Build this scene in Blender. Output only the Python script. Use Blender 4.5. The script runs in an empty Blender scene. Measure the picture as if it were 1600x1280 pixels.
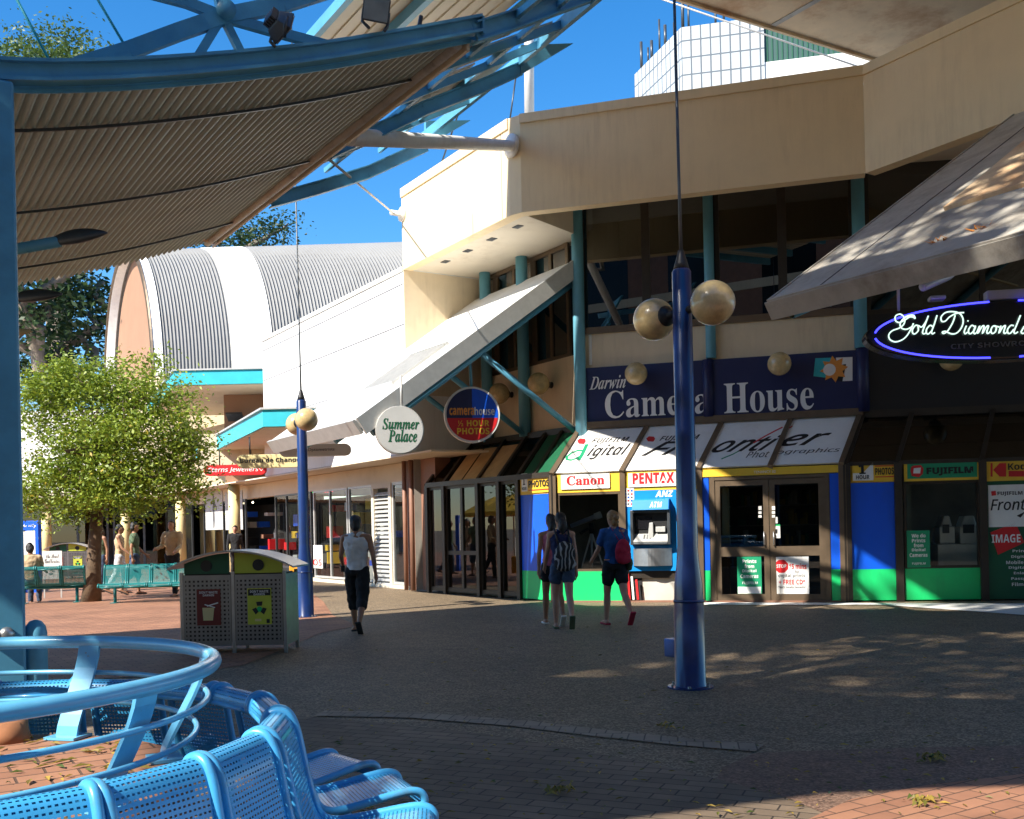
import bpy, bmesh, math, random
from mathutils import Vector, Matrix
R = math.radians
V = Vector
S = bpy.context.scene
COL = S.collection
rng = random.Random(7)

# ------------------------------------------------------------------ camera
EYE, ROLL, FPX, PX, PY = 1.5, .022, 1600.0, 800.0, 824.0
ca, sa = math.cos(ROLL), math.sin(ROLL)
cam = bpy.data.cameras.new('camera'); cam.sensor_width = 36; cam.lens = 36
cam.shift_y = (PY-640)/1600; cam.clip_end = 3000; cam.clip_start = .05
camo = bpy.data.objects.new('camera', cam); COL.objects.link(camo)
camo.matrix_world = Matrix(((ca, sa, 0, 0), (0, 0, -1, 0), (-sa, ca, 0, EYE), (0, 0, 0, 1)))
S.camera = camo

# ------------------------------------------------------------------ light
SUN_AZ = V((-.75, -.66)).normalized(); SUN_EL = 42.0
wd = bpy.data.worlds.new('World'); S.world = wd; wd.use_nodes = True
wn = wd.node_tree; bgn = wn.nodes['Background']
sk = wn.nodes.new('ShaderNodeTexSky'); sk.sky_type = 'NISHITA'; sk.sun_disc = False
sk.sun_elevation = R(SUN_EL); sk.sun_rotation = math.atan2(SUN_AZ.x, SUN_AZ.y)
sk.air_density = 1.0; sk.dust_density = .15; sk.ozone_density = 4.0; sk.altitude = 0
hs = wn.nodes.new('ShaderNodeHueSaturation'); hs.inputs['Saturation'].default_value = 1.32; hs.inputs['Value'].default_value = 1.12
wn.links.new(sk.outputs[0], hs.inputs['Color']); wn.links.new(hs.outputs[0], bgn.inputs[0])
bgn.inputs[1].default_value = .108
sun = bpy.data.lights.new('sun', 'SUN'); sun.energy = 5.0; sun.angle = R(.53); sun.color = (1, .93, .82)
suno = bpy.data.objects.new('sun', sun); COL.objects.link(suno)
SUNV = V((SUN_AZ.x*math.cos(R(SUN_EL)), SUN_AZ.y*math.cos(R(SUN_EL)), math.sin(R(SUN_EL))))
suno.rotation_euler = SUNV.to_track_quat('Z', 'Y').to_euler(); suno.location = (0, 0, 40)
S.view_settings.view_transform = 'Standard'; S.view_settings.look = 'None'
S.view_settings.exposure = 1.0; S.view_settings.gamma = 1
S.cycles.max_bounces = 10; S.cycles.transparent_max_bounces = 24; S.cycles.caustics_reflective = False
S.cycles.caustics_refractive = False; S.cycles.sample_clamp_indirect = 6

# ------------------------------------------------------------------ survey helpers: a photo pixel (1600 wide) to a real point
CP = V((0, 0, EYE)); Z = V((0, 0, 1))
def ray(x, y):
    u = (x-PX)/FPX; v = (PY-y)/FPX
    return V((u*ca+v*sa, 1, -u*sa+v*ca))
def at(x, y, d): return CP+ray(x, y)*d
def gnd(x, y, z=0.0):
    r = ray(x, y); return CP+r*((z-EYE)/r.z)
class PL:
    """a plane with an origin, a direction t to the right and a direction u up (not always square to t); n looks out of it"""
    def __init__(s, o, t, u=Z):
        s.o = V(o); s.t = V(t).normalized(); s.u = V(u).normalized(); s.n = s.t.cross(s.u).normalized()
    def hit(s, x, y):
        r = ray(x, y); return CP+r*((s.o-CP).dot(s.n)/r.dot(s.n))
    def px(s, x, y):
        p = s.hit(x, y)-s.o; k = s.t.dot(s.u); a = p.dot(s.t); b = p.dot(s.u); d = 1-k*k
        return (a-k*b)/d, (b-k*a)/d
    def P(s, a, b, off=0.0): return s.o+s.t*a+s.u*b+s.n*off
    def r(s, x0, y0, x1, y1):
        ym = (y0+y1)/2; xm = (x0+x1)/2
        return s.px(x0, ym)[0], s.px(xm, y1)[1], s.px(x1, ym)[0], s.px(xm, y0)[1]
    def tr(s, xl, yl, xr, yr, yt):
        """text box: baseline from (xl, yl) to (xr, yr), top of the first letter at yt"""
        a, b = s.px(xl, yl); c, d = s.px(xr, yr); e = s.px(xl+(yl-yt)*.3, yt)[1]
        return a, (b+d)/2, c, (b+d)/2+(e-b)
    def off(s, w): return PL(s.o+s.n*w, s.t, s.u)

# ------------------------------------------------------------------ materials
M = {}
def mat(name, col, rough=.6, metal=0.0, spec=.5, nscale=0, namt=.25, bump=0, bscale=None, coord='Object', dirt=None, dscale=.6, coat=0):
    m = bpy.data.materials.new(name); m.use_nodes = True; nt = m.node_tree; b = nt.nodes['Principled BSDF']
    b.inputs['Base Color'].default_value = (*col, 1); b.inputs['Roughness'].default_value = rough
    b.inputs['Metallic'].default_value = metal; b.inputs['Specular IOR Level'].default_value = spec
    b.inputs['Coat Weight'].default_value = coat
    tc = nt.nodes.new('ShaderNodeTexCoord')
    out = None
    if nscale:
        n = nt.nodes.new('ShaderNodeTexNoise'); n.inputs['Scale'].default_value = nscale; n.inputs['Detail'].default_value = 6
        n.inputs['Roughness'].default_value = .65
        nt.links.new(tc.outputs[coord], n.inputs['Vector'])
        mr = nt.nodes.new('ShaderNodeMapRange'); mr.inputs[1].default_value = .3; mr.inputs[2].default_value = .7
        mr.inputs[3].default_value = 1-namt; mr.inputs[4].default_value = 1+namt
        nt.links.new(n.outputs[0], mr.inputs[0])
        mx = nt.nodes.new('ShaderNodeVectorMath'); mx.operation = 'SCALE'; mx.inputs[0].default_value = col
        nt.links.new(mr.outputs[0], mx.inputs['Scale']); out = mx.outputs[0]
    if dirt:
        n2 = nt.nodes.new('ShaderNodeTexNoise'); n2.inputs['Scale'].default_value = dscale; n2.inputs['Detail'].default_value = 8
        n2.inputs['Roughness'].default_value = .7
        nt.links.new(tc.outputs[coord], n2.inputs['Vector'])
        rp = nt.nodes.new('ShaderNodeMapRange'); rp.inputs[1].default_value = .5; rp.inputs[2].default_value = .72
        nt.links.new(n2.outputs[0], rp.inputs[0])
        mm = nt.nodes.new('ShaderNodeMix'); mm.data_type = 'RGBA'
        if out: nt.links.new(out, mm.inputs[6])
        else: mm.inputs[6].default_value = (*col, 1)
        mm.inputs[7].default_value = (*dirt, 1); nt.links.new(rp.outputs[0], mm.inputs[0]); out = mm.outputs[2]
    if out: nt.links.new(out, b.inputs['Base Color'])
    if bump:
        nb = nt.nodes.new('ShaderNodeTexNoise'); nb.inputs['Scale'].default_value = bscale or nscale*3 or 30; nb.inputs['Detail'].default_value = 4
        nt.links.new(tc.outputs[coord], nb.inputs['Vector'])
        bp = nt.nodes.new('ShaderNodeBump'); bp.inputs['Strength'].default_value = bump; bp.inputs['Distance'].default_value = .02
        nt.links.new(nb.outputs[0], bp.inputs['Height']); nt.links.new(bp.outputs[0], b.inputs['Normal'])
    M[name] = m; return m
def streaks(name, col2, amt=.35, fine=9.0, stretch=.10):
    """rain streaks and patches of grime running down a painted wall"""
    m = M[name]; nt = m.node_tree; b = nt.nodes['Principled BSDF']; src = b.inputs['Base Color'].links[0].from_socket
    tc = nt.nodes.new('ShaderNodeTexCoord'); mp = nt.nodes.new('ShaderNodeMapping'); mp.inputs['Scale'].default_value = (1, 1, stretch); nt.links.new(tc.outputs['Object'], mp.inputs[0])
    n = nt.nodes.new('ShaderNodeTexNoise'); n.inputs['Scale'].default_value = fine; n.inputs['Detail'].default_value = 8; n.inputs['Roughness'].default_value = .7; nt.links.new(mp.outputs[0], n.inputs[0])
    n2 = nt.nodes.new('ShaderNodeTexNoise'); n2.inputs['Scale'].default_value = .7; n2.inputs['Detail'].default_value = 5; nt.links.new(tc.outputs['Object'], n2.inputs[0])
    a = nt.nodes.new('ShaderNodeMapRange'); a.inputs[1].default_value = .45; a.inputs[2].default_value = .75; nt.links.new(n.outputs[0], a.inputs[0])
    c = nt.nodes.new('ShaderNodeMapRange'); c.inputs[1].default_value = .38; c.inputs[2].default_value = .66; nt.links.new(n2.outputs[0], c.inputs[0])
    mu = nt.nodes.new('ShaderNodeMath'); mu.operation = 'MULTIPLY'; nt.links.new(a.outputs[0], mu.inputs[0]); nt.links.new(c.outputs[0], mu.inputs[1])
    mv = nt.nodes.new('ShaderNodeMath'); mv.operation = 'MULTIPLY'; nt.links.new(mu.outputs[0], mv.inputs[0]); mv.inputs[1].default_value = amt
    mx = nt.nodes.new('ShaderNodeMix'); mx.data_type = 'RGBA'; nt.links.new(mv.outputs[0], mx.inputs[0]); nt.links.new(src, mx.inputs[6]); mx.inputs[7].default_value = (*col2, 1)
    nt.links.new(mx.outputs[2], b.inputs['Base Color'])
def emit(name, col, st):
    m = bpy.data.materials.new(name); m.use_nodes = True; b = m.node_tree.nodes['Principled BSDF']
    b.inputs['Base Color'].default_value = (*[c*.5 for c in col], 1); b.inputs['Emission Color'].default_value = (*col, 1); b.inputs['Emission Strength'].default_value = st
    M[name] = m; return m
def glass(name, tint=(.5, .55, .55), refl=1.0, ior=1.5):
    """a window pane: clear tinted sheet that mirrors more at a glancing angle"""
    m = bpy.data.materials.new(name); m.use_nodes = True; nt = m.node_tree; nt.nodes.remove(nt.nodes['Principled BSDF'])
    o = nt.nodes['Material Output']; tr = nt.nodes.new('ShaderNodeBsdfTransparent'); tr.inputs[0].default_value = (*tint, 1)
    gl = nt.nodes.new('ShaderNodeBsdfGlossy'); gl.inputs['Roughness'].default_value = .0; gl.inputs[0].default_value = (refl, refl, refl, 1)
    fr = nt.nodes.new('ShaderNodeFresnel'); fr.inputs[0].default_value = ior
    mx = nt.nodes.new('ShaderNodeMixShader'); nt.links.new(fr.outputs[0], mx.inputs[0]); nt.links.new(tr.outputs[0], mx.inputs[1]); nt.links.new(gl.outputs[0], mx.inputs[2])
    nt.links.new(mx.outputs[0], o.inputs[0]); M[name] = m; return m

mat('cream_wall', (.72, .60, .42), .8, nscale=1.5, namt=.06, bump=.15, bscale=60, dirt=(.6, .48, .32), dscale=.25)
mat('cream_fascia', (.86, .69, .43), .75, nscale=.8, namt=.05, bump=.1, bscale=90)
mat('white_wall', (.86, .85, .82), .7, nscale=1.2, namt=.04)
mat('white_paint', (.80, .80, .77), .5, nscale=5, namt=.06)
mat('soffit', (.74, .66, .52), .8, nscale=2, namt=.06)
mat('stained_soffit', (.88, .66, .41), .8, nscale=1.5, namt=.1, dirt=(.55, .27, .11), dscale=.55)
mat('blue_steel', (.10, .35, .52), .45, nscale=3, namt=.12, dirt=(.08, .26, .38), dscale=1.2)
mat('sky_blue_paint', (.10, .42, .72), .3, nscale=6, namt=.10, dirt=(.12, .36, .56), dscale=3, coat=.25)
mat('chair_blue', (.06, .36, .68), .34, nscale=8, namt=.1, coat=.2, dirt=(.10, .24, .36), dscale=7)
mat('turquoise', (.03, .47, .56), .5, nscale=2, namt=.1)
mat('column_blue', (.13, .38, .50), .5, nscale=2, namt=.1)
mat('bronze', (.16, .115, .075), .4, metal=.4, nscale=4, namt=.15)
mat('dark_bronze', (.045, .036, .028), .4, metal=.3, nscale=4, namt=.15)
mat('black', (.012, .012, .013), .5)
mat('black_gloss', (.01, .01, .013), .2)
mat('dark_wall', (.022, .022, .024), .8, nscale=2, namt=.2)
mat('interior', (.22, .20, .17), .8, nscale=1, namt=.3)
mat('interior_light', (.55, .52, .46), .8, nscale=1, namt=.2)
mat('navy', (.012, .018, .085), .45, nscale=1.5, namt=.12)
mat('cobalt', (.004, .10, .72), .35, nscale=2, namt=.05)
mat('atm_blue', (.008, .25, .66), .35, nscale=2, namt=.05)
mat('green_panel', (.01, .56, .16), .4, nscale=2, namt=.06)
mat('dark_green', (.008, .10, .045), .5, nscale=2, namt=.1)
mat('sign_green', (.01, .28, .13), .45)
mat('yellow', (.82, .52, .04), .5, nscale=3, namt=.06)
mat('cream_yellow', (.74, .62, .30), .6, nscale=2, namt=.06)
mat('red', (.62, .02, .025), .4)
mat('sign_white', (.82, .81, .78), .45, nscale=4, namt=.03)
mat('letter_white', (.82, .82, .80), .5)
mat('letter_black', (.012, .012, .014), .5)
mat('letter_grey', (.10, .10, .11), .5)
mat('orange', (.78, .30, .05), .5)
mat('steel', (.42, .43, .44), .35, metal=.85, nscale=8, namt=.12, bump=.03, bscale=40)
mat('dark_steel', (.09, .10, .11), .4, metal=.6, nscale=8, namt=.15)
mat('galvanised', (.55, .55, .53), .45, metal=.3, nscale=5, namt=.1)
mat('corrugated_grey', (.27, .36, .335), .55, metal=.15, nscale=1.2, namt=.12, dirt=(.20, .265, .24), dscale=.7)
mat('corrugated_white', (.27, .27, .262), .5, nscale=.6, namt=.06, dirt=(.23, .228, .22), dscale=.3)
mat('cream_sheet', (.70, .64, .50), .6, nscale=1.2, namt=.06)
mat('pole_blue', (.007, .028, .135), .3, nscale=6, namt=.12, coat=.3, dirt=(.012, .026, .08), dscale=4)
mat('globe', (.60, .45, .22), .25, nscale=9, namt=.22, dirt=(.38, .28, .14), dscale=3, coat=.4)
mat('brown_tile', (.26, .13, .085), .6, nscale=3, namt=.15)
mat('vault_end', (.34, .195, .125), .8, nscale=1, namt=.06)
mat('weathered', (.50, .47, .41), .6, nscale=2.2, namt=.14, dirt=(.28, .24, .19), dscale=1.3, bump=.25, bscale=70)
mat('tile_white', (.80, .83, .84), .35)
mat('tower_green', (.045, .10, .085), .4)
mat('bark', (.13, .085, .05), .9, nscale=6, namt=.35, bump=.6, bscale=25)
mat('bark_grey', (.22, .18, .14), .9, nscale=4, namt=.3, bump=.5, bscale=14)
mat('skin', (.36, .18, .105), .55, nscale=12, namt=.08)
mat('skin_dark', (.14, .07, .04), .5, nscale=12, namt=.08)
mat('skin_fair', (.50, .27, .18), .55, nscale=12, namt=.08)
mat('hair_black', (.012, .009, .008), .5, nscale=60, namt=.4, bump=.4, bscale=90)
mat('hair_brown', (.055, .03, .018), .5, nscale=60, namt=.4, bump=.4, bscale=90)
mat('hair_blonde', (.30, .17, .065), .5, nscale=60, namt=.35, bump=.4, bscale=90)
mat('cloth_white', (.70, .70, .70), .9, nscale=14, namt=.08, bump=.3, bscale=16)
mat('cloth_black', (.014, .014, .016), .9, nscale=14, namt=.2, bump=.3, bscale=16)
mat('cloth_blue', (.018, .09, .28), .9, nscale=14, namt=.15, bump=.3, bscale=16)
mat('cloth_navy', (.012, .018, .07), .9, nscale=14, namt=.2, bump=.3, bscale=16)
mat('cloth_denim', (.05, .08, .14), .9, nscale=20, namt=.2, bump=.3, bscale=20)
mat('cloth_pink', (.55, .16, .24), .9, nscale=14, namt=.1)
mat('cloth_red', (.45, .015, .05), .8, nscale=14, namt=.1, bump=.3, bscale=12)
mat('cloth_tan', (.55, .40, .24), .9, nscale=14, namt=.1)
mat('cloth_green', (.10, .15, .085), .9, nscale=14, namt=.1)
mat('rubber', (.03, .03, .03), .8)
mat('dirt_brick', (.30, .13, .06), .9, nscale=5, namt=.3)
mat('amber', (.70, .33, .02), .5)
mat('leaf_litter', (.45, .30, .06), .8, nscale=8, namt=.5)
mat('poster_grey', (.52, .53, .52), .5, nscale=.8, namt=.1)
glass('pane_clear', (.80, .84, .82), .9, 1.45)
glass('pane_tint', (.20, .21, .21), .95, 1.7)
glass('pane_dark', (.035, .04, .042), 1.0, 2.1)
glass('pane_roof', (.30, .27, .22), .5, 1.4)
emit('neon_blue', (.04, .04, 1.0), 2.4)
emit('neon_white', (.66, .95, .80), .75)
emit('neon_green', (.05, 1.0, .25), 1.6)
emit('neon_red', (1.0, .05, .05), 1.8)
emit('downlight', (1.0, .80, .5), 6.0)

streaks('cream_fascia', (.44, .31, .16), .35); streaks('cream_wall', (.40, .31, .2), .5); streaks('white_wall', (.42, .40, .36), .5); streaks('soffit', (.4, .32, .22), .5, 4, 1)
streaks('weathered', (.16, .14, .11), .8, 5, .6); streaks('corrugated_white', (.2, .19, .17), .6, 3, .4); streaks('white_paint', (.4, .38, .34), .4, 5, .5)
streaks('cobalt', (.02, .07, .3), .6, 6, .3); streaks('green_panel', (.03, .30, .11), .6, 6, .3); streaks('atm_blue', (.02, .14, .38), .4, 6, .3); streaks('yellow', (.55, .33, .05), .6, 6, .4); streaks('sign_white', (.52, .50, .45), .5, 5, .5)
streaks('navy', (.03, .035, .09), .7, 4, .3)
def foliage(name, c1, c2, c3=None):
    m = bpy.data.materials.new(name); m.use_nodes = True; nt = m.node_tree; b = nt.nodes['Principled BSDF']
    at_ = nt.nodes.new('ShaderNodeAttribute'); at_.attribute_name = 'tone'
    cr = nt.nodes.new('ShaderNodeValToRGB'); cr.color_ramp.elements[0].color = (*c1, 1); cr.color_ramp.elements[1].color = (*c2, 1)
    if c3:
        e = cr.color_ramp.elements.new(.86); e.color = (*c2, 1); cr.color_ramp.elements[-1].color = (*c3, 1)
    nt.links.new(at_.outputs['Fac'], cr.inputs[0]); nt.links.new(cr.outputs[0], b.inputs['Base Color'])
    b.inputs['Roughness'].default_value = .5
    tl = nt.nodes.new('ShaderNodeBsdfTranslucent'); nt.links.new(cr.outputs[0], tl.inputs[0])
    mx = nt.nodes.new('ShaderNodeMixShader'); mx.inputs[0].default_value = .3
    nt.links.new(b.outputs[0], mx.inputs[1]); nt.links.new(tl.outputs[0], mx.inputs[2]); nt.links.new(mx.outputs[0], nt.nodes['Material Output'].inputs[0])
    M[name] = m; return m
foliage('leaf_bright', (.10, .18, .015), (.34, .42, .04), (.50, .38, .05))
foliage('leaf_dark', (.018, .045, .012), (.055, .105, .028))
foliage('leaf_mid', (.05, .10, .02), (.13, .20, .04))

# ------------------------------------------------------------------ mesh builder
STY = {'serif': (0x1D400, 0x1D41A), 'serif_it': (0x1D468, 0x1D482), 'script': (0x1D4D0, 0x1D4EA), 'sans_it': (0x1D63C, 0x1D656), 'sans_b': (0x1D5D4, 0x1D5EE), 'sans_i': (0x1D608, 0x1D622)}
def styled(s, st):
    if st not in STY: return s
    U, L = STY[st]; r = ''
    for c in s:
        if 'A' <= c <= 'Z': r += chr(U+ord(c)-65)
        elif 'a' <= c <= 'z': r += chr(L+ord(c)-97)
        elif '0' <= c <= '9' and st == 'sans_b': r += chr(0x1D7EC+ord(c)-48)
        elif '0' <= c <= '9' and st == 'serif': r += chr(0x1D7CE+ord(c)-48)
        else: r += c
    return r
TXT = {}
def textgeo(s, st, weight=0):
    k = (s, st, weight)
    if k not in TXT:
        c = bpy.data.curves.new('lettering', 'FONT'); c.body = styled(s, st); c.resolution_u = 3; c.offset = weight
        o = bpy.data.objects.new('lettering', c); COL.objects.link(o); bpy.context.view_layer.update()
        me = bpy.data.meshes.new_from_object(o.evaluated_get(bpy.context.evaluated_depsgraph_get()))
        vs = [v.co.copy() for v in me.vertices]; fs = [tuple(p.vertices) for p in me.polygons]
        bpy.data.objects.remove(o); bpy.data.curves.remove(c); bpy.data.meshes.remove(me)
        TXT[k] = (vs, fs)
    return TXT[k]

class MB:
    def __init__(s): s.v = []; s.f = []; s.mi = []; s.sm = []; s.uv = {}; s.tone = None; s.cur = 0
    def add(s, vs, fs, smooth=False, uv=None):
        b = len(s.v); s.v += [V(v) for v in vs]
        for k, f in enumerate(fs):
            if uv: s.uv[len(s.f)] = uv[k]
            s.f.append(tuple(b+i for i in f)); s.mi.append(s.cur); s.sm.append(smooth)
        return s
    def use(s, i): s.cur = i; return s
    def quad(s, a, b, c, d, uv=None): return s.add([a, b, c, d], [(0, 1, 2, 3)], uv=[uv] if uv else None)
    def poly(s, pts): return s.add(pts, [tuple(range(len(pts)))])
    def obox(s, o, ex, ey, ez):
        o, ex, ey, ez = V(o), V(ex), V(ey), V(ez)
        if ex.cross(ey).dot(ez) < 0: ex, ey = ey, ex
        p = [o, o+ex, o+ex+ey, o+ey, o+ez, o+ex+ez, o+ex+ey+ez, o+ey+ez]
        return s.add(p, [(3, 2, 1, 0), (4, 5, 6, 7), (0, 1, 5, 4), (1, 2, 6, 5), (2, 3, 7, 6), (3, 0, 4, 7)])
    def box(s, x0, y0, z0, x1, y1, z1): return s.obox((x0, y0, z0), (x1-x0, 0, 0), (0, y1-y0, 0), (0, 0, z1-z0))
    def prism(s, pts, vec):
        n = len(pts); pts = [V(p) for p in pts]; vec = V(vec)
        nn = V((0, 0, 0))
        for i in range(n): nn += pts[i].cross(pts[(i+1) % n])
        if nn.dot(vec) < 0: pts = pts[::-1]
        return s.add(pts+[p+vec for p in pts], [tuple(range(n))[::-1], tuple(range(n, 2*n))]+[(i, (i+1) % n, n+(i+1) % n, n+i) for i in range(n)])
    def pr(s, pl, s0, z0, s1, z1, o0, o1): return s.obox(pl.P(s0, z0, o0), pl.t*(s1-s0), pl.u*(z1-z0), pl.n*(o1-o0))
    def pp(s, pl, pts, o0, o1): return s.prism([pl.P(a, b, o0) for a, b in pts], pl.n*(o1-o0))
    def bar(s, a, b, w, h, up=Z):
        a, b = V(a), V(b); d = (b-a).normalized(); x = d.cross(V(up))
        x = x.normalized() if x.length > 1e-4 else V((1, 0, 0)); y = x.cross(d).normalized()
        return s.obox(a-x*w/2-y*h/2, x*w, y*h, b-a)
    def tube(s, path, r, n=10, closed=False, cap=True):
        path = [V(p) for p in path]; m = len(path); rs = r if isinstance(r, (list, tuple)) else [r]*m
        vs = []; prev = None
        for i, p in enumerate(path):
            if closed: d = path[(i+1) % m]-path[i-1]
            else: d = path[min(i+1, m-1)]-path[max(i-1, 0)]
            d.normalize()
            if prev is None:
                x = d.cross(Z)
                if x.length < .05: x = d.cross(V((1, 0, 0)))
            else: x = prev-d*prev.dot(d)
            x.normalize(); prev = x; y = d.cross(x)
            for k in range(n):
                a = 2*math.pi*k/n; vs.append(p+(x*math.cos(a)+y*math.sin(a))*rs[i])
        fs = []
        for i in range(m if closed else m-1):
            j = (i+1) % m
            for k in range(n): fs.append((i*n+k, i*n+(k+1) % n, j*n+(k+1) % n, j*n+k))
        s.add(vs, fs, True)
        if cap and not closed:
            b = len(s.v)-m*n
            s.f.append(tuple(b+k for k in range(n))[::-1]); s.f.append(tuple(b+(m-1)*n+k for k in range(n))); s.mi += [s.cur]*2; s.sm += [False]*2
        return s
    def lathe(s, prof, c=(0, 0, 0), n=24, ax=None, smooth=True):
        c = V(c); q = (V(ax).to_track_quat('Z', 'Y') if ax is not None else None); vs = []; fs = []
        for r, z in prof:
            for k in range(n):
                a = 2*math.pi*k/n; p = V((r*math.cos(a), r*math.sin(a), z))
                vs.append(c+(q @ p if q else p))
        for i in range(len(prof)-1):
            for k in range(n): fs.append((i*n+k, i*n+(k+1) % n, (i+1)*n+(k+1) % n, (i+1)*n+k))
        fs.append(tuple(range(n))[::-1]); fs.append(tuple((len(prof)-1)*n+k for k in range(n)))
        return s.add(vs, fs, smooth)
    def ball(s, c, r, n=24, m=14, sc=(1, 1, 1)):
        c = V(c); vs = []; fs = []
        for i in range(m+1):
            t = math.pi*i/m
            for k in range(n):
                a = 2*math.pi*k/n; vs.append(c+V((r*sc[0]*math.sin(t)*math.cos(a), r*sc[1]*math.sin(t)*math.sin(a), -r*sc[2]*math.cos(t))))
        for i in range(m):
            for k in range(n): fs.append((i*n+k, i*n+(k+1) % n, (i+1)*n+(k+1) % n, (i+1)*n+k))
        return s.add(vs, fs, True)
    def disc(s, pl, cs, cz, rs, rz, o0, o1, n=48):
        return s.pp(pl, [(cs+rs*math.cos(2*math.pi*k/n), cz+rz*math.sin(2*math.pi*k/n)) for k in range(n)], o0, o1)
    def stroke(s, pl, pts, w, o0, o1):
        q = [pl.px(*p) for p in pts]
        for i, (a, b) in enumerate(zip(q, q[1:])):
            d = V((b[0]-a[0], b[1]-a[1], 0)).normalized(); n = V((-d.y, d.x, 0))*w/2; e = d*w*.3
            s.pp(pl, [(a[0]-e.x-n.x, a[1]-e.y-n.y), (b[0]+e.x-n.x, b[1]+e.y-n.y), (b[0]+e.x+n.x, b[1]+e.y+n.y), (a[0]-e.x+n.x, a[1]-e.y+n.y)], o0, o1+i*.00004)
        return s
    def text(s, txt, pl, s0, z0, s1, z1, off=.006, st='', weight=0, rise=0.0, thick=0, shear=0):
        vs, fs = textgeo(txt, st, weight)
        x0 = min(v.x for v in vs); x1 = max(v.x for v in vs); y0 = min(v.y for v in vs); y1 = max(v.y for v in vs)
        def W(v):
            a = (v.x-x0)/(x1-x0); b = (v.y-y0)/(y1-y0)
            return s0+(s1-s0)*a+shear*b*(z1-z0), z0+(z1-z0)*b+rise*a
        pts = [pl.P(*W(v), off) for v in vs]
        s.add(pts, fs)
        return s
    def build(s, name, mats, parent=None, bevel=0, seg=2, label=None):
        me = bpy.data.meshes.new(name); me.from_pydata([tuple(v) for v in s.v], [], s.f)
        for m in (mats if isinstance(mats, (list, tuple)) else [mats]): me.materials.append(M[m])
        me.polygons.foreach_set('material_index', s.mi); me.polygons.foreach_set('use_smooth', s.sm)
        if s.uv:
            ul = me.uv_layers.new(name='UVMap')
            for fi, uv in s.uv.items():
                for li, c in zip(me.polygons[fi].loop_indices, uv): ul.data[li].uv = c
        if s.tone is not None:
            a = me.attributes.new('tone', 'FLOAT', 'FACE'); a.data.foreach_set('value', s.tone)
        me.update()
        return link(name, me, parent, bevel, seg, label)
def link(name, me, parent=None, bevel=0, seg=2, label=None):
    o = bpy.data.objects.new(name, me); COL.objects.link(o)
    if parent is not None:
        o.parent = parent; o.matrix_parent_inverse = wm(parent).inverted()
    if bevel:
        b = o.modifiers.new('bevel', 'BEVEL'); b.width = bevel; b.segments = seg; b.limit_method = 'ANGLE'; b.angle_limit = R(40)
    if label: o['label'] = label
    return o
def wm(o):
    m = o.matrix_basis
    return (wm(o.parent) @ o.matrix_parent_inverse @ m) if o.parent else m.copy()
def tag(o, label, cat, group=None):
    o['label'] = label; o['category'] = cat
    if group: o['group'] = group
    return o
def thing(name, label, cat, loc=(0, 0, 0), rz=0.0, group=None):
    o = bpy.data.objects.new(name, None); COL.objects.link(o); o.empty_display_size = .1
    o.location = loc; o.rotation_euler = (0, 0, rz); return tag(o, label, cat, group)
def struct(o): o['kind'] = 'structure'; return o
def dup(root, loc, rz, label=None, sc=None):
    def cp(o, par):
        c = o.copy(); COL.objects.link(c)
        if par is not None: c.parent = par
        for ch in list(o.children): cp(ch, c)
        return c
    r = cp(root, None); r.location = loc; r.rotation_euler = (0, 0, rz)
    if label: r['label'] = label
    if sc: r.scale = (sc, sc, sc)
    return r

# ------------------------------------------------------------------ directions measured from the photo
_r = ray(-210, 852); A = V((_r.x, 1, 0)).normalized(); Q = V((A.y, -A.x, 0))     # A runs up the mall, Q across it
Bg0 = gnd(868, 941); Bg1 = gnd(1320, 941); Bg0.z = Bg1.z = 0
tB = (Bg1-Bg0).normalized(); nBi = V((-tB.y, tB.x, 0))
_det = nBi.x*Q.y-nBi.y*Q.x
cN = V(((Q.y-nBi.y)/_det, (nBi.x-Q.x)/_det, 0))
W0 = Bg0+cN; F0 = W0-cN*2.0
PB = PL(Bg0, tB); PW = PL(W0, tB); PF = PL(F0, tB)
PAW = PL(W0, -A); PAF = PL(F0, -A)
LB = (Bg1-Bg0).length
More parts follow.
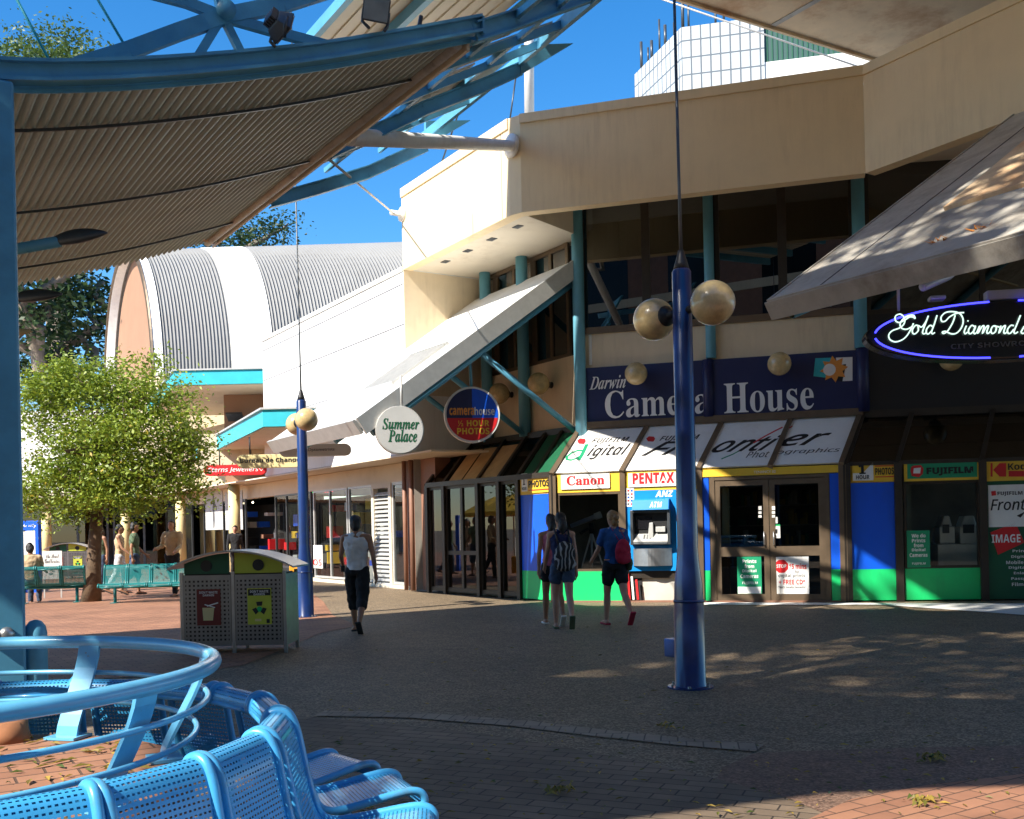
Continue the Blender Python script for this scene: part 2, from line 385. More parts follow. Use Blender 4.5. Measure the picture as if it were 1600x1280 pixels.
# ================================================================== GROUND
def paving(name, col1, col2, mortar, rot=0, bw=.23, rh=.115, dark=.5):
    m = bpy.data.materials.new(name); m.use_nodes = True; nt = m.node_tree; b = nt.nodes['Principled BSDF']; b.inputs['Roughness'].default_value = .75
    g = nt.nodes.new('ShaderNodeNewGeometry'); mp = nt.nodes.new('ShaderNodeMapping'); mp.inputs['Rotation'].default_value = (0, 0, R(rot))
    nt.links.new(g.outputs['Position'], mp.inputs[0])
    nw = nt.nodes.new('ShaderNodeTexNoise'); nw.inputs['Scale'].default_value = 1.3
    nt.links.new(mp.outputs[0], nw.inputs['Vector'])
    ad = nt.nodes.new('ShaderNodeVectorMath'); ad.operation = 'MULTIPLY_ADD'; ad.inputs[1].default_value = (.03, .03, 0)
    nt.links.new(nw.outputs['Color'], ad.inputs[0]); nt.links.new(mp.outputs[0], ad.inputs[2])
    br = nt.nodes.new('ShaderNodeTexBrick'); br.inputs['Scale'].default_value = 1; br.inputs['Brick Width'].default_value = bw; br.inputs['Row Height'].default_value = rh
    br.inputs['Mortar Size'].default_value = .006; br.inputs['Mortar Smooth'].default_value = .3; br.inputs['Bias'].default_value = 0
    br.inputs['Color1'].default_value = (*col1, 1); br.inputs['Color2'].default_value = (*col2, 1); br.inputs['Mortar'].default_value = (*mortar, 1)
    nt.links.new(ad.outputs[0], br.inputs['Vector'])
    n = nt.nodes.new('ShaderNodeTexNoise'); n.inputs['Scale'].default_value = .9; n.inputs['Detail'].default_value = 9; n.inputs['Roughness'].default_value = .7
    nt.links.new(g.outputs['Position'], n.inputs['Vector'])
    mr = nt.nodes.new('ShaderNodeMapRange'); mr.inputs[1].default_value = .3; mr.inputs[2].default_value = .7; mr.inputs[3].default_value = dark; mr.inputs[4].default_value = 1.25
    nt.links.new(n.outputs[0], mr.inputs[0])
    sc = nt.nodes.new('ShaderNodeVectorMath'); sc.operation = 'SCALE'; nt.links.new(br.outputs[0], sc.inputs[0]); nt.links.new(mr.outputs[0], sc.inputs['Scale'])
    nt.links.new(sc.outputs[0], b.inputs['Base Color'])
    bp = nt.nodes.new('ShaderNodeBump'); bp.inputs['Strength'].default_value = .6; bp.inputs['Distance'].default_value = .01; bp.invert = True
    nt.links.new(br.outputs['Fac'], bp.inputs['Height']); nt.links.new(bp.outputs[0], b.inputs['Normal'])
    M[name] = m
def aggregate(name, c1, c2, c3):
    m = bpy.data.materials.new(name); m.use_nodes = True; nt = m.node_tree; b = nt.nodes['Principled BSDF']; b.inputs['Roughness'].default_value = .7
    g = nt.nodes.new('ShaderNodeNewGeometry')
    vo = nt.nodes.new('ShaderNodeTexVoronoi'); vo.inputs['Scale'].default_value = 70; nt.links.new(g.outputs['Position'], vo.inputs['Vector'])
    cr = nt.nodes.new('ShaderNodeValToRGB'); e = cr.color_ramp.elements; e[0].color = (*c1, 1); e[1].color = (*c3, 1); e[1].position = .85
    k = e.new(.45); k.color = (*c2, 1)
    sp = nt.nodes.new('ShaderNodeSeparateColor'); nt.links.new(vo.outputs['Color'], sp.inputs[0]); nt.links.new(sp.outputs[0], cr.inputs[0])
    n = nt.nodes.new('ShaderNodeTexNoise'); n.inputs['Scale'].default_value = .5; n.inputs['Detail'].default_value = 10; n.inputs['Roughness'].default_value = .72
    nt.links.new(g.outputs['Position'], n.inputs['Vector'])
    mr = nt.nodes.new('ShaderNodeMapRange'); mr.inputs[1].default_value = .3; mr.inputs[2].default_value = .7; mr.inputs[3].default_value = .75; mr.inputs[4].default_value = 1.18
    nt.links.new(n.outputs[0], mr.inputs[0])
    n3 = nt.nodes.new('ShaderNodeTexNoise'); n3.inputs['Scale'].default_value = 6; n3.inputs['Detail'].default_value = 6
    nt.links.new(g.outputs['Position'], n3.inputs['Vector'])
    m3 = nt.nodes.new('ShaderNodeMapRange'); m3.inputs[1].default_value = .3; m3.inputs[2].default_value = .7; m3.inputs[3].default_value = .85; m3.inputs[4].default_value = 1.12
    nt.links.new(n3.outputs[0], m3.inputs[0])
    mu = nt.nodes.new('ShaderNodeMath'); mu.operation = 'MULTIPLY'; nt.links.new(mr.outputs[0], mu.inputs[0]); nt.links.new(m3.outputs[0], mu.inputs[1])
    sc = nt.nodes.new('ShaderNodeVectorMath'); sc.operation = 'SCALE'; nt.links.new(cr.outputs[0], sc.inputs[0]); nt.links.new(mu.outputs[0], sc.inputs['Scale'])
    v2 = nt.nodes.new('ShaderNodeTexVoronoi'); v2.inputs['Scale'].default_value = 1.9; nt.links.new(g.outputs['Position'], v2.inputs['Vector'])   # trodden gum and drips
    sp2 = nt.nodes.new('ShaderNodeSeparateColor'); nt.links.new(v2.outputs['Color'], sp2.inputs[0])
    rad = nt.nodes.new('ShaderNodeMapRange'); rad.inputs[3].default_value = .015; rad.inputs[4].default_value = .075; nt.links.new(sp2.outputs[1], rad.inputs[0])
    lt = nt.nodes.new('ShaderNodeMath'); lt.operation = 'LESS_THAN'; nt.links.new(v2.outputs['Distance'], lt.inputs[0]); nt.links.new(rad.outputs[0], lt.inputs[1])
    fm = nt.nodes.new('ShaderNodeMath'); fm.operation = 'MULTIPLY'; fm.inputs[1].default_value = .55; nt.links.new(lt.outputs[0], fm.inputs[0])
    gm = nt.nodes.new('ShaderNodeMix'); gm.data_type = 'RGBA'; nt.links.new(fm.outputs[0], gm.inputs[0]); nt.links.new(sc.outputs[0], gm.inputs[6]); gm.inputs[7].default_value = (.03, .027, .024, 1)
    nt.links.new(gm.outputs[2], b.inputs['Base Color'])
    bp = nt.nodes.new('ShaderNodeBump'); bp.inputs['Strength'].default_value = .35; bp.inputs['Distance'].default_value = .006
    nt.links.new(vo.outputs['Distance'], bp.inputs['Height']); nt.links.new(bp.outputs[0], b.inputs['Normal'])
    M[name] = m
aggregate('aggregate', (.080, .057, .033), (.158, .114, .068), (.31, .235, .15))
aggregate('aggregate_red', (.085, .052, .036), (.16, .092, .062), (.25, .155, .105))
paving('brick_grey', (.215, .157, .105), (.16, .115, .077), (.042, .031, .022), rot=24)
paving('brick_red', (.36, .175, .10), (.27, .125, .072), (.10, .055, .035), rot=-32, dark=.7)
paving('brick_course', (.36, .285, .205), (.30, .235, .17), (.12, .095, .07), rot=10, bw=.115, rh=.23)

struct(MB().poly([(-700, -200, 0), (700, -200, 0), (700, 1500, 0), (-700, 1500, 0)]).build('plaza_ground', 'aggregate'))
def sheet(name, pts, z, m):
    return struct(MB().poly([(p[0], p[1], z) for p in pts][::-1] if sum((pts[i][0]*pts[(i+1) % len(pts)][1]-pts[(i+1) % len(pts)][0]*pts[i][1]) for i in range(len(pts))) < 0 else [(p[0], p[1], z) for p in pts]).build(name, m))
edge = [gnd(*p) for p in [(330, 1102), (490, 1122), (620, 1132), (760, 1148), (880, 1168), (1010, 1192), (1120, 1218), (1230, 1248), (1330, 1290), (1420, 1340)]]
sheet('brick_paving', [(-14, 6.6), (-6, 7.6)]+[(p.x, p.y) for p in edge]+[(1.3, -8), (-14, -8)], .004, 'brick_grey')
def band(pts, w, z):
    out = []
    for i, p in enumerate(pts):
        d = (pts[min(i+1, len(pts)-1)]-pts[max(i-1, 0)]); n = V((-d.y, d.x, 0)).normalized(); out.append(p+n*w)
    return [(p.x, p.y) for p in pts]+[(p.x, p.y) for p in out[::-1]]
arc2 = [gnd(*p) for p in [(490, 1120), (640, 1123), (800, 1136), (930, 1152), (1060, 1166), (1180, 1176)]]
sheet('kerb_course', band(arc2, .23, .008), .008, 'brick_course')
sheet('red_paving', [(p.x, p.y) for p in [gnd(1130, 1200), gnd(1180, 1178), gnd(1330, 1172), gnd(1600, 1166)]]+[(9, 7), (9, -8), (1.3, -8)]+[(p.x, p.y) for p in edge[:5:-1]], .0055, 'aggregate_red')
sheet('red_brick_path', [(p.x, p.y) for p in [gnd(1230, 1300), gnd(1330, 1252), gnd(1450, 1230), gnd(1640, 1208)]]+[(7, 5), (7, -8), (1.0, -8)], .0125, 'brick_red')
M['tan_panel'] = mat('tan_panel', (.52, .33, .15), .6, nscale=4, namt=.15)
lp = [gnd(*p) for p in [(270, 1055), (380, 1040), (455, 1010), (500, 990), (560, 978), (520, 962), (505, 940), (470, 915)]]
sheet('far_brick_paving', [(-40, 9.5), (-9, 9.5)]+[(p.x, p.y) for p in lp]+[(-9, 40), (-40, 60)], .006, 'brick_red')
sheet('shop_kerb', [(p.x, p.y) for p in [gnd(1100, 946), gnd(1380, 946), gnd(1600, 962), gnd(1700, 970)]]+[(p.x, p.y) for p in [gnd(1700, 940), gnd(1600, 944), gnd(1330, 943), gnd(1100, 942)]], .0105, 'white_paint')

# ================================================================== THE CAMERA SHOP
zE, zT = 2.53, 3.5                       # eave and top of the sloping shopfront
Wr = W0+tB*LB
shop = thing('camera_shop', 'cream two storey corner building with dark upper windows, deep fascia and sloping shopfront', 'shop', W0)
b = MB()
b.pr(PW, 0.0, zT-.1, LB, 5.45, -.25, 0)
wallA = -4.6
b.pr(PAW, wallA, zT-.1, -.003, 5.05, -.25, 0)
b.build('wall', 'cream_wall', shop)
# fascia, coping, soffit
sF = PF.px(1350, 180)[0]; Fr = PF.P(sF, 0); PFR = PL(Fr, -A)
zf0, zf1 = 7.45, 9.30
b = MB(); b.pr(PF, .14, zf0, sF, zf1-.17, -.25, 0); b.pr(PFR, 0, zf0, 8, zf1-.17, -.25, -.002)
b.build('fascia', 'cream_fascia', shop)
b = MB(); b.pr(PF, .14, zf1-.17, sF+.05, zf1, -.3, .04); b.pr(PFR, 0, zf1-.171, 8, zf1-.001, -.3, .035)
b.build('coping', 'cream_fascia', shop)
sA1 = PAF.px(628, 350)[0]
b = MB()
b.pr(PAF, sA1, zf0, -.16, zf1-.2, -.25, 0); b.pr(PAF, sA1, zf1-.2, -.16, zf1-.002, -.3, .03)
c0 = PF.P(.14, 0, 0); c1 = PAF.P(-.16, 0, 0)
b.prism([c0+Z*zf0, c1+Z*zf0, c1+Q*.25+Z*zf0, c0+nBi*.25+Z*zf0], Z*(zf1-zf0-.003))
b.build('side_fascia', 'cream_fascia', shop)
b = MB()
b.pr(PAF, PAF.px(784, 300)[0], zf0+.01, PAF.px(784, 300)[0]+.012, zf1-.21, 0, .004)
b.build('panel_joint', 'letter_grey', shop)
W1 = PAW.P(wallA, 0); F1 = PAF.P(sA1, 0)
e8 = PFR.P(8, 0)
b = MB()
zs = 8.26                     # the soffit behind the front fascia sits higher than the one at the side
b.prism([p+Z*(zf0+.02) for p in (F1+Q*.1, F0+cN*.1, W0+cN*.3, W1+Q*.3)], Z*.15)
b.prism([p+Z*(zf0+.02) for p in (F0+cN*.1+tB*.002, W0+cN*.3+tB*.002, W0+cN*.3+tB*.05, F0+cN*.1+tB*.05)], Z*(zs-zf0))
b.prism([p+Z*zs for p in (F0+cN*.1+tB*.06, Fr+Q*.12, e8+Q*.12, e8+V((7, 3, 0)), Wr+V((8, 3, 0)), Wr-tB*.1, W0+cN*.3+tB*.06)], Z*.15)
b.build('soffit', 'soffit', shop)
for k in range(4):
    p = PAF.P(-.75-k*1.0, zf0+.02)+Q*.55
    MB().obox(p-A*.11-Q*.07-Z*.012, A*.22, Q*.14, Z*.011).build('soffit_vent', 'dark_steel', shop)
b = MB()
b.prism([p+Z*(zf1-.4) for p in (F1+Q*.2, F0+cN*.25, Fr+Q*.25, e8+Q*.25, e8+V((10, 8, 0)), W1+V((7, 12, 0)))], Z*.15)
b.build('roof', 'galvanised', shop)
# return wall at the end of the upper windows
PRW = PL(F1, Q)
b = MB(); b.pr(PRW, .02, 4.6, 2.02, zf0, -.2, 0); b.build('return_wall', 'cream_wall', shop)
# dark core behind the glass (upper floor)
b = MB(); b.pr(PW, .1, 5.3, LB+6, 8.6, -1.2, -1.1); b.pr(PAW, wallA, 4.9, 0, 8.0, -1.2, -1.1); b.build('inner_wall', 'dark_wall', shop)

def window(pl, s0, z0, s1, z1, n, fr, pane, parent, fw=.06, name='window', off=0.0, rails=(), d=.07):
    """a glazed opening: frame with n panes across (part) and its glass (sub-part)"""
    b = MB(); st = (s1-s0)/n
    b.pr(pl, s0, z0, s1, z0+fw, off-d, off); b.pr(pl, s0, z1-fw, s1, z1, off-d, off)
    for k in range(n+1):
        c = s0+st*k; a = max(s0, c-fw/2); e = min(s1, c+fw/2)
        if k == 0: e = a+fw
        if k == n: a = e-fw
        b.pr(pl, a, z0+fw+.001, e, z1-fw-.001, off-d+.003, off-.003)
    for rz in rails: b.pr(pl, s0+fw, rz-fw/2, s1-fw, rz+fw/2, off-d+.006, off-.006)
    w = b.build(name, fr, parent)
    g = MB(); g.quad(pl.P(s0+.01, z0+.01, off-d/2), pl.P(s1-.01, z0+.01, off-d/2), pl.P(s1-.01, z1-.01, off-d/2), pl.P(s0+.01, z1-.01, off-d/2))
    g.build('pane', pane, w); return w
sx = lambda pl, x, y=400: pl.px(x, y)[0]
xs = [sx(PW, x) for x in (905, 1008, 1112, 1222, 1334)]
for i in range(4): window(PW, xs[i]+(.06 if i == 2 else 0), 5.45, xs[i+1]-(.06 if i == 1 else 0), 8.3, 1, 'dark_bronze', 'pane_dark', shop, fw=.085, off=-.05)
b = MB(); b.pr(PW, .06, 5.43, LB-.05, 5.56, 0, .05); b.build('window_sill', 'bronze', shop)
def column(pl, s, z0, z1, r, m, off=.06):
    p = pl.P(s, 0, off); return MB().tube([(p.x, p.y, z0), (p.x, p.y, z1)], r, 16).build('column', m, shop)
column(PW, 0.02, 2.9, zs+.02, .12, 'column_blue', .10)
column(PW, sx(PW, 1108), 4.76, zs+.02, .10, 'column_blue')
column(PW, sx(PW, 1342), 4.76, zs+.02, .12, 'column_blue')
cs = [sx(PAW, x, 420) for x in (715, 765, 823)]
for s_ in cs: column(PAW, s_, 3.5, zf0+.02, .13, 'column_blue', .14)
ws = [sx(PAW, x, 420) for x in (726, 770, 829, 884)]
for i in range(3): window(PAW, ws[i], 5.05, ws[i+1], zf0, 2, 'bronze', 'pane_dark', shop, fw=.09, off=-.05)
# slit of sunlight by the corner column, painted as a pale strip
b = MB(); b.pr(PW, .20, 4.80, .26, 5.42, 0, .02); b.build('painted_sun_strip', 'white_paint', shop)

# ---- lean-to, front B
bx = [sx(PB, x, 800) for x in (868, 974, 1094, 1206, 1319)]
bx[0] = 0.0; bx[4] = LB
PS = PL(PB.P(0, zE), tB, PW.P(0, zT)-PB.P(0, zE)); LS = (PW.P(0, zT)-PB.P(0, zE)).length
for i in range(4):
    b = MB(); b.prism([PS.P(bx[i]+.03, 0.0, 0), PS.P(bx[i+1]-.03, 0.0, 0), PS.P(bx[i+1]-.03, LS, 0), PS.P(bx[i]+.03, LS, 0)], PS.n*.03)
    pan = b.build('awning_panel', 'sign_white', shop)
    b = MB()
    logo = lambda x, y, w, h: b.use(1).pp(PS, [PS.px(x+w*k, y+h*m) for k, m in ((.3, 0), (.85, .05), (1, .45), (.8, 1), (.2, .95), (0, .4))], .031, .034)
    if i == 0:
        b.use(0).text('FUJIFILM', PS, *PS.tr(922, 697, 980, 693, 688), .034, 'sans_it'); b.text('igital', PS, *PS.tr(912, 722, 974, 717, 699), .034, 'sans_it')
        logo(902, 687, 14, 9)
        b.use(2).stroke(PS, [(917, 697), (913, 706), (909, 714), (905, 720)], .075, .031, .034)
        b.stroke(PS, [(911, 706), (903, 706), (893, 710), (886, 716), (886, 720), (893, 721), (902, 718), (909, 713)], .05, .031, .0345)
    if i == 1:
        b.use(0).text('FUJIFILM', PS, *PS.tr(1029, 693, 1090, 690, 684), .034, 'sans_it'); b.text('Fr', PS, *PS.tr(1000, 716, 1062, 711, 695), .034, 'sans_i', weight=.018, shear=.55)
        logo(1010, 684, 14, 8)
    if i == 2:
        b.use(0).text('onti', PS, *PS.tr(1106, 711, 1198, 705, 687), .034, 'sans_i', weight=.018, shear=.45); b.text('Phot', PS, *PS.tr(1165, 718, 1200, 716, 708), .034, 'sans_i')
        b.use(2).stroke(PS, [(1128, 719), (1145, 712), (1160, 704), (1172, 697)], .03, .031, .0335); b.use(1).stroke(PS, [(1178, 694), (1195, 684), (1212, 675), (1222, 670)], .035, .031, .0345)
    if i == 3:
        b.use(0).text('er', PS, *PS.tr(1211, 705, 1282, 692, 687), .034, 'sans_i', weight=.018, shear=.45); b.text('ographics', PS, *PS.tr(1212, 715, 1311, 709, 706), .034, 'sans_i')
        b.use(1).stroke(PS, [(1226, 676), (1238, 668)], .025, .031, .0345)
    b.build('lettering', ['letter_black', 'red', 'sign_green'], pan)
b = MB()
for i in range(5):
    a, e = PS.P(bx[i], -.05, .03), PS.P(bx[i], LS, .03); b.bar(a, e, .09, .10, PS.n)
    if i in (0, 1, 2, 4): b.bar(PB.P(bx[i], 0, 0), PB.P(bx[i], zE-.02, 0), .13 if i in (0, 4) else .1, .10, PB.n)
b.pr(PW, -.05, zT-.02, LB+.05, zT+.12, 0, .12)
b.build('mullion', 'bronze', shop)
def panel(pl, px4, m, off=0.0, d=.04, name='panel', parent=None, bevel=0):
    b = MB(); s0, z0, s1, z1 = pl.r(*px4); b.pr(pl, s0, z0, s1, z1, off-d, off); return b.build(name, m, parent if parent is not None else shop, bevel)
def zpanel(pl, x0, x1, z0, z1, m, off=0.0, d=.04, name='panel', parent=None):
    s0 = sx(pl, x0, 840); s1 = sx(pl, x1, 840); b = MB(); b.pr(pl, s0, z0, s1, z1, off-d, off); return b.build(name, m, parent if parent is not None else shop)
zG = PB.r(880, 740, 960, 893)[1]        # top of the green skirting
zY = PB.r(880, 740, 960, 769)[1]        # bottom of the yellow band
zpanel(PB, 872, 970, .03, zG, 'green_panel'); zpanel(PB, 872, 970, zY, zE-.02, 'yellow')
window(PB, bx[0]+.07, zG, bx[1]-.05, zY, 1, 'bronze', 'pane_clear', shop, fw=.05, off=-.01)
zpanel(PB, 978, 1090, zY, zE-.02, 'yellow')
zpanel(PB, 978, 1090, zG, zY-.003, 'atm_blue')
zpanel(PB, 1000, 1088, .03, zG-.14, 'interior_light', off=-.12); zpanel(PB, 978, 1090, zG-.14, zG-.003, 'dark_bronze', off=-.05); zpanel(PB, 978, 1000, .03, zG-.145, 'dark_wall', off=-.1)
zpanel(PB, 1097, 1109, zG, zE-.05, 'cobalt', .01); zpanel(PB, 1097, 1109, .03, zG-.002, 'green_panel', .01)
zpanel(PB, 1096, 1318, zE-.16, zE-.02, 'yellow', .03)
zpanel(PB, 1298, 1313, zG, zE-.17, 'cobalt', .01); zpanel(PB, 1298, 1313, .03, zG-.002, 'green_panel', .01)
# doors
dz = PB.r(1120, 700, 1290, 748)[1]
b = MB()
for x0, x1 in ((1110, 1118), (1289, 1297)): s0 = sx(PB, x0, 840); s1 = sx(PB, x1, 840); b.pr(PB, s0, .02, s1, zE-.17, -.06, .02)
s0 = sx(PB, 1118, 840); s1 = sx(PB, 1289, 840); b.pr(PB, s0, dz, s1, zE-.17, -.055, .015)
b.build('door_frame', 'bronze', shop)
rail = PB.r(1120, 800, 1200, 862)[1]
for x0, x1, hx in ((1118, 1202, 1194), (1203, 1289, 1209)):
    a = sx(PB, x0, 840); e = sx(PB, x1, 840); b = MB()
    b.pr(PB, a, .03, a+.1, dz-.01, -.04, 0); b.pr(PB, e-.1, .03, e, dz-.01, -.04, 0)
    b.pr(PB, a+.1, .03, e-.1, .15, -.038, -.002); b.pr(PB, a+.1, dz-.11, e-.1, dz-.01, -.038, -.002); b.pr(PB, a+.1, rail-.09, e-.1, rail+.09, -.038, -.002)
    d = b.build('door', 'bronze', shop)
    MB().quad(*[PB.P(s, z, -.02) for s, z in ((a+.05, .1), (e-.05, .1), (e-.05, dz-.05), (a+.05, dz-.05))]).build('pane', 'pane_tint', d)
    h = sx(PB, hx, 840); MB().tube([PB.P(h, rail+.12, 0), PB.P(h, rail+.12, .05), PB.P(h, rail+.36, .05), PB.P(h, rail+.36, 0)], .011, 8).build('handle', 'steel', d)
    b = MB()
    q = 1183 if x0 < 1200 else 1204
    for k, (y0, y1) in enumerate(((791, 797), (799, 803), (805, 809))): s0, z0, s1, z1 = PB.r(q+2, y0, q+7, y1); b.pr(PB, s0, z0, s1, z1, .001, .004)
    if x0 > 1200:
        for r4 in ((1206, 808, 1215, 818), (1206, 820, 1219, 841)): s0, z0, s1, z1 = PB.r(*r4); b.pr(PB, s0, z0, s1, z1, -.015, -.012)
        b.use(1); s0, z0, s1, z1 = PB.r(1206, 819.5, 1219, 822); b.pr(PB, s0, z0, s1, z1, -.0115, -.011)
        b.use(2); s0, z0, s1, z1 = PB.r(1211, 827, 1215, 834); b.pr(PB, s0, z0, s1, z1, -.0115, -.011)
    b.build('sticker', ['sign_white', 'green_panel', 'letter_black'], d)
s0, z0, s1, z1 = PB.r(1178, 735.5, 1212, 739.5); MB().text('TENANCY 02', PB, s0, z0, s1, z1, .034).build('lettering', 'letter_white', shop)
b = MB(); b.pr(PB, 0, 0.0, LB, .03, -.15, .04); b.build('sill', 'brown_tile', shop)
# ---- lean-to, side A (dark glazed)
PA0 = gnd(815, 940); PA0.z = 0; _r2 = ray(-340, 852); tA2 = V((-_r2.x, -1, 0)).normalized()
PA = PL(Bg0, tA2); 
sL = sx(PA, 670, 850); sM = sx(PA, 815, 850)
top0 = PAW.P(-4.4, zT); 
PSA = PL(PA.P(0, zE), tA2, PW.P(0, zT)-PA.P(0, zE)); LSA = (PW.P(0, zT)-PA.P(0, zE)).length
zpanel(PA, 815, 862, .03, zG, 'green_panel'); zpanel(PA, 815, 862, zG+.002, zY, 'cobalt')
zpanel(PA, 815, 862, zY+.002, zE-.02, 'yellow', .005)
ax = [sx(PA, x, 850) for x in (670, 696, 749, 782, 812)]
for i, n in enumerate((1, 2, 1, 1)):
    w = window(PA, ax[i], .06, ax[i+1], zE-.03, n, 'dark_bronze', 'pane_tint', shop, fw=.09, off=0, rails=((rail,) if i == 1 else ()))
b = MB()
for s_ in ax+[-.02]: b.bar(PA.P(s_, 0, .02), PA.P(s_, zE, .02), .11, .08, PA.n)
for s_ in ax+[ax[-1]*.5+.0, -.02]: b.bar(PSA.P(s_, -.03, .02), PSA.P(s_, LSA, .02), .10, .08, PSA.n)
b.bar(PA.P(ax[0], zE, .01), PA.P(0, zE, .01), .11, .11)
b.bar(PSA.P(ax[0], LSA, .01), PSA.P(0, LSA, .01), .11, .13)
b.build('mullion', 'dark_bronze', shop)
MB().quad(PSA.P(ax[0], 0), PSA.P(-.02, 0), PSA.P(-.02, LSA), PSA.P(ax[0], LSA)).build('roof_glazing', 'pane_roof', shop)
b = MB()
for k, (i0, f0, f1) in enumerate(((1, .1, .48), (1, .52, .95), (2, .05, .9))):
    a = ax[i0]+(ax[i0+1]-ax[i0])*f0; e = ax[i0]+(ax[i0+1]-ax[i0])*f1
    b.quad(PSA.P(a, .08, .012), PSA.P(e, .08, .012), PSA.P(e, LSA*.82, .012), PSA.P(a, LSA*.82, .012))
b.build('shade_panel', 'tan_panel', shop)
MB().quad(PSA.P(sM+.06, .02, .012), PSA.P(-.06, .02, .012), PSA.P(-.06, LSA-.1, .012), PSA.P(sM+.06, LSA-.1, .012)).build('corner_glazing', 'dark_green', shop)
# ---- lean-to, right shop front
Pr0 = Bg1+V((.02, 0, 0)); Pr1 = gnd(1530, 939); tR = V((Pr1.x-Pr0.x, Pr1.y-Pr0.y, 0)).normalized(); PR = PL(Pr0, tR); nRi = -PR.n
ze2 = PR.r(1420, 719, 1520, 721)[1]
PSR = PL(PR.P(0, ze2), tR, (PW.P(LB, zT)-PR.P(0, ze2))); LSR = (PW.P(LB, zT)-PR.P(0, ze2)).length
LR = 6.0
zg2 = PR.r(1420, 800, 1520, 888)[1]; zy2 = PR.r(1420, 700, 1520, 751)[1]
zpanel(PR, 1331, 1399, .03, zg2, 'green_panel'); zpanel(PR, 1331, 1399, zg2+.002, zy2, 'cobalt'); zpanel(PR, 1331, 1399, zy2+.002, ze2-.02, 'yellow')
zpanel(PR, 1413, 1532, .03, zg2, 'green_panel'); zpanel(PR, 1413, 1532, zy2+.002, ze2-.02, 'dark_bronze')
zpanel(PR, 1540, 1640, .03, zy2, 'dark_green'); zpanel(PR, 1540, 1640, zy2+.002, ze2-.02, 'cream_yellow')
window(PR, sx(PR, 1413, 820), zg2, sx(PR, 1532, 820), zy2, 1, 'dark_bronze', 'pane_clear', shop, fw=.05, off=-.01)
b = MB()
for x in (1324, 1404, 1536, 1660): s_ = sx(PR, x, 820); b.bar(PR.P(s_, 0, .01), PR.P(s_, ze2, .01), .13, .1, PR.n); b.bar(PSR.P(s_, -.03, .02), PSR.P(s_, LSR, .02), .08, .08, PSR.n)
b.bar(PSR.P(0, LSR, .01), PSR.P(LR, LSR, .01), .12, .14); b.bar(PR.P(0, ze2, .0), PR.P(LR, ze2, 0), .07, .07)
b.build('mullion', 'dark_bronze', shop)
MB().quad(PSR.P(0, 0), PSR.P(LR, 0), PSR.P(LR, LSR), PSR.P(0, LSR)).build('roof_glazing', 'pane_tint', shop)
PWR = PL(Wr, tR)
b = MB(); b.pr(PWR, .15, zT, 9, 5.4, -.2, 0); b.build('sign_wall', 'black', shop)
window(PWR, .15, 5.4, 6.5, 8.4, 3, 'dark_bronze', 'pane_dark', shop, fw=.1, off=-.05)
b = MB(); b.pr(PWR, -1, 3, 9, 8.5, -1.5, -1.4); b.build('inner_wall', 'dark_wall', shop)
# interior
b = MB()
bk = [Bg0+cN*.02+V((-3.2, 4.6, 0)), Bg0+V((2.6, 5.6, 0)), Bg1+V((.9, 4.2, 0)), Pr0+tR*7-PR.n*4]
for i in range(3): b.obox(bk[i], bk[i+1]-bk[i], V((0, .1, 0)), Z*3.3)
b.build('back_wall', 'interior', shop)
b = MB(); b.prism([V((p.x, p.y, .015)) for p in (PA.P(ax[0], 0, -.2), Bg0-PB.n*.2, Bg1-PB.n*.2, Pr0+tR*7, bk[3], bk[2], bk[1], bk[0])], Z*.012); b.build('shop_floor', 'interior', shop)
b = MB(); b.prism([V((p.x, p.y, 3.36)) for p in (PA.P(ax[0], 0, -1.2), W0+cN*.2, Wr, Wr+tR*7, bk[3], bk[2], bk[1], bk[0])], Z*.05); b.build('ceiling', 'interior', shop)
b = MB()
for k, x in enumerate((1115, 1133)): pass
s0 = sx(PB, 1116, 840); b.pr(PB, s0, .05, s0+.2, 2.3, -1.0, -.9); b.build('display_stand', 'orange', shop)
for rr in range(4):
    b = MB(); c = bk[1].lerp(bk[2], .08+.23*rr); e = bk[1].lerp(bk[2], .26+.23*rr); d = (e-c)
    for z in (.5, .95, 1.4, 1.85): b.obox(c+Z*z-V((0, .35, 0)), d, V((0, .35, 0)), Z*.03)
    sh = b.build('shelf', 'interior_light', shop)
    b = MB()
    for z in (.53, .98, 1.43, 1.88):
        t = 0
        while t < .92:
            w = rng.uniform(.05, .14); b.use(rng.choice((0, 0, 1, 2, 3))); b.obox(c+d*t+Z*z-V((0, .3, 0)), d*w*.9, V((0, .2, 0)), Z*rng.uniform(.12, .34)); t += w+.01
    b.build('goods', ['letter_grey', 'yellow', 'sign_white', 'sign_green'], sh)
# ================================================================== SIGNS AND FITTINGS ON THE CAMERA SHOP
PSG = PW.off(.07)
def board(name, label, pl, rect, m, d=.05, cat='sign', bevel=0, group=None):
    s0, z0, s1, z1 = rect
    t = thing(name, label, cat, pl.P((s0+s1)/2, z0), 0, group)
    b = MB(); b.pr(pl, s0, z0, s1, z1, -d, 0); b.build('board', m, t, bevel)
    return t
sgn = thing('shop_sign', 'long navy signboard reading Camera House in white serif letters under the upper windows', 'sign', PSG.P(LB/2, 3.6))
b = MB(); b.pr(PSG, .14, 3.62, LB+.1, 4.73, -.065, 0); b.build('board', 'navy', sgn)
b = MB(); s_ = sx(PSG, 1107, 620)
b.tube([PSG.P(s_, 3.6, -.02), PSG.P(s_, 4.735, -.02)], .11, 16); b.build('column_cover', 'navy', sgn); b = MB(); s_ = LB+.06; b.tube([PSG.P(s_, 3.55, -.02), PSG.P(s_, 4.9, -.02)], .115, 16); b.build('column_cover', 'navy', sgn)
b = MB()
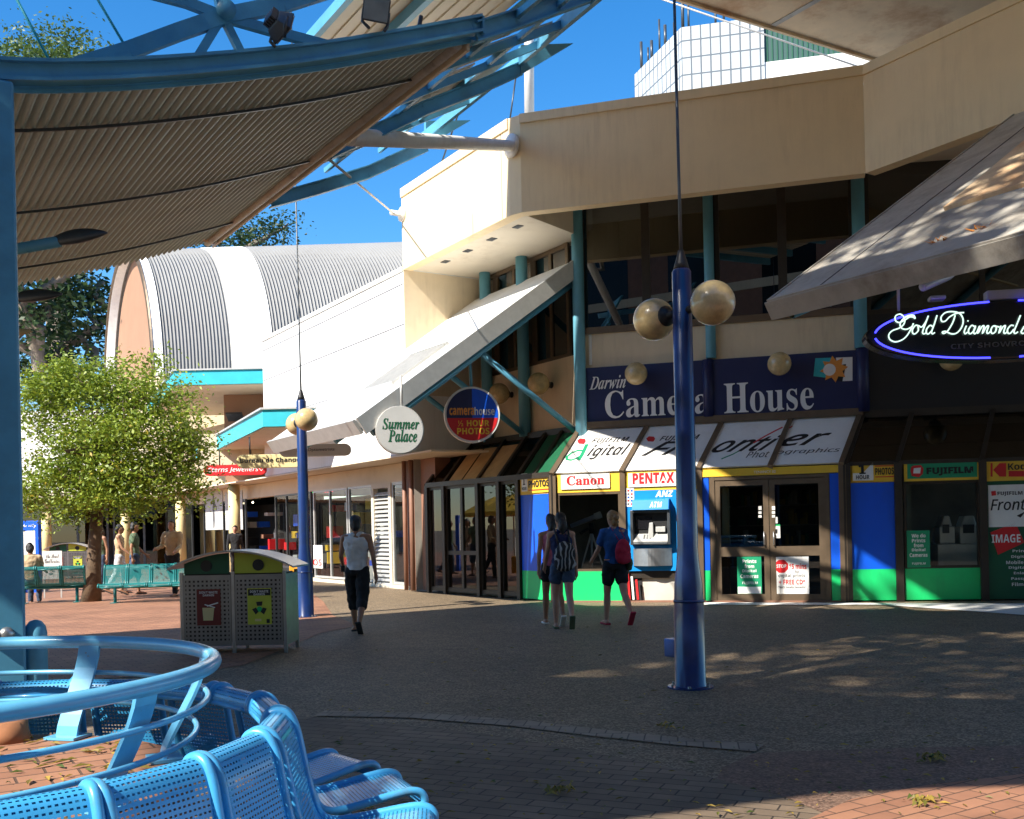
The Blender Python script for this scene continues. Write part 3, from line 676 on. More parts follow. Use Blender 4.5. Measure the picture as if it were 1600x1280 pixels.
b.text('Camera', PSG, *PSG.tr(946, 655, 1109, 646, 611), .02, 'serif'); b.text('House', PSG, *PSG.tr(1132, 647, 1272, 640, 599), .02, 'serif')
b.text('Darwin', PSG, *PSG.tr(921, 611, 977, 605, 590), .012, 'serif_it', weight=.004, shear=.15)
b.build('lettering', 'letter_white', sgn)
b = MB()
b.use(0).pp(PSG, [PSG.px(*p) for p in [(1274, 560), (1299, 559), (1297, 591), (1271, 588)]], 0, .006)
b.use(1).pp(PSG, [PSG.px(*p) for p in [(1306, 559), (1332, 558), (1332, 595), (1313, 596)]], 0, .006)
b.use(3).pp(PSG, [PSG.px(*p) for p in [(1310, 571), (1322, 569), (1316, 597), (1309, 595)]], .006, .009)
c = PSG.px(1303, 577); rr = .26
b.use(2).pp(PSG, [(c[0]+(rr if k % 2 == 0 else rr*.62)*math.cos(math.pi*k/8+.1), c[1]+(rr if k % 2 == 0 else rr*.62)*math.sin(math.pi*k/8+.1)) for k in range(16)], .009, .014)
c = PSG.px(1296, 578); b.use(1).disc(PSG, c[0], c[1], .115, .115, .014, .02)
b.build('star_emblem', ['turquoise', 'letter_white', 'orange', 'black'], sgn)

def wall_lamp(p, n, r, label, m='globe'):
    """globe lamp on a short black bracket; p on the wall, n out of it"""
    t = thing('wall_lamp', label, 'lamp', p, 0, 'globe lamps fixed to the shop walls')
    c = p+n*(r+.16)
    MB().ball(c, r).build('globe', m, t)
    MB().lathe([(.07, 0), (.07, .02), (.035, .04), (.035, .12), (.10, .14), (.115, .2)], p, 16, n).build('bracket', 'black', t)
wall_lamp(PSG.hit(999, 588), PSG.n, .225, 'small dusty globe lamp on the navy signboard beside the word Darwin')
wall_lamp(PSG.hit(1219, 573), PSG.n, .225, 'small dusty globe lamp on the navy signboard above the word House')
wall_lamp(PWR.hit(1478, 566), PWR.n, .22, 'dim globe lamp on the dark wall just below the oval neon sign')
nl = (PAW.n+V((0, -.25, 0))).normalized()
for x, y, w in ((800, 617, 'between the blue struts, left of the two on the cream wall'), (862, 602, 'behind the diagonal blue strut, nearer the corner column')):
    wall_lamp(PAW.hit(x, y), nl, .235, 'globe lamp '+w)

t = board('brand_sign', 'white Canon sign with red letters on the yellow band', PB, PB.r(877, 741, 953, 764), 'sign_white', .022)
def lift(t, w, pl=PB):
    """set a board in front of the wall it hangs on"""
    LIFTS.append((t, pl.n*w))
LIFTS = []
lift(t, .03)
b = MB(); b.text('Canon', PB, *PB.tr(886, 759, 945, 757, 744), .006, 'serif', weight=.012); b.build('lettering', 'red', t); b = None
t2 = board('brand_sign', 'white Pentax sign with bold red letters above the cash machine', PB, PB.r(982, 738, 1086, 760), 'sign_white', .022); lift(t2, .03)
b = MB(); b.text('PENTAX', PB, *PB.tr(989, 757, 1054, 754, 740), .006, 'sans_b', weight=.02); b.build('lettering', 'red', t2)
t3 = board('photo_sign', 'small yellow one hour photos sign left of the Canon window', PA, (sx(PA, 817, 755), zY+.03, sx(PA, 861, 755), zE-.05), 'yellow', .012); lift(t3, .03, PA)
b = MB()
s0, z0, s1, z1 = PA.r(817, 740, 826, 768); b.use(0).pr(PA, s0, z0, s1, z1, 0, .006); b.use(1).text('1', PA, *PA.tr(819, 758, 823, 758, 743), .01, 'serif', weight=.02); b.text('HOUR', PA, *PA.tr(818, 766, 825, 766, 761), .01, 'sans_b')
b.text('PHOTOS', PA, *PA.tr(828, 761, 860, 761, 750), .01, 'sans_b', weight=.02)
b.use(2); [b.pr(PA, sx(PA, 828, 755), PA.px(845, y)[1], sx(PA, 860, 755), PA.px(845, y-1.6)[1], 0, .006) for y in (747, 766)]
b.build('lettering', ['sign_white', 'letter_black', 'red'], t3)
t4 = board('photo_sign', 'one hour photos sign half white, half yellow, right of the shop doors', PR, PR.r(1331, 722, 1398, 752), 'yellow', .012); lift(t4, .03, PR)
b = MB()
s0, z0, s1, z1 = PR.r(1332, 723, 1364, 751); b.use(0).pp(PR, [(s0, z0), (s1, z0), (s1, z1), (s0+(s1-s0)*.5, z0+(z1-z0)*.42), (s0, z0+(z1-z0)*.42)], 0, .005)
b.use(1).text('1', PR, *PR.tr(1341, 741, 1352, 741, 725), .01, 'serif', weight=.03); b.text('HOUR', PR, *PR.tr(1337, 749, 1358, 749, 742.5), .01, 'sans_b'); b.text('PHOTOS', PR, *PR.tr(1367, 742, 1396, 742, 731), .01, 'sans_b', weight=.01)
b.use(2); [b.pr(PR, sx(PR, 1367, 740), PR.px(1380, y)[1], sx(PR, 1396, 740), PR.px(1380, y-1.5)[1], 0, .005) for y in (729, 746)]
b.build('lettering', ['sign_white', 'letter_black', 'red'], t4)
t5 = board('brand_sign', 'green Fujifilm sign in a yellow frame over the right hand shop window', PR, PR.r(1412, 720, 1531, 751), 'yellow', .022); lift(t5, .03, PR)
b = MB()
s0, z0, s1, z1 = PR.r(1417, 724, 1526, 747); b.use(0).pr(PR, s0, z0, s1, z1, 0, .005)
b.use(1).text('FUJIFILM', PR, *PR.tr(1447, 743, 1520, 743, 730), .009, 'sans_b', weight=.03)
b.use(2); b.pp(PR, [PR.px(*p) for p in [(1427, 728), (1438, 727), (1442, 732), (1441, 741), (1435, 746), (1424, 744), (1422, 736), (1423, 730)]], .005, .01)
b.use(3); b.pp(PR, [PR.px(*p) for p in [(1427, 732), (1438, 731), (1437, 740), (1426, 740)]], .01, .012)
b.build('lettering', ['sign_green', 'letter_black', 'red', 'sign_white'], t5)
t6 = board('brand_sign', 'yellow Kodak sign with a red emblem at the far right shop panel', PR, PR.r(1538, 720, 1640, 751), 'yellow', .022); lift(t6, .03, PR)
b = MB()
b.use(0).pp(PR, [PR.px(*p) for p in [(1547, 724), (1550, 724), (1550, 745), (1547, 745)]], 0, .006); b.pp(PR, [PR.px(*p) for p in [(1551, 734.5), (1561, 724), (1571, 724), (1571, 745), (1561, 745)]], 0, .006)
b.pp(PR, [PR.px(*p) for p in [(1575, 736), (1636, 736), (1636, 745), (1575, 745)]], 0, .006)
b.use(1).text('Kodak', PR, *PR.tr(1574, 734, 1622, 734, 723), .009, 'sans_b')
b.build('lettering', ['red', 'letter_black'], t6)
t7 = board('photo_poster', 'white Frontier poster with black letters on the dark green panel', PR, PR.r(1544, 757, 1640, 823), 'sign_white', .015); lift(t7, .02, PR)
b = MB(); b.use(0).text('FUJIFILM', PR, *PR.tr(1558, 775, 1597, 775, 768), .005, 'sans_b'); b.text('Frontier', PR, *PR.tr(1547, 797, 1630, 797, 779), .005, 'sans_i', weight=.01)
b.pp(PR, [PR.px(*p) for p in [(1588, 806), (1602, 799), (1594, 809)]], 0, .004)
b.use(1).pp(PR, [PR.px(*p) for p in [(1548, 768), (1555, 767), (1556, 774), (1549, 775)]], 0, .005); b.build('lettering', ['letter_black', 'red'], t7)
t8 = thing('image_sign', 'tilted red IMAGE placard with white letters on the dark green panel', 'sign', PR.P(3, 1.4, .02)); b = MB()
b.pp(PR, [PR.px(*p) for p in [(1547, 832), (1586, 817), (1600, 848), (1559, 867)]], .005, .02); b.build('board', 'red', t8)
b = MB(); b.text('IMAGE', PR, *PR.tr(1549, 848, 1594, 848, 835), .024, 'sans_b'); b.build('lettering', 'letter_white', t8)
b = MB()
for i, s_ in enumerate(('Printing', 'Digital Cameras', 'Mobile Phones', 'Digital Albums', 'Enlargements', 'Passport Photos', 'Film & CD')):
    y = 864+i*8.6; x0 = (1582, 1580, 1572, 1576, 1584, 1580, 1581)[i]; b.text(s_, PR, *PR.tr(x0, y, x0+len(s_)*4.6, y, y-5.5), .006, 'sans_b')
b.build('service_list', 'letter_white', shop)
t9 = board('window_poster', 'green poster offering prints from digital cameras in the right hand window', PR, PR.r(1417, 829, 1453, 887), 'sign_green', .01); lift(t9, .012, PR)
b = MB()
for i, s_ in enumerate(('We do', 'Prints', 'from', 'Digital', 'Cameras')): y = 840+i*7.6; w = (22, 21, 15, 21, 28)[i]; b.text(s_, PR, *PR.tr(1435-w/2, y, 1435+w/2, y, y-6), .005, 'sans_b', weight=.01)
b.text('FUJIFILM', PR, *PR.tr(1425, 883, 1446, 883, 879), .005, 'sans_b'); b.build('lettering', 'letter_white', t9)
PD = PB.off(-.006)
t10 = board('door_poster', 'green prints poster low inside the left shop door', PD, PD.r(1152, 870, 1190, 928), 'sign_green', .01)
b = MB()
for i, s_ in enumerate(('Prints', 'from', 'Digital', 'Cameras')): y = 880+i*7.8; w = (22, 15, 22, 28)[i]; b.text(s_, PD, *PD.tr(1171-w/2, y, 1171+w/2, y, y-6), .004, 'sans_b', weight=.01)
b.text('FUJIFILM', PD, *PD.tr(1160, 914, 1184, 914, 909), .004, 'sans_b'); s0, z0, s1, z1 = PD.r(1153, 917, 1189, 927.5); b.pr(PD, s0, z0, s1, z1, 0, .002)
b.build('lettering', 'letter_white', t10)
t11 = board('door_poster', 'white STOP digital prints poster low inside the right shop door', PD, PD.r(1213, 870, 1264, 928), 'sign_white', .01)
b = MB(); c = PD.px(1221, 885); b.use(0).pp(PD, [(c[0]+.13*math.cos(math.pi*k/4+.39), c[1]+.13*math.sin(math.pi*k/4+.39)) for k in range(8)], 0, .003)
b.use(1).text('STOP', PD, *PD.tr(1213.5, 887.5, 1228.5, 887.5, 882), .005, 'sans_b'); b.use(0).text('15 mins', PD, *PD.tr(1233, 890, 1260, 889, 881), .004, 'sans_b', weight=.01)
b.use(2).text('for', PD, *PD.tr(1242, 896, 1249, 896, 891), .004, 'sans_b'); b.text('digital prints', PD, *PD.tr(1216, 904, 1258, 903, 897), .004, 'sans_b')
b.use(0).text('+ FREE CD*', PD, *PD.tr(1217, 914, 1258, 913, 906), .004, 'sans_b', weight=.01); b.use(2).text('That’s totally fantastic!', PD, *PD.tr(1216, 921, 1259, 920, 916), .004, 'sans_b')
b.build('lettering', ['red', 'letter_white', 'letter_grey'], t11)

# cash machine let into the blue panel
atm = thing('cash_machine', 'grey and blue cash machine in the bright blue panel, steel tray below', 'cash machine', PB.P(sx(PB, 1018, 840), 0))
s0, z0, s1, z1 = PB.r(987, 797, 1049, 851); w = s1-s0
b = MB(); e = .055
b.pr(PB, s0, z0, s0+e, z1, 0, .16); b.pr(PB, s1-e, z0, s1, z1, 0, .16); b.pr(PB, s0+e, z1-e, s1-e, z1, 0, .15); b.pr(PB, s0+e, z0, s1-e, z0+e*.7, 0, .17)
b.build('bezel', 'dark_steel', atm, .008)
b = MB(); b.pr(PB, s0+e, z0+e*.7, s1-e, z1-e, .003, .012); b.build('recess', 'black', atm)
b = MB(); b.pp(PB, [(s0+e+.03, z0+.30), (s0+w*.52, z0+.30), (s0+w*.52, z1-.12), (s0+e+.03, z1-.12)], .012, .03); b.build('screen', 'black_gloss', atm)
b = MB(); q = [PB.P(s0+e, z0+.05, .16), PB.P(s1-e, z0+.05, .16), PB.P(s1-e, z0+.19, .02), PB.P(s0+e, z0+.19, .02)]; b.prism(q, Z*.02); b.build('shelf', 'galvanised', atm)
b = MB()
for i in range(4):
    for j in range(3): p = q[0].lerp(q[3], .3+i*.15)+(q[1]-q[0])*(.28+j*.09)+Z*.02; b.obox(p, tB*.035, (q[3]-q[0]).normalized()*.018, Z*.008)
b.build('keypad', 'steel', atm)
b = MB(); b.pp(PB, [(s0+w*.42, z0+.12), (s0+w*.56, z0+.12), (s0+w*.56, z0+.42), (s0+w*.47, z0+.42)], .012, .10); b.pr(PB, s0+w*.62, z0+.24, s0+w*.86, z0+.34, .012, .08); b.build('card_reader', 'galvanised', atm, .006)
hs0, hz0, hs1, hz1 = PB.r(990, 779, 1047, 797)
b = MB(); b.prism([PB.P(hs0, hz0, 0), PB.P(hs0, hz0, .22), PB.P(hs0, hz1-.03, .17), PB.P(hs0, hz1, .0)], tB*(hs1-hs0)); b.build('hood', 'atm_blue', atm, .006)
PH = PL(PB.P(hs0, hz0, .22), tB, PB.P(0, hz1-.03, .17)-PB.P(0, hz0, .22))
b = MB(); b.text('ATM', PH, .34, .045, .58, .155, .004, 'sans_it'); b.text('ANZ', PB, *PB.tr(1024, 777, 1052, 776, 767), .004, 'sans_it', weight=.02); b.build('lettering', 'letter_white', atm)
ts0, tz0, ts1, tz1 = PB.r(990, 857, 1050, 884); b = MB(); n = 12; vs = []
prof = [PB.P(ts0+(ts1-ts0)*k/n, tz0, .02+.19*math.sin(math.pi*k/n)) for k in range(n+1)]
b.prism([PB.P(ts0, tz0, 0)]+prof+[PB.P(ts1, tz0, 0)], Z*(tz1-tz0)); b.build('tray', 'steel', atm)
bk_ = board('notice_sheet', 'white sheet of small card symbols stuck beside the cash machine', PB, PB.r(973, 763, 991, 792), 'sign_white', .006); lift(bk_, .009)
b = MB()
for i in range(5):
    for j in range(3): s_, z_ = PB.px(975.5+j*5, 767+i*5.2); b.use((i*2+j) % 3).pr(PB, s_, z_-.018, s_+.04, z_+.018, 0, .0015)
b.build('symbol', ['letter_grey', 'red', 'cobalt'], bk_)
b = MB()
for k, x in enumerate((978, 984, 990, 997)):
    s_ = sx(PB, x, 915); b.use(k % 2).bar(PB.P(s_, .05, .03), PB.P(s_-.03, .62-.06*k, .02), .04, .02, PB.n)
t = b.build('rolled_poster', ['sign_white', 'red'], None); tag(t, 'bundle of red and white rolled posters leaning below the cash machine edge', 'posters')

# telescope on its tripod in the Canon window
tel = thing('telescope', 'pale telescope on a white tripod standing in the Canon window', 'telescope', PB.P(sx(PB, 923, 840), 0, -.7)); PT = PB.off(-.7)
a = PT.hit(892, 822); e = PT.hit(939, 804); MB().tube([a, a.lerp(e, .8), a.lerp(e, .8), e], [.045, .05, .07, .07], 14).build('tube', 'white_paint', tel)
c = PT.hit(924, 826); MB().tube([c+Z*.12, c-Z*.10], .05, 10).build('mount', 'black', tel)
for dx, dy in ((-.32, -.1), (.32, -.15), (.02, .35)): MB().tube([c-Z*.08, V((c.x+dx, c.y+dy, .33))], [.022, .014], 8).build('leg', 'white_paint', tel)
MB().tube([PT.hit(920, 826)-PT.n*-.05, PT.hit(908, 834)+PT.n*.1], .03, 8).build('eyepiece', 'black', tel)
# plinth in the windows
b = MB(); b.pr(PB, .1, .04, bx[1]-.08, zG-.16, -1.4, -.12); b.build('window_plinth', 'interior', shop)
b = MB(); b.pr(PR, sx(PR, 1414, 850), .04, sx(PR, 1640, 850), zg2-.04, -1.6, -.12); b.build('window_plinth', 'interior_light', shop)
for x0, x1, w in ((1468, 1492, 'left'), (1500, 1531, 'right')):
    pl = PR.off(-.6); s0, z0, s1, z1 = pl.r(x0, 806, x1, 850)
    t = thing('photo_printer', ('narrower' if w == 'left' else 'wider')+' white photo printing machine inside the right hand window', 'printer', pl.P((s0+s1)/2, zg2))
    b = MB(); b.pr(pl, s0, z0, s1, z0+(z1-z0)*.62, -.5, 0); b.pp(pl, [(s0+.03, z0+(z1-z0)*.62), (s1-.03, z0+(z1-z0)*.62), (s1-.08, z1), (s0+.1, z1)], -.45, -.05); b.build('casing', 'sign_white', t, .02)
    b = MB(); b.pr(pl, s0+.05, z0+.2, s1-.1, z0+.36, .001, .012); b.build('slot', 'letter_grey', t)
    b = MB(); b.pr(pl, s0-.06, .55, s1+.06, z0-.004, -.6, .08); b.build('cabinet', 'sign_white', t, .01)

# hanging round signs
def round_sign(name, label, x, y, d, rpx, t_, rim, face):
    c = at(x, y, d); pl = PL(c, t_); r = rpx*d/1600
    t = thing(name, label, 'sign', c-Z*r)
    b = MB(); b.disc(pl, 0, 0, r, r, -.14, .0); b.build('casing', rim, t, .01)
    return t, pl, r
t, pl, r = round_sign('round_sign', 'round Camera House half hour photos sign, navy and blue over red', 738, 648, 20.0, 44, V((.985, .17, 0)), 'white_paint', '')
b = MB(); R2 = r*.92
def sector(a0, a1, n=24): return [(R2*math.cos(a0+(a1-a0)*k/n), R2*math.sin(a0+(a1-a0)*k/n)) for k in range(n+1)]
yb = -.12*r; ab = math.asin(yb/R2)
b.use(0).pp(pl, [(0, yb)]+[(0, R2)]+sector(math.pi/2, math.pi-ab)[1:], .001, .008); b.use(1).pp(pl, [(0, yb)]+sector(ab, math.pi/2), .001, .008)
b.use(2).pp(pl, sector(math.pi-ab, 2*math.pi+ab), .001, .008)
b.use(3).text('camera', pl, -.82*r, -.02*r, .07*r, .24*r, .011, 'sans_b', weight=.02); b.use(4).text('house', pl, .08*r, -.02*r, .80*r, .27*r, .011, 'sans_b')
b.use(5).text('½ HOUR', pl, -.52*r, -.42*r, .60*r, -.20*r, .011, 'sans_b', weight=.01); b.text('PHOTOS', pl, -.56*r, -.70*r, .60*r, -.47*r, .011, 'sans_b', weight=.01)
b.build('face', ['navy', 'cobalt', 'red', 'orange', 'sign_white', 'yellow'], t)
MB().tube([pl.P(0, r-.02, -.07), pl.P(-.02, r+.62, -.07)], .03, 8).build('hanger', 'column_blue', t)
t, pl, r = round_sign('round_sign', 'round pale Summer Palace sign with green italic lettering', 625, 672, 18.6, 38, V((.97, .25, 0)), 'galvanised', '')
b = MB(); b.disc(pl, 0, 0, r*.95, r*.95, .001, .006); b.build('face', 'poster_grey', t)
b = MB(); b.text('Summer', pl, -.73*r, .02*r, .80*r, .48*r, .010, 'serif_it', weight=.012); b.text('Palace', pl, -.50*r, -.50*r, .70*r, .02*r, .010, 'serif_it', weight=.012); b.build('lettering', 'dark_green', t)
MB().tube([pl.P(.05, r-.02, -.07), pl.P(.05, r+.55, -.07)], .025, 8).build('hanger', 'galvanised', t)
def capsule(name, label, rect, d, m, txt, tm, st, box, t_=V((1, 0, 0)), hang=()):
    x0, y0, x1, y1 = rect; c = at((x0+x1)/2, (y0+y1)/2, d); pl = PL(c, t_); w = (x1-x0)/2*d/1600; h = (y1-y0)/2*d/1600
    t = thing(name, label, 'sign', c-Z*h)
    pts = [(w-h+h*math.cos(a), h*math.sin(a)) for a in [-math.pi/2+math.pi*k/10 for k in range(11)]]+[(-w+h+h*math.cos(a), h*math.sin(a)) for a in [math.pi/2+math.pi*k/10 for k in range(11)]]
    b = MB(); b.pp(pl, pts, -.12, 0); b.build('board', m, t, .01)
    b = MB(); b.text(txt, pl, w*box[0], h*box[1], w*box[2], h*box[3], .008, st, weight=.01); b.build('lettering', tm, t)
    for k in hang: MB().tube([pl.P(w*k, h-.01, -.06), pl.P(w*k, h+.45, -.06)], .02, 6).build('hanger', 'black', t)
    return t
capsule('hanging_sign', 'cream capsule shaped Bureau de Change sign hanging beside the blue pole', (369, 710, 473, 731), 25.5, 'cream_yellow', 'Bureau de Change', 'letter_black', 'sans_b', (-.88, -.42, .92, .5), hang=(-.6, .7))
capsule('hanging_sign', 'red Sterns Jewellers sign with white letters over the jeweller window', (318, 726, 416, 743), 31, 'red', 'Sterns Jewellers♡', 'letter_white', 'sans_i', (-.86, -.5, .92, .55), hang=(-.5, .5))
t = capsule('hanging_sign', 'long grey oval Optometrists sign under the sloping canopy', (436, 694, 548, 713), 22.5, 'poster_grey', 'Optometrists', 'letter_grey', '', (-.2, -.3, .55, .35), hang=(-.5, .6))

for t_, w_ in LIFTS: t_.location = t_.location+w_
# ================================================================== SLOPING WHITE CANOPY OVER THE LEFT SHOPS
PEX = PL(W0, Q)                                    # vertical plane across the mall at the shop corner
qe, ze = PEX.px(556, 657); qt, zt = 0.0, 6.95
E0 = PEX.P(qe, ze); E1 = PL(E0, -A).hit(421, 690); E1.z = E0.z; LC = (E1-E0).length
can = thing('sloping_canopy', 'sunlit white sloping canopy on blue steel struts beside the camera shop corner', 'canopy', W0)
T0 = W0+Z*zt-Q*.1; T1 = T0+A*LC
dn = (T0-E0).cross(A).normalized(); dn = dn if dn.z < 0 else -dn
MB().prism([E0, T0, T1, E1], dn*.16).build('roof_deck', 'white_paint', can)
b = MB(); b.obox(E0-A*.03+dn*.30, (T0-E0), -dn*.335, -A*.06); b.obox(E0+(E0-T0).normalized()*.002+dn*.26, E1-E0, -dn*.29, (E0-T0).normalized()*.06)
b.build('edge_trim', 'galvanised', can)
b = MB(); PC = PL(E0, -A, T0-E0); 
p = [(615, 567), (692, 541), (640, 588), (564, 617)]; q4 = [PC.px(*k) for k in [(560, 618), (637, 567), (692, 541), (640, 583)]]
s0 = min(k[0] for k in q4); s1 = max(k[0] for k in q4); u0 = min(k[1] for k in q4); u1 = max(k[1] for k in q4)
b.pr(PC, s0, u0, s1, u0+.05, 0, .07); b.pr(PC, s0, u1-.05, s1, u1, 0, .07)
for k in range(12): a = s0+(s1-s0)*k/12; b.pr(PC, a, u0+.05, a+.05, u1-.05, .0, .055)
b.build('roof_vent', 'galvanised', can)
for k in range(3):
    o = A*(.12+k*1.75)
    r0 = E0+o+dn*.38+(T0-E0)*.03; r1 = T0+o+dn*.38-(T0-E0)*.02
    MB().tube([r0, r1], .07, 12).build('rafter', 'blue_steel', can)
    mid = r0.lerp(r1, .50); ft = W0+o-Q*.05+Z*3.45
    MB().tube([mid, ft], .062, 12).build('strut', 'blue_steel', can)
b = MB()
for f in (.04, .5): p = E0+(T0-E0)*f+dn*.26; b.tube([p+A*.1, p+A*(LC-.1)], .06, 10)
b.build('purlin', 'blue_steel', can)
MB().tube([W0-Q*.02+Z*3.38-A*.05, W0+A*LC+Z*3.38], .05, 10).build('wall_rail', 'blue_steel', can)

# ================================================================== WHITE SIDED BUILDING AND ITS SHOPS
wb = thing('white_building', 'long white clad building with fine horizontal joints, glazed shops beneath', 'building', F1)
sW0 = PAF.px(411, 600)[0]; sW1 = sA1-.004
zr = 7.42; zb = 3.25
b = MB(); b.pr(PAF, sW0, zb, sW1, zr, -5, -.004); b.build('wall', 'white_wall', wb)
b = MB()
for x, y in ((516, 498), (516, 553), (470, 638)):
    z_ = PAF.px(x, y)[1]; b = MB(); b.pr(PAF, sW0+.01, z_-.012, sW1 if y < 600 else PAF.px(560, 615)[0], z_+.012, -.004, .0015); b.build('panel_joint', 'letter_grey', wb)
b = MB(); b.pr(PAF, sW0-.04, zr, sW1, zr+.1, -5, .03); b.build('coping', 'white_paint', wb)
PG = PL(PAF.P(0, 0)+Q*.95, -A); g_ = lambda x, y=830: PG.px(x, y)[0]
MB().prism([PAF.P(sW0-14, zb-.05), PAF.P(sW1+1.2, zb-.05), PG.P(sW1+1.4, zb-.05, -.4), PG.P(sW0-14, zb-.05, -.4)], Z*.04).build('soffit', 'soffit', wb)
b = MB(); b.pr(PG, sW0-14, 2.72, g_(640), zb-.06, -.3, 0); b.build('bulkhead', 'soffit', wb)
b = MB(); b.pr(PG, g_(636), 0, PA.px(670, 850)[0]*0+g_(636)+1.6, 3.4, -.4, .02); b.build('tiled_pier', 'brown_tile', wb)
MB().tube([PG.P(g_(640), 0, .12), PG.P(g_(640), 3.2, .12)], .055, 12).build('downpipe', 'brown_tile', wb)
MB().tube([PG.P(g_(652), 0, .14), PG.P(g_(652), 3.5, .14)], .06, 12).build('downpipe', 'brown_tile', wb)
window(PG, g_(613), .1, g_(635), 2.72, 1, 'galvanised', 'pane_clear', wb, fw=.07)
b = MB(); b.pr(PG, g_(583), .02, g_(586), 2.72, -.1, .03); b.pr(PG, g_(609), .02, g_(613), 2.72, -.1, .03); b.pr(PG, g_(586), 2.6, g_(609), 2.72, -.1, .03); b.build('louvre_frame', 'soffit', wb)
b = MB()
for k in range(22): z_ = .12+k*.112; b.prism([PG.P(g_(586), z_, -.06), PG.P(g_(586), z_+.02, -.06), PG.P(g_(586), z_-.05, .01), PG.P(g_(586), z_-.07, .01)], PG.t*(g_(609)-g_(586)))
b.build('louvre', 'galvanised', wb)
for x0, x1, n in ((545, 582, 1), (490, 543, 2)): window(PG, g_(x0), .12, g_(x1), 2.72, n, 'galvanised', 'pane_clear', wb, fw=.06, rails=())
window(PG, g_(430), .35, g_(486), 2.72, 3, 'dark_steel', 'pane_clear', wb, fw=.06)
window(PG, g_(318), .3, g_(384), 2.72, 2, 'dark_steel', 'pane_tint', wb, fw=.08)
window(PG, g_(210), .1, g_(300), 2.72, 5, 'dark_steel', 'pane_tint', wb, fw=.1)
for x in (304, 391): p = PG.P(g_(x), 0, .55); t = MB().tube([(p.x, p.y, 0), (p.x, p.y, zb-.05)], .20, 20).build('column', 'cream_yellow', wb)
for x in (430, 318): b = MB(); b.pr(PG, g_(x), .0, g_(x+1)+1.0, .35, -.1, -.01); 
b = MB(); b.pr(PG, g_(205), 0, g_(640), .09, -.2, .02); b.build('sill', 'soffit', wb)
b = MB(); b.pr(PG, g_(205), .0, g_(612), 2.7, -3.2, -3.1); b.build('back_wall', 'dark_wall', wb)
b = MB(); b.prism([PG.P(g_(205), .01, -.2), PG.P(g_(640), .01, -.2), PG.P(g_(640), .01, -3.1), PG.P(g_(205), .01, -3.1)], Z*.012); b.build('shop_floor', 'dark_wall', wb)
for i in range(9):
    a = g_(320)+i*(g_(600)-g_(320))/9; b = MB()
    b.pr(PG, a, .05, a+.8, rng.uniform(.9, 1.5), -1.9-rng.random(), -1.2); b.build('counter', rng.choice(('interior', 'dark_wall', 'dark_wall', 'poster_grey')), wb)
for i in range(34):        # stock on show behind the shop glass
    a = g_(330)+rng.random()*(g_(608)-g_(330)); z_ = rng.choice((.5, .9, 1.3, 1.7, 2.1)); b = MB(); b.pr(PG, a, z_, a+rng.uniform(.12, .5), z_+rng.uniform(.1, .38), -.75-rng.random()*.5, -.6)
    b.build('stock', rng.choice(('sign_white', 'poster_grey', 'red', 'yellow', 'cobalt', 'letter_grey', 'interior_light', 'brown_tile')), wb)
PP = PG.off(.02)
for x0, x1, w, hair in ((321, 348, 'woman in dark clothes with a bag', 1), (352, 379, 'figure in a dark jacket seen from behind', 0)):
    s0, z0, s1, z1 = PP.r(x0, 768, x1, 828)
    t = thing('window_poster', 'tall grey shop poster of a '+w, 'poster', PP.P((s0+s1)/2, z0))
    b = MB(); b.pr(PP, s0, z0, s1, z1, -.01, .004); b.build('board', 'poster_grey', t)
    b = MB(); H_ = z1-z0; c = (s0+s1)/2; f = lambda pts: b.pp(PP, [(c+x*H_*.9, z0+y*H_) for x, y in pts], .004, .007)
    if hair:
        f([(-.10, .05), (-.04, .05), (0, .30), (.06, .05), (.12, .05), (.07, .48), (.10, .62), (.24, .58), (.24, .62), (.08, .74), (.03, .78), (.06, .88), (.0, .94), (-.07, .90), (-.10, .70), (-.10, .45)])
        f([(.22, .50), (.30, .50), (.30, .60), (.22, .60)])
    else:
        f([(-.17, .22), (.17, .22), (.19, .62), (.12, .70), (.05, .72), (.08, .82), (.05, .92), (-.05, .93), (-.09, .85), (-.05, .72), (-.13, .69), (-.18, .6)])
        f([(-.12, .08), (-.05, .08), (-.02, .21), (-.12, .21)]); f([(.12, .08), (.05, .08), (.02, .21), (.12, .21)])
    b.build('figure_print', 'letter_grey', t)
b = MB()
for k in range(5): p = PG.P(g_(325+k*14), 2.6, -.35); b.ball(p, .035, 8, 6)
b.build('downlight', 'downlight', wb)
PN = PG.off(-.25)
for m, x0, w in (('neon_green', 488, 'green'), ('neon_red', 508, 'red')):
    b = MB(); s0, z0, s1, z1 = PN.r(x0, 757, x0+15, 769)
    for k in range(4): a = s0+(s1-s0)*k/4; b.bar(PN.P(a, z0), PN.P(a+.06, z1), .03, .02); b.bar(PN.P(a+.02, z1), PN.P(a+.14, (z0+z1)/2), .03, .02)
    tag(b.build('neon_tube', m), 'small '+w+' neon tubes glowing in the shop window behind the blue pole', 'neon light')
b = MB()
for k in range(7): s0, z0, s1, z1 = PN.r(484+k*7, 738, 488+k*7, 752); b.use(k % 2).pr(PN, s0, z0, s1, z1, .1, .11)
b.build('window_card', ['sign_white', 'poster_grey'], wb)
s0, z0, s1, z1 = PP.r(490, 852, 504, 888); b = MB(); b.pr(PP, s0, z0, s1, z1, -.01, .004); t = b.build('price_poster', 'sign_white'); tag(t, 'white price poster with red figures low on the glass beside the blue pole', 'poster')
b = MB(); b.text('OS', PP, *PP.tr(490, 884, 503, 884, 874), .008, 'sans_b'); b.build('lettering', 'red', t)

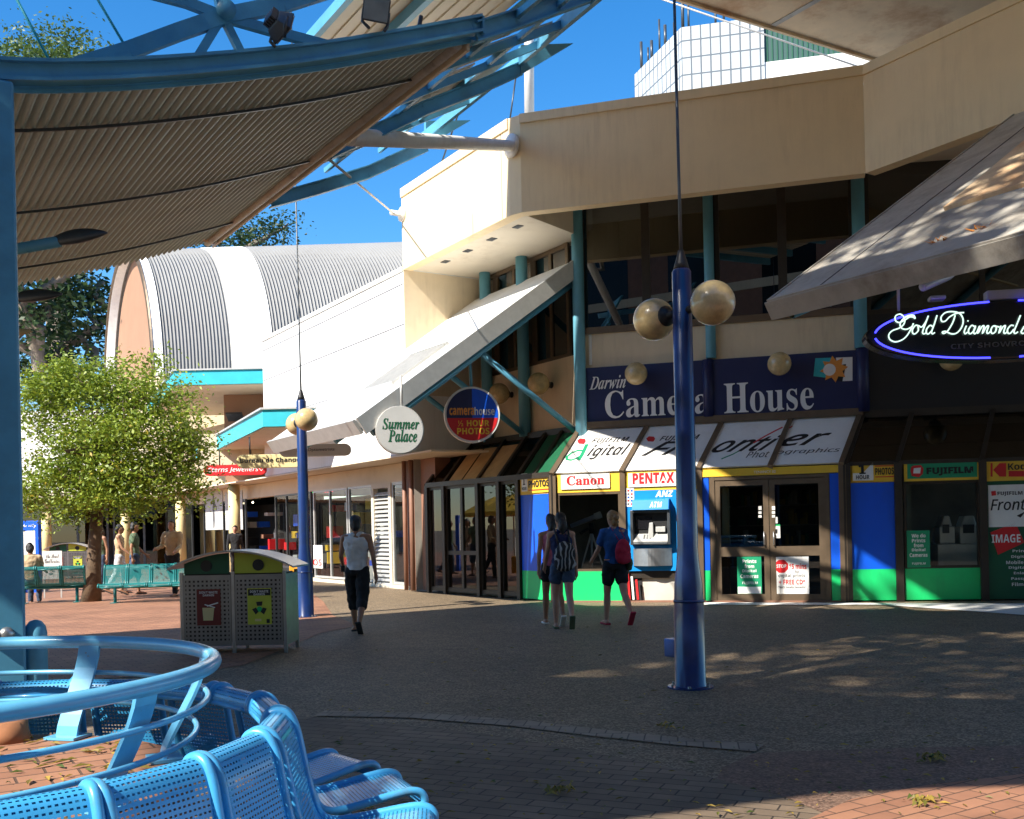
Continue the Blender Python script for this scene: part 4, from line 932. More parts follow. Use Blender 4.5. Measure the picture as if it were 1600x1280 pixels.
# turquoise edged flat roofs
def roof_slab(name, label, cpx, d, h, xr, back, right_d=None):
    c = at(cpx[0], cpx[1], d); zz = c.z; l = V((-.42, .907, 0))
    rt = V((xr, 0, 0))
    t = thing(name, label, 'roof', c)
    MB().prism([c+l*.05+V((.04, .06, -.0)), c+rt+V((0, .06, 0)), c+rt+V((0, back, 0)), c+l*back+V((.06, 0, 0))], Z*.06).build('soffit', 'soffit', t)
    b = MB(); b.obox(c+Z*.02, rt, V((0, .05, 0)), Z*h); b.obox(c+Z*.02, l*back, V((.05, .02, 0)), Z*h); b.build('fascia', 'turquoise', t)
    b = MB(); b.prism([c+Z*(h+.02)+V((-.05, -.05, 0)), c+Z*(h+.02)+rt+V((0, -.05, 0)), c+Z*(h+.02)+rt+V((0, back, 0)), c+Z*(h+.02)+l*back+V((-.05, 0, 0))], Z*.05); b.build('roof_edge', 'galvanised', t)
    return t, c, l
tr1, c1, l1 = roof_slab('flat_roof', 'upper turquoise edged flat roof below the corrugated vault', (273, 603), 33, .46, 4.0, 9)
tr2, c2, l2 = roof_slab('flat_roof', 'lower turquoise edged flat awning over the shops behind the tree', (411, 668), 26.5, .44, 1.4, 13)
zc = c1.z
b = MB(); b.box(c1.x+.9, c1.y+2.4, 3.2, c1.x+4.0, c1.y+2.6, zc-.01); b.build('recess_wall', 'vault_end', tr1)
b = MB(); b.box(c1.x+3.6, c1.y+.2, 3.2, c1.x+3.95, c1.y+2.39, zc-.01); b.build('side_wall', 'cream_wall', tr1)
b = MB(); b.box(c1.x+.6, c1.y+.3, 3.4, c1.x+3.59, c1.y+.45, 4.75); b.build('parapet', 'cream_wall', tr1)
MB().tube([(c1.x+3.05, c1.y+1.3, 4), (c1.x+3.05, c1.y+1.3, zc-.01)], .28, 16).build('column', 'cream_yellow', tr1)
b = MB(); b.obox((c1.x+1.1, c1.y+2.2, 5.35), (.55, 0, .0), (0, -.35, .22), (0, .05, .06)); t = b.build('floodlight', 'dark_steel'); tag(t, 'square floodlight tilted down on the wall under the upper turquoise roof', 'floodlight')

# ================================================================== VAULTED HALL
v0 = at(241, 578, 42.0); vz = 8.0; XA = V((1, -.03, 0)).normalized(); VW = 9.8; VR = 6.2
hall = thing('vaulted_hall', 'hall under a white corrugated barrel vault with a brown arched end wall', 'building', V((v0.x, v0.y, 0)))
def arc(th, k=1.0, rz=0): return A*(VW/2-VW/2*k*math.cos(th)) + Z*(vz+VR*k*math.sin(th))
base = V((v0.x, v0.y, 0))
def vault(d0, d1, pitch, amp, name, m, k=1.0, na=36, cyc=6):
    n = int((d1-d0)/pitch)*cyc; vs = []; fs = []
    for i in range(n+1):
        d = d0+(d1-d0)*i/n; off = amp*(math.cos(2*math.pi*i/cyc)) if amp else 0
        for j in range(na+1):
            th = math.pi*j/na; kk = k+off/4.2
            vs.append(base+XA*d+arc(th, kk))
    for i in range(n):
        for j in range(na): fs.append((i*(na+1)+j, (i+1)*(na+1)+j, (i+1)*(na+1)+j+1, i*(na+1)+j+1))
    return MB().add(vs, fs, bool(amp)).build(name, m, hall)
vault(.34, 3.25, .14, .042, 'corrugated_roof', 'corrugated_white')
vault(4.92, 24, .14, .042, 'corrugated_roof', 'corrugated_white')
def ring(d0, d1, k0, k1, name, m, na=40):
    vs = []; fs = []
    for j in range(na+1):
        th = math.pi*j/na
        for d, k in ((d0, k0), (d0, k1), (d1, k1), (d1, k0)): vs.append(base+XA*d+arc(th, k))
    for j in range(na):
        for q in range(4): fs.append((j*4+q, j*4+(q+1) % 4, (j+1)*4+(q+1) % 4, (j+1)*4+q))
    return MB().add(vs, fs).build(name, m, hall)
ring(3.22, 4.94, .97, 1.012, 'flat_band', 'white_paint'); ring(-.05, .36, .985, 1.02, 'arch_rim', 'white_paint'); ring(-.12, -.04, .99, 1.03, 'rim_edge', 'bronze')
n = 30
MB().poly([base+XA*.5+arc(math.pi*j/n, .985) for j in range(n+1)][::-1]+[]).build('end_wall', 'vault_end', hall)
b = MB(); b.prism([p_+Z*3.2 for p_ in (base+XA*.3+A*.1, base+XA*20+A*.1, base+XA*20+A*9.6, base+XA*.3+A*9.6)], Z*(vz-3.1)); b.build('wall', 'cream_wall', hall)

# shops across the end of the mall, behind the tree
far = thing('far_shops', 'white shop building with a dark glazed ground floor behind the small tree', 'building', (-22, 44, 0))
b = MB(); b.box(-40, 46, 3.4, -9, 52, 7.2); b.build('wall', 'white_wall', far)
b = MB(); b.box(-40, 49, 0, -9, 49.2, 3.4); b.build('back_wall', 'dark_wall', far)
b = MB(); b.box(-40, 43.4, 3.1, -12, 49.3, 3.42); b.build('awning', 'soffit', far)
PFS = PL((-40, 46.2, 0), (1, 0, 0))
for i in range(9): window(PFS, 1+i*3.0, .1, 3.8+i*3.0, 3.08, 2, 'dark_steel', 'pane_tint', far, fw=.1)
for i in range(8): MB().tube([(-37+i*3.4, 44, 0), (-37+i*3.4, 44, 3.1)], .2, 14).build('column', 'cream_yellow', far)
for i in range(10):
    b = MB(); x = -38+i*2.7; b.box(x, 47.5, .05, x+1.6, 48.2, rng.uniform(1, 2.2)); b.build('display', rng.choice(('poster_grey', 'interior', 'cobalt', 'interior_light')), far)

# ================================================================== TILED TOWER
def tiles():
    m = bpy.data.materials.new('tower_tile'); m.use_nodes = True; nt = m.node_tree; b_ = nt.nodes['Principled BSDF']; b_.inputs['Roughness'].default_value = .35
    tc = nt.nodes.new('ShaderNodeTexCoord'); br = nt.nodes.new('ShaderNodeTexBrick'); br.offset = 0; br.inputs['Scale'].default_value = 1
    br.inputs['Brick Width'].default_value = 1.12; br.inputs['Row Height'].default_value = 2.0; br.inputs['Mortar Size'].default_value = .10; br.inputs['Mortar Smooth'].default_value = .1
    br.inputs['Color1'].default_value = (.52, .55, .55, 1); br.inputs['Color2'].default_value = (.47, .50, .51, 1); br.inputs['Mortar'].default_value = (.13, .15, .17, 1)
    nt.links.new(tc.outputs['UV'], br.inputs['Vector']); nt.links.new(br.outputs[0], b_.inputs['Base Color']); M['tower_tile'] = m
tiles()
D = 120; k0 = at(1064, 43, D); zt_ = k0.z; kb = V((k0.x, k0.y, 0)); lf = V((-.307, .95, 0)).normalized(); rt = V((.97, -.23, 0)).normalized()
tw = thing('office_tower', 'tall white tiled office tower with roof aerials behind the shop parapet', 'tower', kb)
def wall_uv(b, o, d, L, z0, z1): b.quad(o+Z*z0, o+d*L+Z*z0, o+d*L+Z*z1, o+Z*z1, uv=[(0, z0), (L, z0), (L, z1), (0, z1)])
b = MB(); wl = 13.0; wr = 9.4
o2 = kb+lf*wl; wall_uv(b, o2, -lf, wl, 0, zt_); wall_uv(b, kb, rt, wr, 0, zt_); wall_uv(b, kb+rt*wr, lf, wl, 0, zt_); wall_uv(b, kb+rt*wr+lf*wl, -rt, wr, 0, zt_)
b.poly([p+Z*zt_ for p in (kb, kb+rt*wr, kb+rt*wr+lf*wl, o2)]); b.build('tiled_wall', 'tower_tile', tw)
k1 = kb+rt*(wr+.02)+lf*.6; PT1 = PL(k1, rt)
zA = PT1.px(1250, 52)[1]; zB = PT1.px(1250, 92)[1]; zC = PT1.px(1250, 112)[1]
b = MB(); b.pr(PT1, 0, zB, 22, zA+1.5, -12, 0); b.build('louvred_roof', 'tower_green', tw)
b = MB(); b.pr(PT1, 0, 0, 22, zB-.02, -12, .25); b.build('parapet_wall', 'sign_white', tw)
b = MB()
for i in range(40):
    s_ = i*.56
    b.pr(PT1, s_, zB+.05, s_+.12, zA+1.4, .002, .12)
b.build('louvre', 'dark_green', tw)
for i, (f, hh) in enumerate(((.1, 4.5), (.25, 2.5), (.33, 3), (.5, 5), (.62, 3.2), (.8, 2.2), (.97, 5.5))):
    p = kb+lf*(wl*(1-f))-lf*.0; MB().tube([p+Z*(zt_-.2)+rt*.4, p+Z*(zt_+hh*.8)+rt*.4], .13 if i % 2 else .2, 6).build('aerial', 'dark_steel', tw)
for f, hh in ((.12, 4), (.45, 3), (.55, 4), (.86, 3.5)): p = kb+rt*wr*f+lf*.5; MB().tube([p+Z*(zt_-.2), p+Z*(zt_+hh*.8)], .14, 6).build('aerial', 'dark_steel', tw)

# white mast, strut and stays behind the parapet corner
MB_ = MB().tube([at(827, 190, 24), at(826, -60, 24)], .115, 16).build('roof_mast', 'white_paint'); tag(MB_, 'slim white mast standing behind the parapet corner', 'mast')
# ================================================================== PLAZA CANOPIES
P0 = at(-12, 900, 7.0); P0.z = 0
PBM = PL(P0, Q)                                  # vertical plane of the near arched beam
bpx = [(-60, 113), (0, 113), (100, 114), (200, 111), (330, 101), (480, 87), (600, 67), (690, 50), (742, 40)]
bsz = [PBM.px(*p) for p in bpx]; bsz = [(bsz[0][0]-6.0, bsz[0][1]+.3)]+bsz
def zc_(s):
    if s <= bsz[0][0]: return bsz[0][1]
    for (a, za), (c, zc) in zip(bsz, bsz[1:]):
        if s <= c: return za+(zc-za)*(s-a)/(c-a)
    (a, za), (c, zc) = bsz[-2:]; return zc+(zc-za)/(c-a)*(s-c)
def zcs(s): return (zc_(s-.5)+zc_(s-.25)+zc_(s)*2+zc_(s+.25)+zc_(s+.5))/6
sE = bsz[-1][0]; sS = bsz[0][0]
def pq(s, a, z): return P0+Q*s+A*a+Z*(z+.021*a)
canopy = thing('plaza_canopy', 'large curved grey corrugated canopy edged by a blue arched beam', 'canopy', P0)
N = 60
def ibeam(b, s0, s1, a, zf, h=.25, w=.16, n=40):
    """curved I beam in the plane at distance a along the mall"""
    for (o0, o1, hw) in ((h/2-.025, h/2, w/2), (-h/2, -h/2+.025, w/2), (-h/2+.025, h/2-.025, .012)):
        for i in range(n):
            x0 = s0+(s1-s0)*i/n; x1 = s0+(s1-s0)*(i+1)/n
            p = [pq(x0, a-hw, zf(x0)+o0), pq(x1, a-hw, zf(x1)+o0), pq(x1, a-hw, zf(x1)+o1), pq(x0, a-hw, zf(x0)+o1)]
            q = [k+A*2*hw for k in p]
            b.quad(p[0], p[1], p[2], p[3]); b.quad(q[3], q[2], q[1], q[0]); b.quad(p[3], p[2], q[2], q[3]); b.quad(p[1], p[0], q[0], q[1])
    return b
b = MB(); ibeam(b, sS, sE+.05, 0, zcs, .157, .115)
b.obox(pq(sE+.05, -.057, zcs(sE)-.078), Q*.02, A*.115, Z*.157)
b.build('arched_beam', 'blue_steel', canopy)
b = MB(); ibeam(b, sS, sE, .07, lambda s: zcs(s)-.10, .055, .012, 50); b.build('edge_flashing', 'blue_steel', canopy)
def sheetsurf(b, s0, s1, a0, a1, zf, pitch, amp, drop, cyc=8, thick=True):
    n = int((s1-s0)/pitch)*cyc; vs = []; fs = []
    for i in range(n+1):
        s_ = s0+(s1-s0)*i/n; z_ = zf(s_)-drop+amp*(1, 1, .9, -.8, -1, -1, -.8, .9)[i % 8]
        vs += [pq(s_, a0, z_), pq(s_, a1, z_)]
    for i in range(n): fs.append((2*i, 2*i+1, 2*i+3, 2*i+2))
    return b.add(vs, fs, True)
AF = PL(P0+Q*sE, A).px(334, 386)[0]
# solve where the sheet's dark laps run
def lap(x, y):
    r = ray(x, y); d = 8.0
    while d < 40:
        p = CP+r*d; q = p-P0; s_ = q.dot(Q)
        if p.z > zcs(s_)-.085+.021*q.dot(A): return q.dot(A)
        d += .02
    return 6
laps = [lap(300, 177), lap(250, 298), lap(200, 385)]
cuts = [.085]+sorted(laps)+[AF]
for i in range(4):
    b = MB(); sheetsurf(b, sS, sE, cuts[i], cuts[i+1]+(.12 if i < 3 else 0), zcs, .080, .022, .060+(3-i)*.007); b.build('roof_sheet', 'corrugated_grey', canopy)
for a_ in laps:
    b = MB(); ibeam(b, sS, sE-.05, a_+.02, lambda s: zcs(s)-.118, .026, .02, 40); b.build('purlin', 'dark_steel', canopy)
b = MB(); b.tube([pq(sE-.13, .1, zcs(sE)-.16), pq(sE-.13, AF-.1, zcs(sE)-.16)], .05, 14); b.build('gutter_pipe', 'weathered', canopy)
b = MB(); b.obox(pq(sE-.03, .1, zcs(sE)-.19), Q*.03, A*(AF-.1)+Z*.021*(AF-.1), Z*.10); b.build('edge_trim', 'cream_sheet', canopy)
b = MB(); b.obox(pq(sE+.022, .1, zcs(sE)-.08), Q*.06, A*(AF-.1)+Z*.021*(AF-.1), Z*.075); b.build('edge_rail', 'blue_steel', canopy)
zpost = zcs(.0)-.08
b = MB(); b.obox(P0-Q*.14-A*.10, Q*.33, A*.20, Z*zpost); b.build('post', 'blue_steel', canopy, .02)
b = MB(); b.lathe([(.075, 0), (.075, .84), (.066, .885), (.04, .92), (.012, .93)], P0+Q*.26-A*.02, 20); b.build('base_cap', 'blue_steel', canopy)
b = MB(); b.obox(P0-Q*.24-A*.18, Q*.42, A*.36, Z*.2); b.build('base_shoe', 'blue_steel', canopy, .02)
for k, dz in enumerate((.85, .85)): b = MB(); b.lathe([(.05, 0), (.05, .03), (.025, .05)], P0+Q*(-.02+.09*k)-A*.10+Z*dz, 12, -A); b.build('bolt', 'steel', canopy)

# side frame beyond the sheet: arched outriggers, an edge member and pointed fins
PEE = PL(pq(sE, 0, 0), A); a1 = PEE.px(515, 240)[0]; a2 = PEE.px(424, 315)[0]
fins = [(0.0,)+PBM.px(928, -4), (a1,)+PL(P0+A*a1, Q).px(812, 95), (a2,)+PL(P0+A*a2, Q).px(665, 212)]
def edge_(a, k):
    f0, f1 = (fins[0], fins[1]) if a < a1 else (fins[1], fins[2])
    return f0[k]+(f1[k]-f0[k])*(a-f0[0])/(f1[0]-f0[0])
def ge(a, f, dz=0.0):
    """a point in the side frame, f = 0 at the sheet edge and 1 at the outer edge member"""
    s_ = sE+(edge_(a, 1)-sE)*f; z0 = zcs(sE)-.03+.021*a; return P0+Q*s_+A*a+Z*(z0+(edge_(a, 2)-z0)*f+dz)
fr = thing('side_frame', 'open blue lattice of arched outriggers with pointed fins beside the corrugated canopy', 'steel frame', ge(2, .5))
b = MB(); b.bar(ge(-1.2, 1), ge(a1, 1), .055, .13); b.bar(ge(a1, 1), ge(a2+.3, 1), .055, .13); b.build('edge_member', 'turquoise' if False else 'blue_steel', fr)
def outrigger(a, pts, fin):
    pl = PL(P0+A*a, Q); sz = [pl.px(*p) for p in pts]; b = MB()
    for (s_, z_), (t_, w_) in zip(sz, sz[1:]): b.bar(pl.P(s_, z_), pl.P(t_, w_), .03, .165); b.bar(pl.P(s_, z_-.085), pl.P(t_, w_-.085), .11, .016); b.bar(pl.P(s_, z_+.085), pl.P(t_, w_+.085), .11, .016)
    b.build('outrigger', 'blue_steel', fr)
    if fin:
        f = [pl.px(*p) for p in fin]; b = MB(); b.pp(pl, f, -.03, .03); b.build('fin', 'blue_steel', fr)
    return pl
outrigger(a1, [(518, 236), (548, 222), (600, 200), (662, 170), (750, 136), (812, 108)], [(812, 72), (894, 69), (812, 118)])
outrigger(a2, [(422, 314), (450, 307), (500, 293), (574, 270), (665, 228)], [(664, 190), (734, 189), (664, 230)])
outrigger(0.0, [(742, 52), (804, 32), (928, -14)], None)
for a_ in (a1*.35, a1*.68, a1+(a2-a1)*.5):
    b = MB(); b.bar(ge(a_, 0), ge(a_, 1), .05, .08); b.build('cross_rail', 'blue_steel', fr)
for f in (.33, .68):
    b = MB(); b.bar(ge(-1, f, .02), ge(a1, f, .02), .04, .065); b.bar(ge(a1, f, .02), ge(a2, f, .02), .04, .065); b.build('long_rail', 'blue_steel', fr)
for i in range(5):
    A0 = a1*.1+i*(a2/5.6); A1 = A0+a2/5.6*.8; f0, f1 = ((.05, .6), (.36, .95))[i % 2]
    b = MB(); b.prism([ge(A0, f0, .07), ge(A0, f1, .07), ge(A1, f1, .07), ge(A1, f0, .07)], Z*.02); b.build('roof_pane', 'cream_sheet', fr)
# struts and stays to the parapet
def single(b, name, m, label, cat, group=None, bevel=0): return tag(b.build(name, m, None, bevel), label, cat, group)
pb = PAF.hit(800, 228); qb = PL(pq(sE, 0, 0), A).hit(545, 214)
t = thing('parapet_strut', 'white round strut running from the parapet corner to the canopy frame', 'strut', pb)
MB().tube([pb, qb], .10, 14).build('tube', 'white_paint', t); MB().lathe([(.22, -.02), (.22, .05), (.1, .12)], pb, 18, PAF.n).build('bracket', 'white_paint', t)
c = PAF.hit(629, 335); e = pq(sE, 6.5, zcs(sE)); 
t = thing('stay_cable', 'thin pale stay cable anchored by a round bracket low on the white parapet', 'cable', c)
MB().tube([c+PAF.n*.25, PL(pq(sE, 0, 0), A).hit(515, 250)], .018, 6).build('cable', 'galvanised', t); MB().lathe([(.17, -.01), (.17, .04), (.06, .08), (.06, .3)], c, 16, PAF.n).build('bracket', 'white_paint', t)
for i, (p, q, w) in enumerate(((at(806, 120, 22.5), at(795, 200, 22.5), 'short dark stay cable rising beside the white mast foot'), (at(722, 160, 21.5), at(690, 255, 23.3), 'long dark stay cable crossing behind the lower pointed fin'))):
    single(MB().tube([p, q], .02, 6), 'stay_cable', 'dark_steel', w, 'cable')
single(MB().tube([at(985, -18, 24), at(1340, 104, 24)], .02, 6), 'stay_cable', 'galvanised', 'long thin pale wire crossing in front of the tiled tower', 'cable')

# roof truss above the beam
tr = thing('roof_truss', 'blue steel truss members meeting at a round node above the arched beam', 'truss', pq(2, 1.2, 7))
PT2 = PL(P0+A*.65, Q)
def member(pts, w, h, m='blue_steel', pl=PT2):
    b = MB(); sz = [pl.P(*pl.px(*p)) for p in pts]
    for p, q in zip(sz, sz[1:]): b.bar(p, q, w, h)
    b.build('member', m, tr)
member([(120, 105), (200, 80), (280, 50), (350, 26), (440, 8), (560, -30)], .08, .127)
member([(230, -12), (290, 4), (345, 25)], .058, .082)
member([(347, 24), (378, 86)], .053, .065)
member([(345, 30), (296, 110)], .07, .07, 'blue_steel')
member([(360, 30), (430, 50), (520, 74)], .058, .082)
member([(345, 15), (338, -20)], .058, .07)
pn = PT2.hit(350, 20); MB().lathe([(.078, -.09), (.078, .09)], pn, 20, A).build('node', 'blue_steel', tr)
for p, q, w in (((24, -5), (80, 100), 'near the blue post'), ((150, -5), (199, 78), 'right of the tree top')):
    single(MB().tube([PT2.hit(*p), PT2.hit(*q)], .011, 6), 'tie_rod', 'turquoise', 'thin turquoise tie rod across the sky '+w, 'tie rod')

# upper canopy, its cream underside showing over the beam
zu = 9.5; u0 = gnd(464, 74, zu); u1 = gnd(744, 62, zu); Lu = (u1-u0).dot(Q)
up = thing('upper_canopy', 'cream ribbed underside of a higher canopy showing above the arched beam', 'canopy', u0)
b = MB(); n = int(Lu/.2); vs = []
for i in range(n):
    s_ = i*.2
    for ds, dz in ((0, 0), (.15, 0), (.155, .03), (.195, .03)): vs += [u0+Q*(s_+ds)+Z*dz, u0+Q*(s_+ds)+Z*dz-A*9]
fs = [(2*i, 2*i+1, 2*i+3, 2*i+2) for i in range(4*n-1)]
b.add(vs, fs); b.build('roof_sheet', 'cream_sheet', up)
for s_ in (.0, Lu*.42, Lu): b = MB(); b.bar(u0+Q*s_-Z*.10, u0+Q*s_-Z*.10-A*9, .10, .18); b.build('purlin', 'blue_steel', up)
b = MB(); b.obox(u0+Z*.05, Q*Lu, A*.05, Z*.2); b.build('edge_trim', 'galvanised', up)

# rust stained slab roof over the right hand side
g0 = gnd(1070, -2, 11.0); g1 = gnd(1365, 90, 11.0); e_ = (g1-g0).normalized()
sl = thing('slab_roof', 'flat roof slab with a rust stained buff underside over the right parapet', 'roof', g1)
s0_ = g0-e_*6.2; s1_ = g1+e_*9
b = MB(); b.prism([s0_, s1_, s1_-A*16, s0_-A*16], Z*.35); b.build('slab', 'stained_soffit', sl)
b = MB(); k = gnd(1262, 8, 11.0); j = gnd(1215, 35, 11.0); b.bar(j-Z*.004+(j-k)*.15, k-Z*.004-(j-k)*4, .12, .03); b.build('joint_strip', 'weathered', sl)
b = MB(); b.obox(s0_-Z*.06+A*.003, s1_-s0_, A*.06, Z*.45); b.build('edge_trim', 'stained_soffit', sl)

# unseen roofs added above the picture, outlined to cast the plaza's shade
kk = 1/math.tan(R(SUN_EL)); AZ3 = V((SUN_AZ.x, SUN_AZ.y, 0))
def lift_(p, z): return V((p.x, p.y, 0))+AZ3*((z-p.z)*kk)+Z*z        # where a roof at height z shades the point p
C2 = lift_(F0+Z*9.35, 12)+tB*-.1
qe_ = lift_(PS.P(PB.px(1180, 800)[0], .55), 12); ql = (qe_-C2).dot(Q)
t = thing('slab_roof', 'unseen flat slab added above the picture to shade the fascia and sign', 'roof', C2)
kB = (tB.dot(Q)); 
MB().prism([C2, C2+tB*11, C2+tB*11-A*3, C2+Q*ql-A*9.0, C2+Q*ql-A*.2], Z*.3).build('slab', 'stained_soffit', t)  # added shadow caster for the upper shop front
gz = [V((x, y, 0)) for x, y in ((-.4, 19.5), (2.5, 18.6), (7.6, 15.9), (8.5, 13.2), (3.0, 13.4), (-1.6, 15.2), (-2.2, 17.2))]  # ground to be shaded; the added slab is this outline raised sunwards
t = thing('slab_roof', 'second unseen flat slab, added to shade the ground before the shop', 'roof', lift_(gz[0], 12))
MB().prism([lift_(p, 12.4) for p in gz], Z*.25).build('slab', 'stained_soffit', t)  # added shadow caster for the ground before the shop
gz = [V((x, y, 0)) for x, y in ((-.95, 4.85), (.55, 5.2), (1.7, 5.6), (2.8, 5.65), (7, 5.7), (7, 7.6), (3.0, 8.6), (1.0, 10.0), (-2.2, 10.8), (-3.4, 8.6), (-1.25, 6.4))]  # near paving to be shaded by the added sheet overhead
t = thing('added_shade_canopy', 'unseen corrugated sheet added overhead to shade the near paving', 'canopy', lift_(gz[0], 7))
MB().prism([lift_(p, 7) for p in gz], Z*.08).build('roof_sheet', 'corrugated_grey', t)  # added shadow caster for the near paving
# the other side of the mall, behind the camera
ob = thing('facing_shops', 'cream shop row with a deep dark arcade on the other side of the mall', 'building', (0, -14, 0))
MB().box(-45, -20, 3.6, 45, -14, 9).build('wall', 'cream_wall', ob); MB().box(-45, -20, 9.02, 45, -15, 21).build('upper_wall', 'brown_tile', ob); MB().box(-45, -18.2, 0, 45, -18, 3.6).build('arcade_wall', 'dark_wall', ob)
MB().box(-45, -13.9, 3.3, 45, -11.5, 3.55).build('awning', 'soffit', ob)
for i in range(16): MB().tube([(-42+i*5.6, -12, 0), (-42+i*5.6, -12, 3.3)], .2, 12).build('column', 'cream_yellow', ob)
for i in range(15): MB().box(-41+i*5.6, -15.05, 11, -38+i*5.6, -14.98, 18).build('window', 'black_gloss', ob)
for z_ in (10.2, 14.4, 18.8): MB().box(-45, -15.3, z_, 45, -14.95, z_+.5).build('ledge', 'cream_wall', ob)
for i in range(15): MB().box(-41+i*5.6, -14.05, 5.2, -38.4+i*5.6, -13.99, 7.6).build('window', 'black_gloss', ob)

# ================================================================== GREY CANOPY AT THE RIGHT
ed = 12.5; G0 = at(1201, 470, ed); pr_ = PL(G0, Q); gt = pr_.px(1600, 168)
G1 = pr_.P(*gt); rise = (G1-G0); Gt = G0+rise*1.5
gc = thing('grey_canopy', 'weathered grey sloping canopy at the right with a pitted edge and dappled sun', 'canopy', G0)
LG = 9.5; dg = rise.cross(-A).normalized(); dg = dg if dg.z < 0 else -dg
b = MB(); b.prism([G0, Gt, Gt-A*LG, G0-A*LG], dg*.14); b.build('roof_deck', 'weathered', gc)
ru = rise.normalized(); PGC = PL(G0, -A, ru)
b = MB(); b.obox(G0-ru*.03+A*.002+dg*.17, -A*LG, -dg*.18+Z*.012, ru*.03); b.obox(G0-ru*.055+A*.03-Z*.0, -A*LG, dg*.235, ru*.02); b.build('edge_fascia', 'weathered', gc)
b = MB(); b.obox(G0+A*.03+dg*.2, rise*1.5, -dg*.215, -A*.028); b.build('rake_trim', 'weathered', gc)
b = MB()
b.obox(PGC.P(.75, .05, .001), ru*7, -A*.014, PGC.n*.006); b.build('sheet_joint', 'letter_grey', gc)
k = [PGC.px(*p) for p in ((1478, 332), (1600, 275), (1640, 240))]
b = MB(); b.pp(PGC, [(PGC.px(1476, 330)), PGC.px(1700, 262), PGC.px(1700, 150), PGC.px(1598, 228)], .0, .05); b.build('skylight_cover', 'stained_soffit', gc)
for k_, y_ in ((.7, .3), (3.5, .3)):
    o = G0-A*k_+dg*.22+ru*.15; MB().tube([o, o+ru*7], .085, 12).build('rafter', 'column_blue', gc)
for a_ in (.35, 3.0): 
    b = MB(); o = G0-A*a_+ru*.05
for x, y in ((1533, 358), (1470, 378)):
    c = PGC.px(x, y); b = MB()
    for i in range(14):
        an = rng.uniform(0, 6.28); l = rng.uniform(.05, .13); s_ = c[0]+rng.uniform(-.12, .12); u_ = c[1]+rng.uniform(-.03, .06)
        p = PGC.P(s_, u_, .006); d = PGC.t*math.cos(an)*l+PGC.u*math.sin(an)*l*.6+PGC.n*.05; w = d.cross(PGC.n).normalized()*.012
        b.poly([p-w, p+w, p+d])
    t = b.build('dead_leaves', 'orange'); t['kind'] = 'stuff'; t['label'] = 'small drift of orange dead leaves caught on the grey canopy'
for x, y, r_, l_, w in ((1236, 490, .07, .34, 'short dark spotlight under the tip of the grey canopy'), (1441, 449, .055, .55, 'pale tubular spotlight under the grey canopy above the neon sign')):
    c = at(x, y, 12.6 if x < 1300 else 12.2); d = V((.75, .3, .33)).normalized()
    t = thing('spotlight', w, 'spotlight', c)
    MB().lathe([(r_*.9, 0), (r_, .01), (r_, l_*.8), (r_*.5, l_)], c, 16, d).build('body', 'column_blue' if x < 1300 else 'galvanised', t)
    MB().lathe([(r_*.85, -.006), (r_*.85, .002)], c, 16, d).build('lens', 'letter_white' if x > 1300 else 'black_gloss', t)

# oval neon sign
oc = at(1568, 515, 12.0); PO = PL(oc, V((.985, -.17, 0)))
rx, rz_ = PO.px(1568, 515)[0]-PO.px(1352, 516)[0], (PO.px(1568, 468)[1]-PO.px(1568, 562)[1])/2
neo = thing('neon_sign', 'black oval hanging sign reading Gold Diamonds in white neon ringed with blue', 'sign', oc-Z*rz_)
b = MB(); n = 64
el = lambda k, r=1.0: (r*rx*math.copysign(abs(math.cos(2*math.pi*k/n))**.95, math.cos(2*math.pi*k/n)), r*rz_*math.sin(2*math.pi*k/n))
b.pp(PO, [el(k) for k in range(n)], -.30, 0); b.build('casing', 'black_gloss', neo, .03, 3)
for k0, k1 in ((1, 15), (17, 31), (33, 47), (49, 63)):
    MB().tube([PO.P(*el(k, .935), .03) for k in range(k0, k1+1)], .011, 8).build('blue_tube', 'neon_blue', neo)
def neon(strokes, s0, z0, sc, name='white_tube'):
    b = MB()
    for st in strokes:
        pts = []
        m = len(st)
        for i in range(m-1):
            p0, p1, p2, p3 = st[max(i-1, 0)], st[i], st[i+1], st[min(i+2, m-1)]
            for q in range(5):
                t = q/5
                f = lambda a, b_, c, d: .5*(2*b_+(c-a)*t+(2*a-5*b_+4*c-d)*t*t+(3*b_-a-3*c+d)*t**3)
                pts.append((f(p0[0], p1[0], p2[0], p3[0]), f(p0[1], p1[1], p2[1], p3[1])))
        pts.append(st[-1])
        b.tube([PO.P(*PO.px(x, y), .035) for x, y in pts], .0085, 6)
    b.build(name, 'neon_white', neo)
K = lambda s: [(1200+x/4, 400+y/4) for x, y in s]      # strokes read off the photo
gold = [[(860, 385), (900, 385), (915, 395), (905, 375), (870, 378), (838, 400), (822, 430), (832, 455), (862, 462), (895, 445), (905, 425), (890, 460), (862, 505), (830, 530), (790, 540), (758, 525), (752, 495), (775, 470), (815, 455), (845, 430), (850, 395), (825, 368), (795, 378), (792, 405), (815, 420), (850, 405), (880, 385)],
        [(935, 440), (918, 438), (900, 462), (900, 485), (915, 490), (935, 470), (935, 440), (950, 448), (962, 445)], [(962, 445), (985, 410), (998, 378), (975, 440), (962, 478), (968, 490), (985, 485)],
        [(1025, 445), (1008, 438), (988, 460), (986, 485), (1000, 490), (1020, 470)], [(1052, 375), (1035, 430), (1018, 478), (1025, 490), (1038, 482)]]
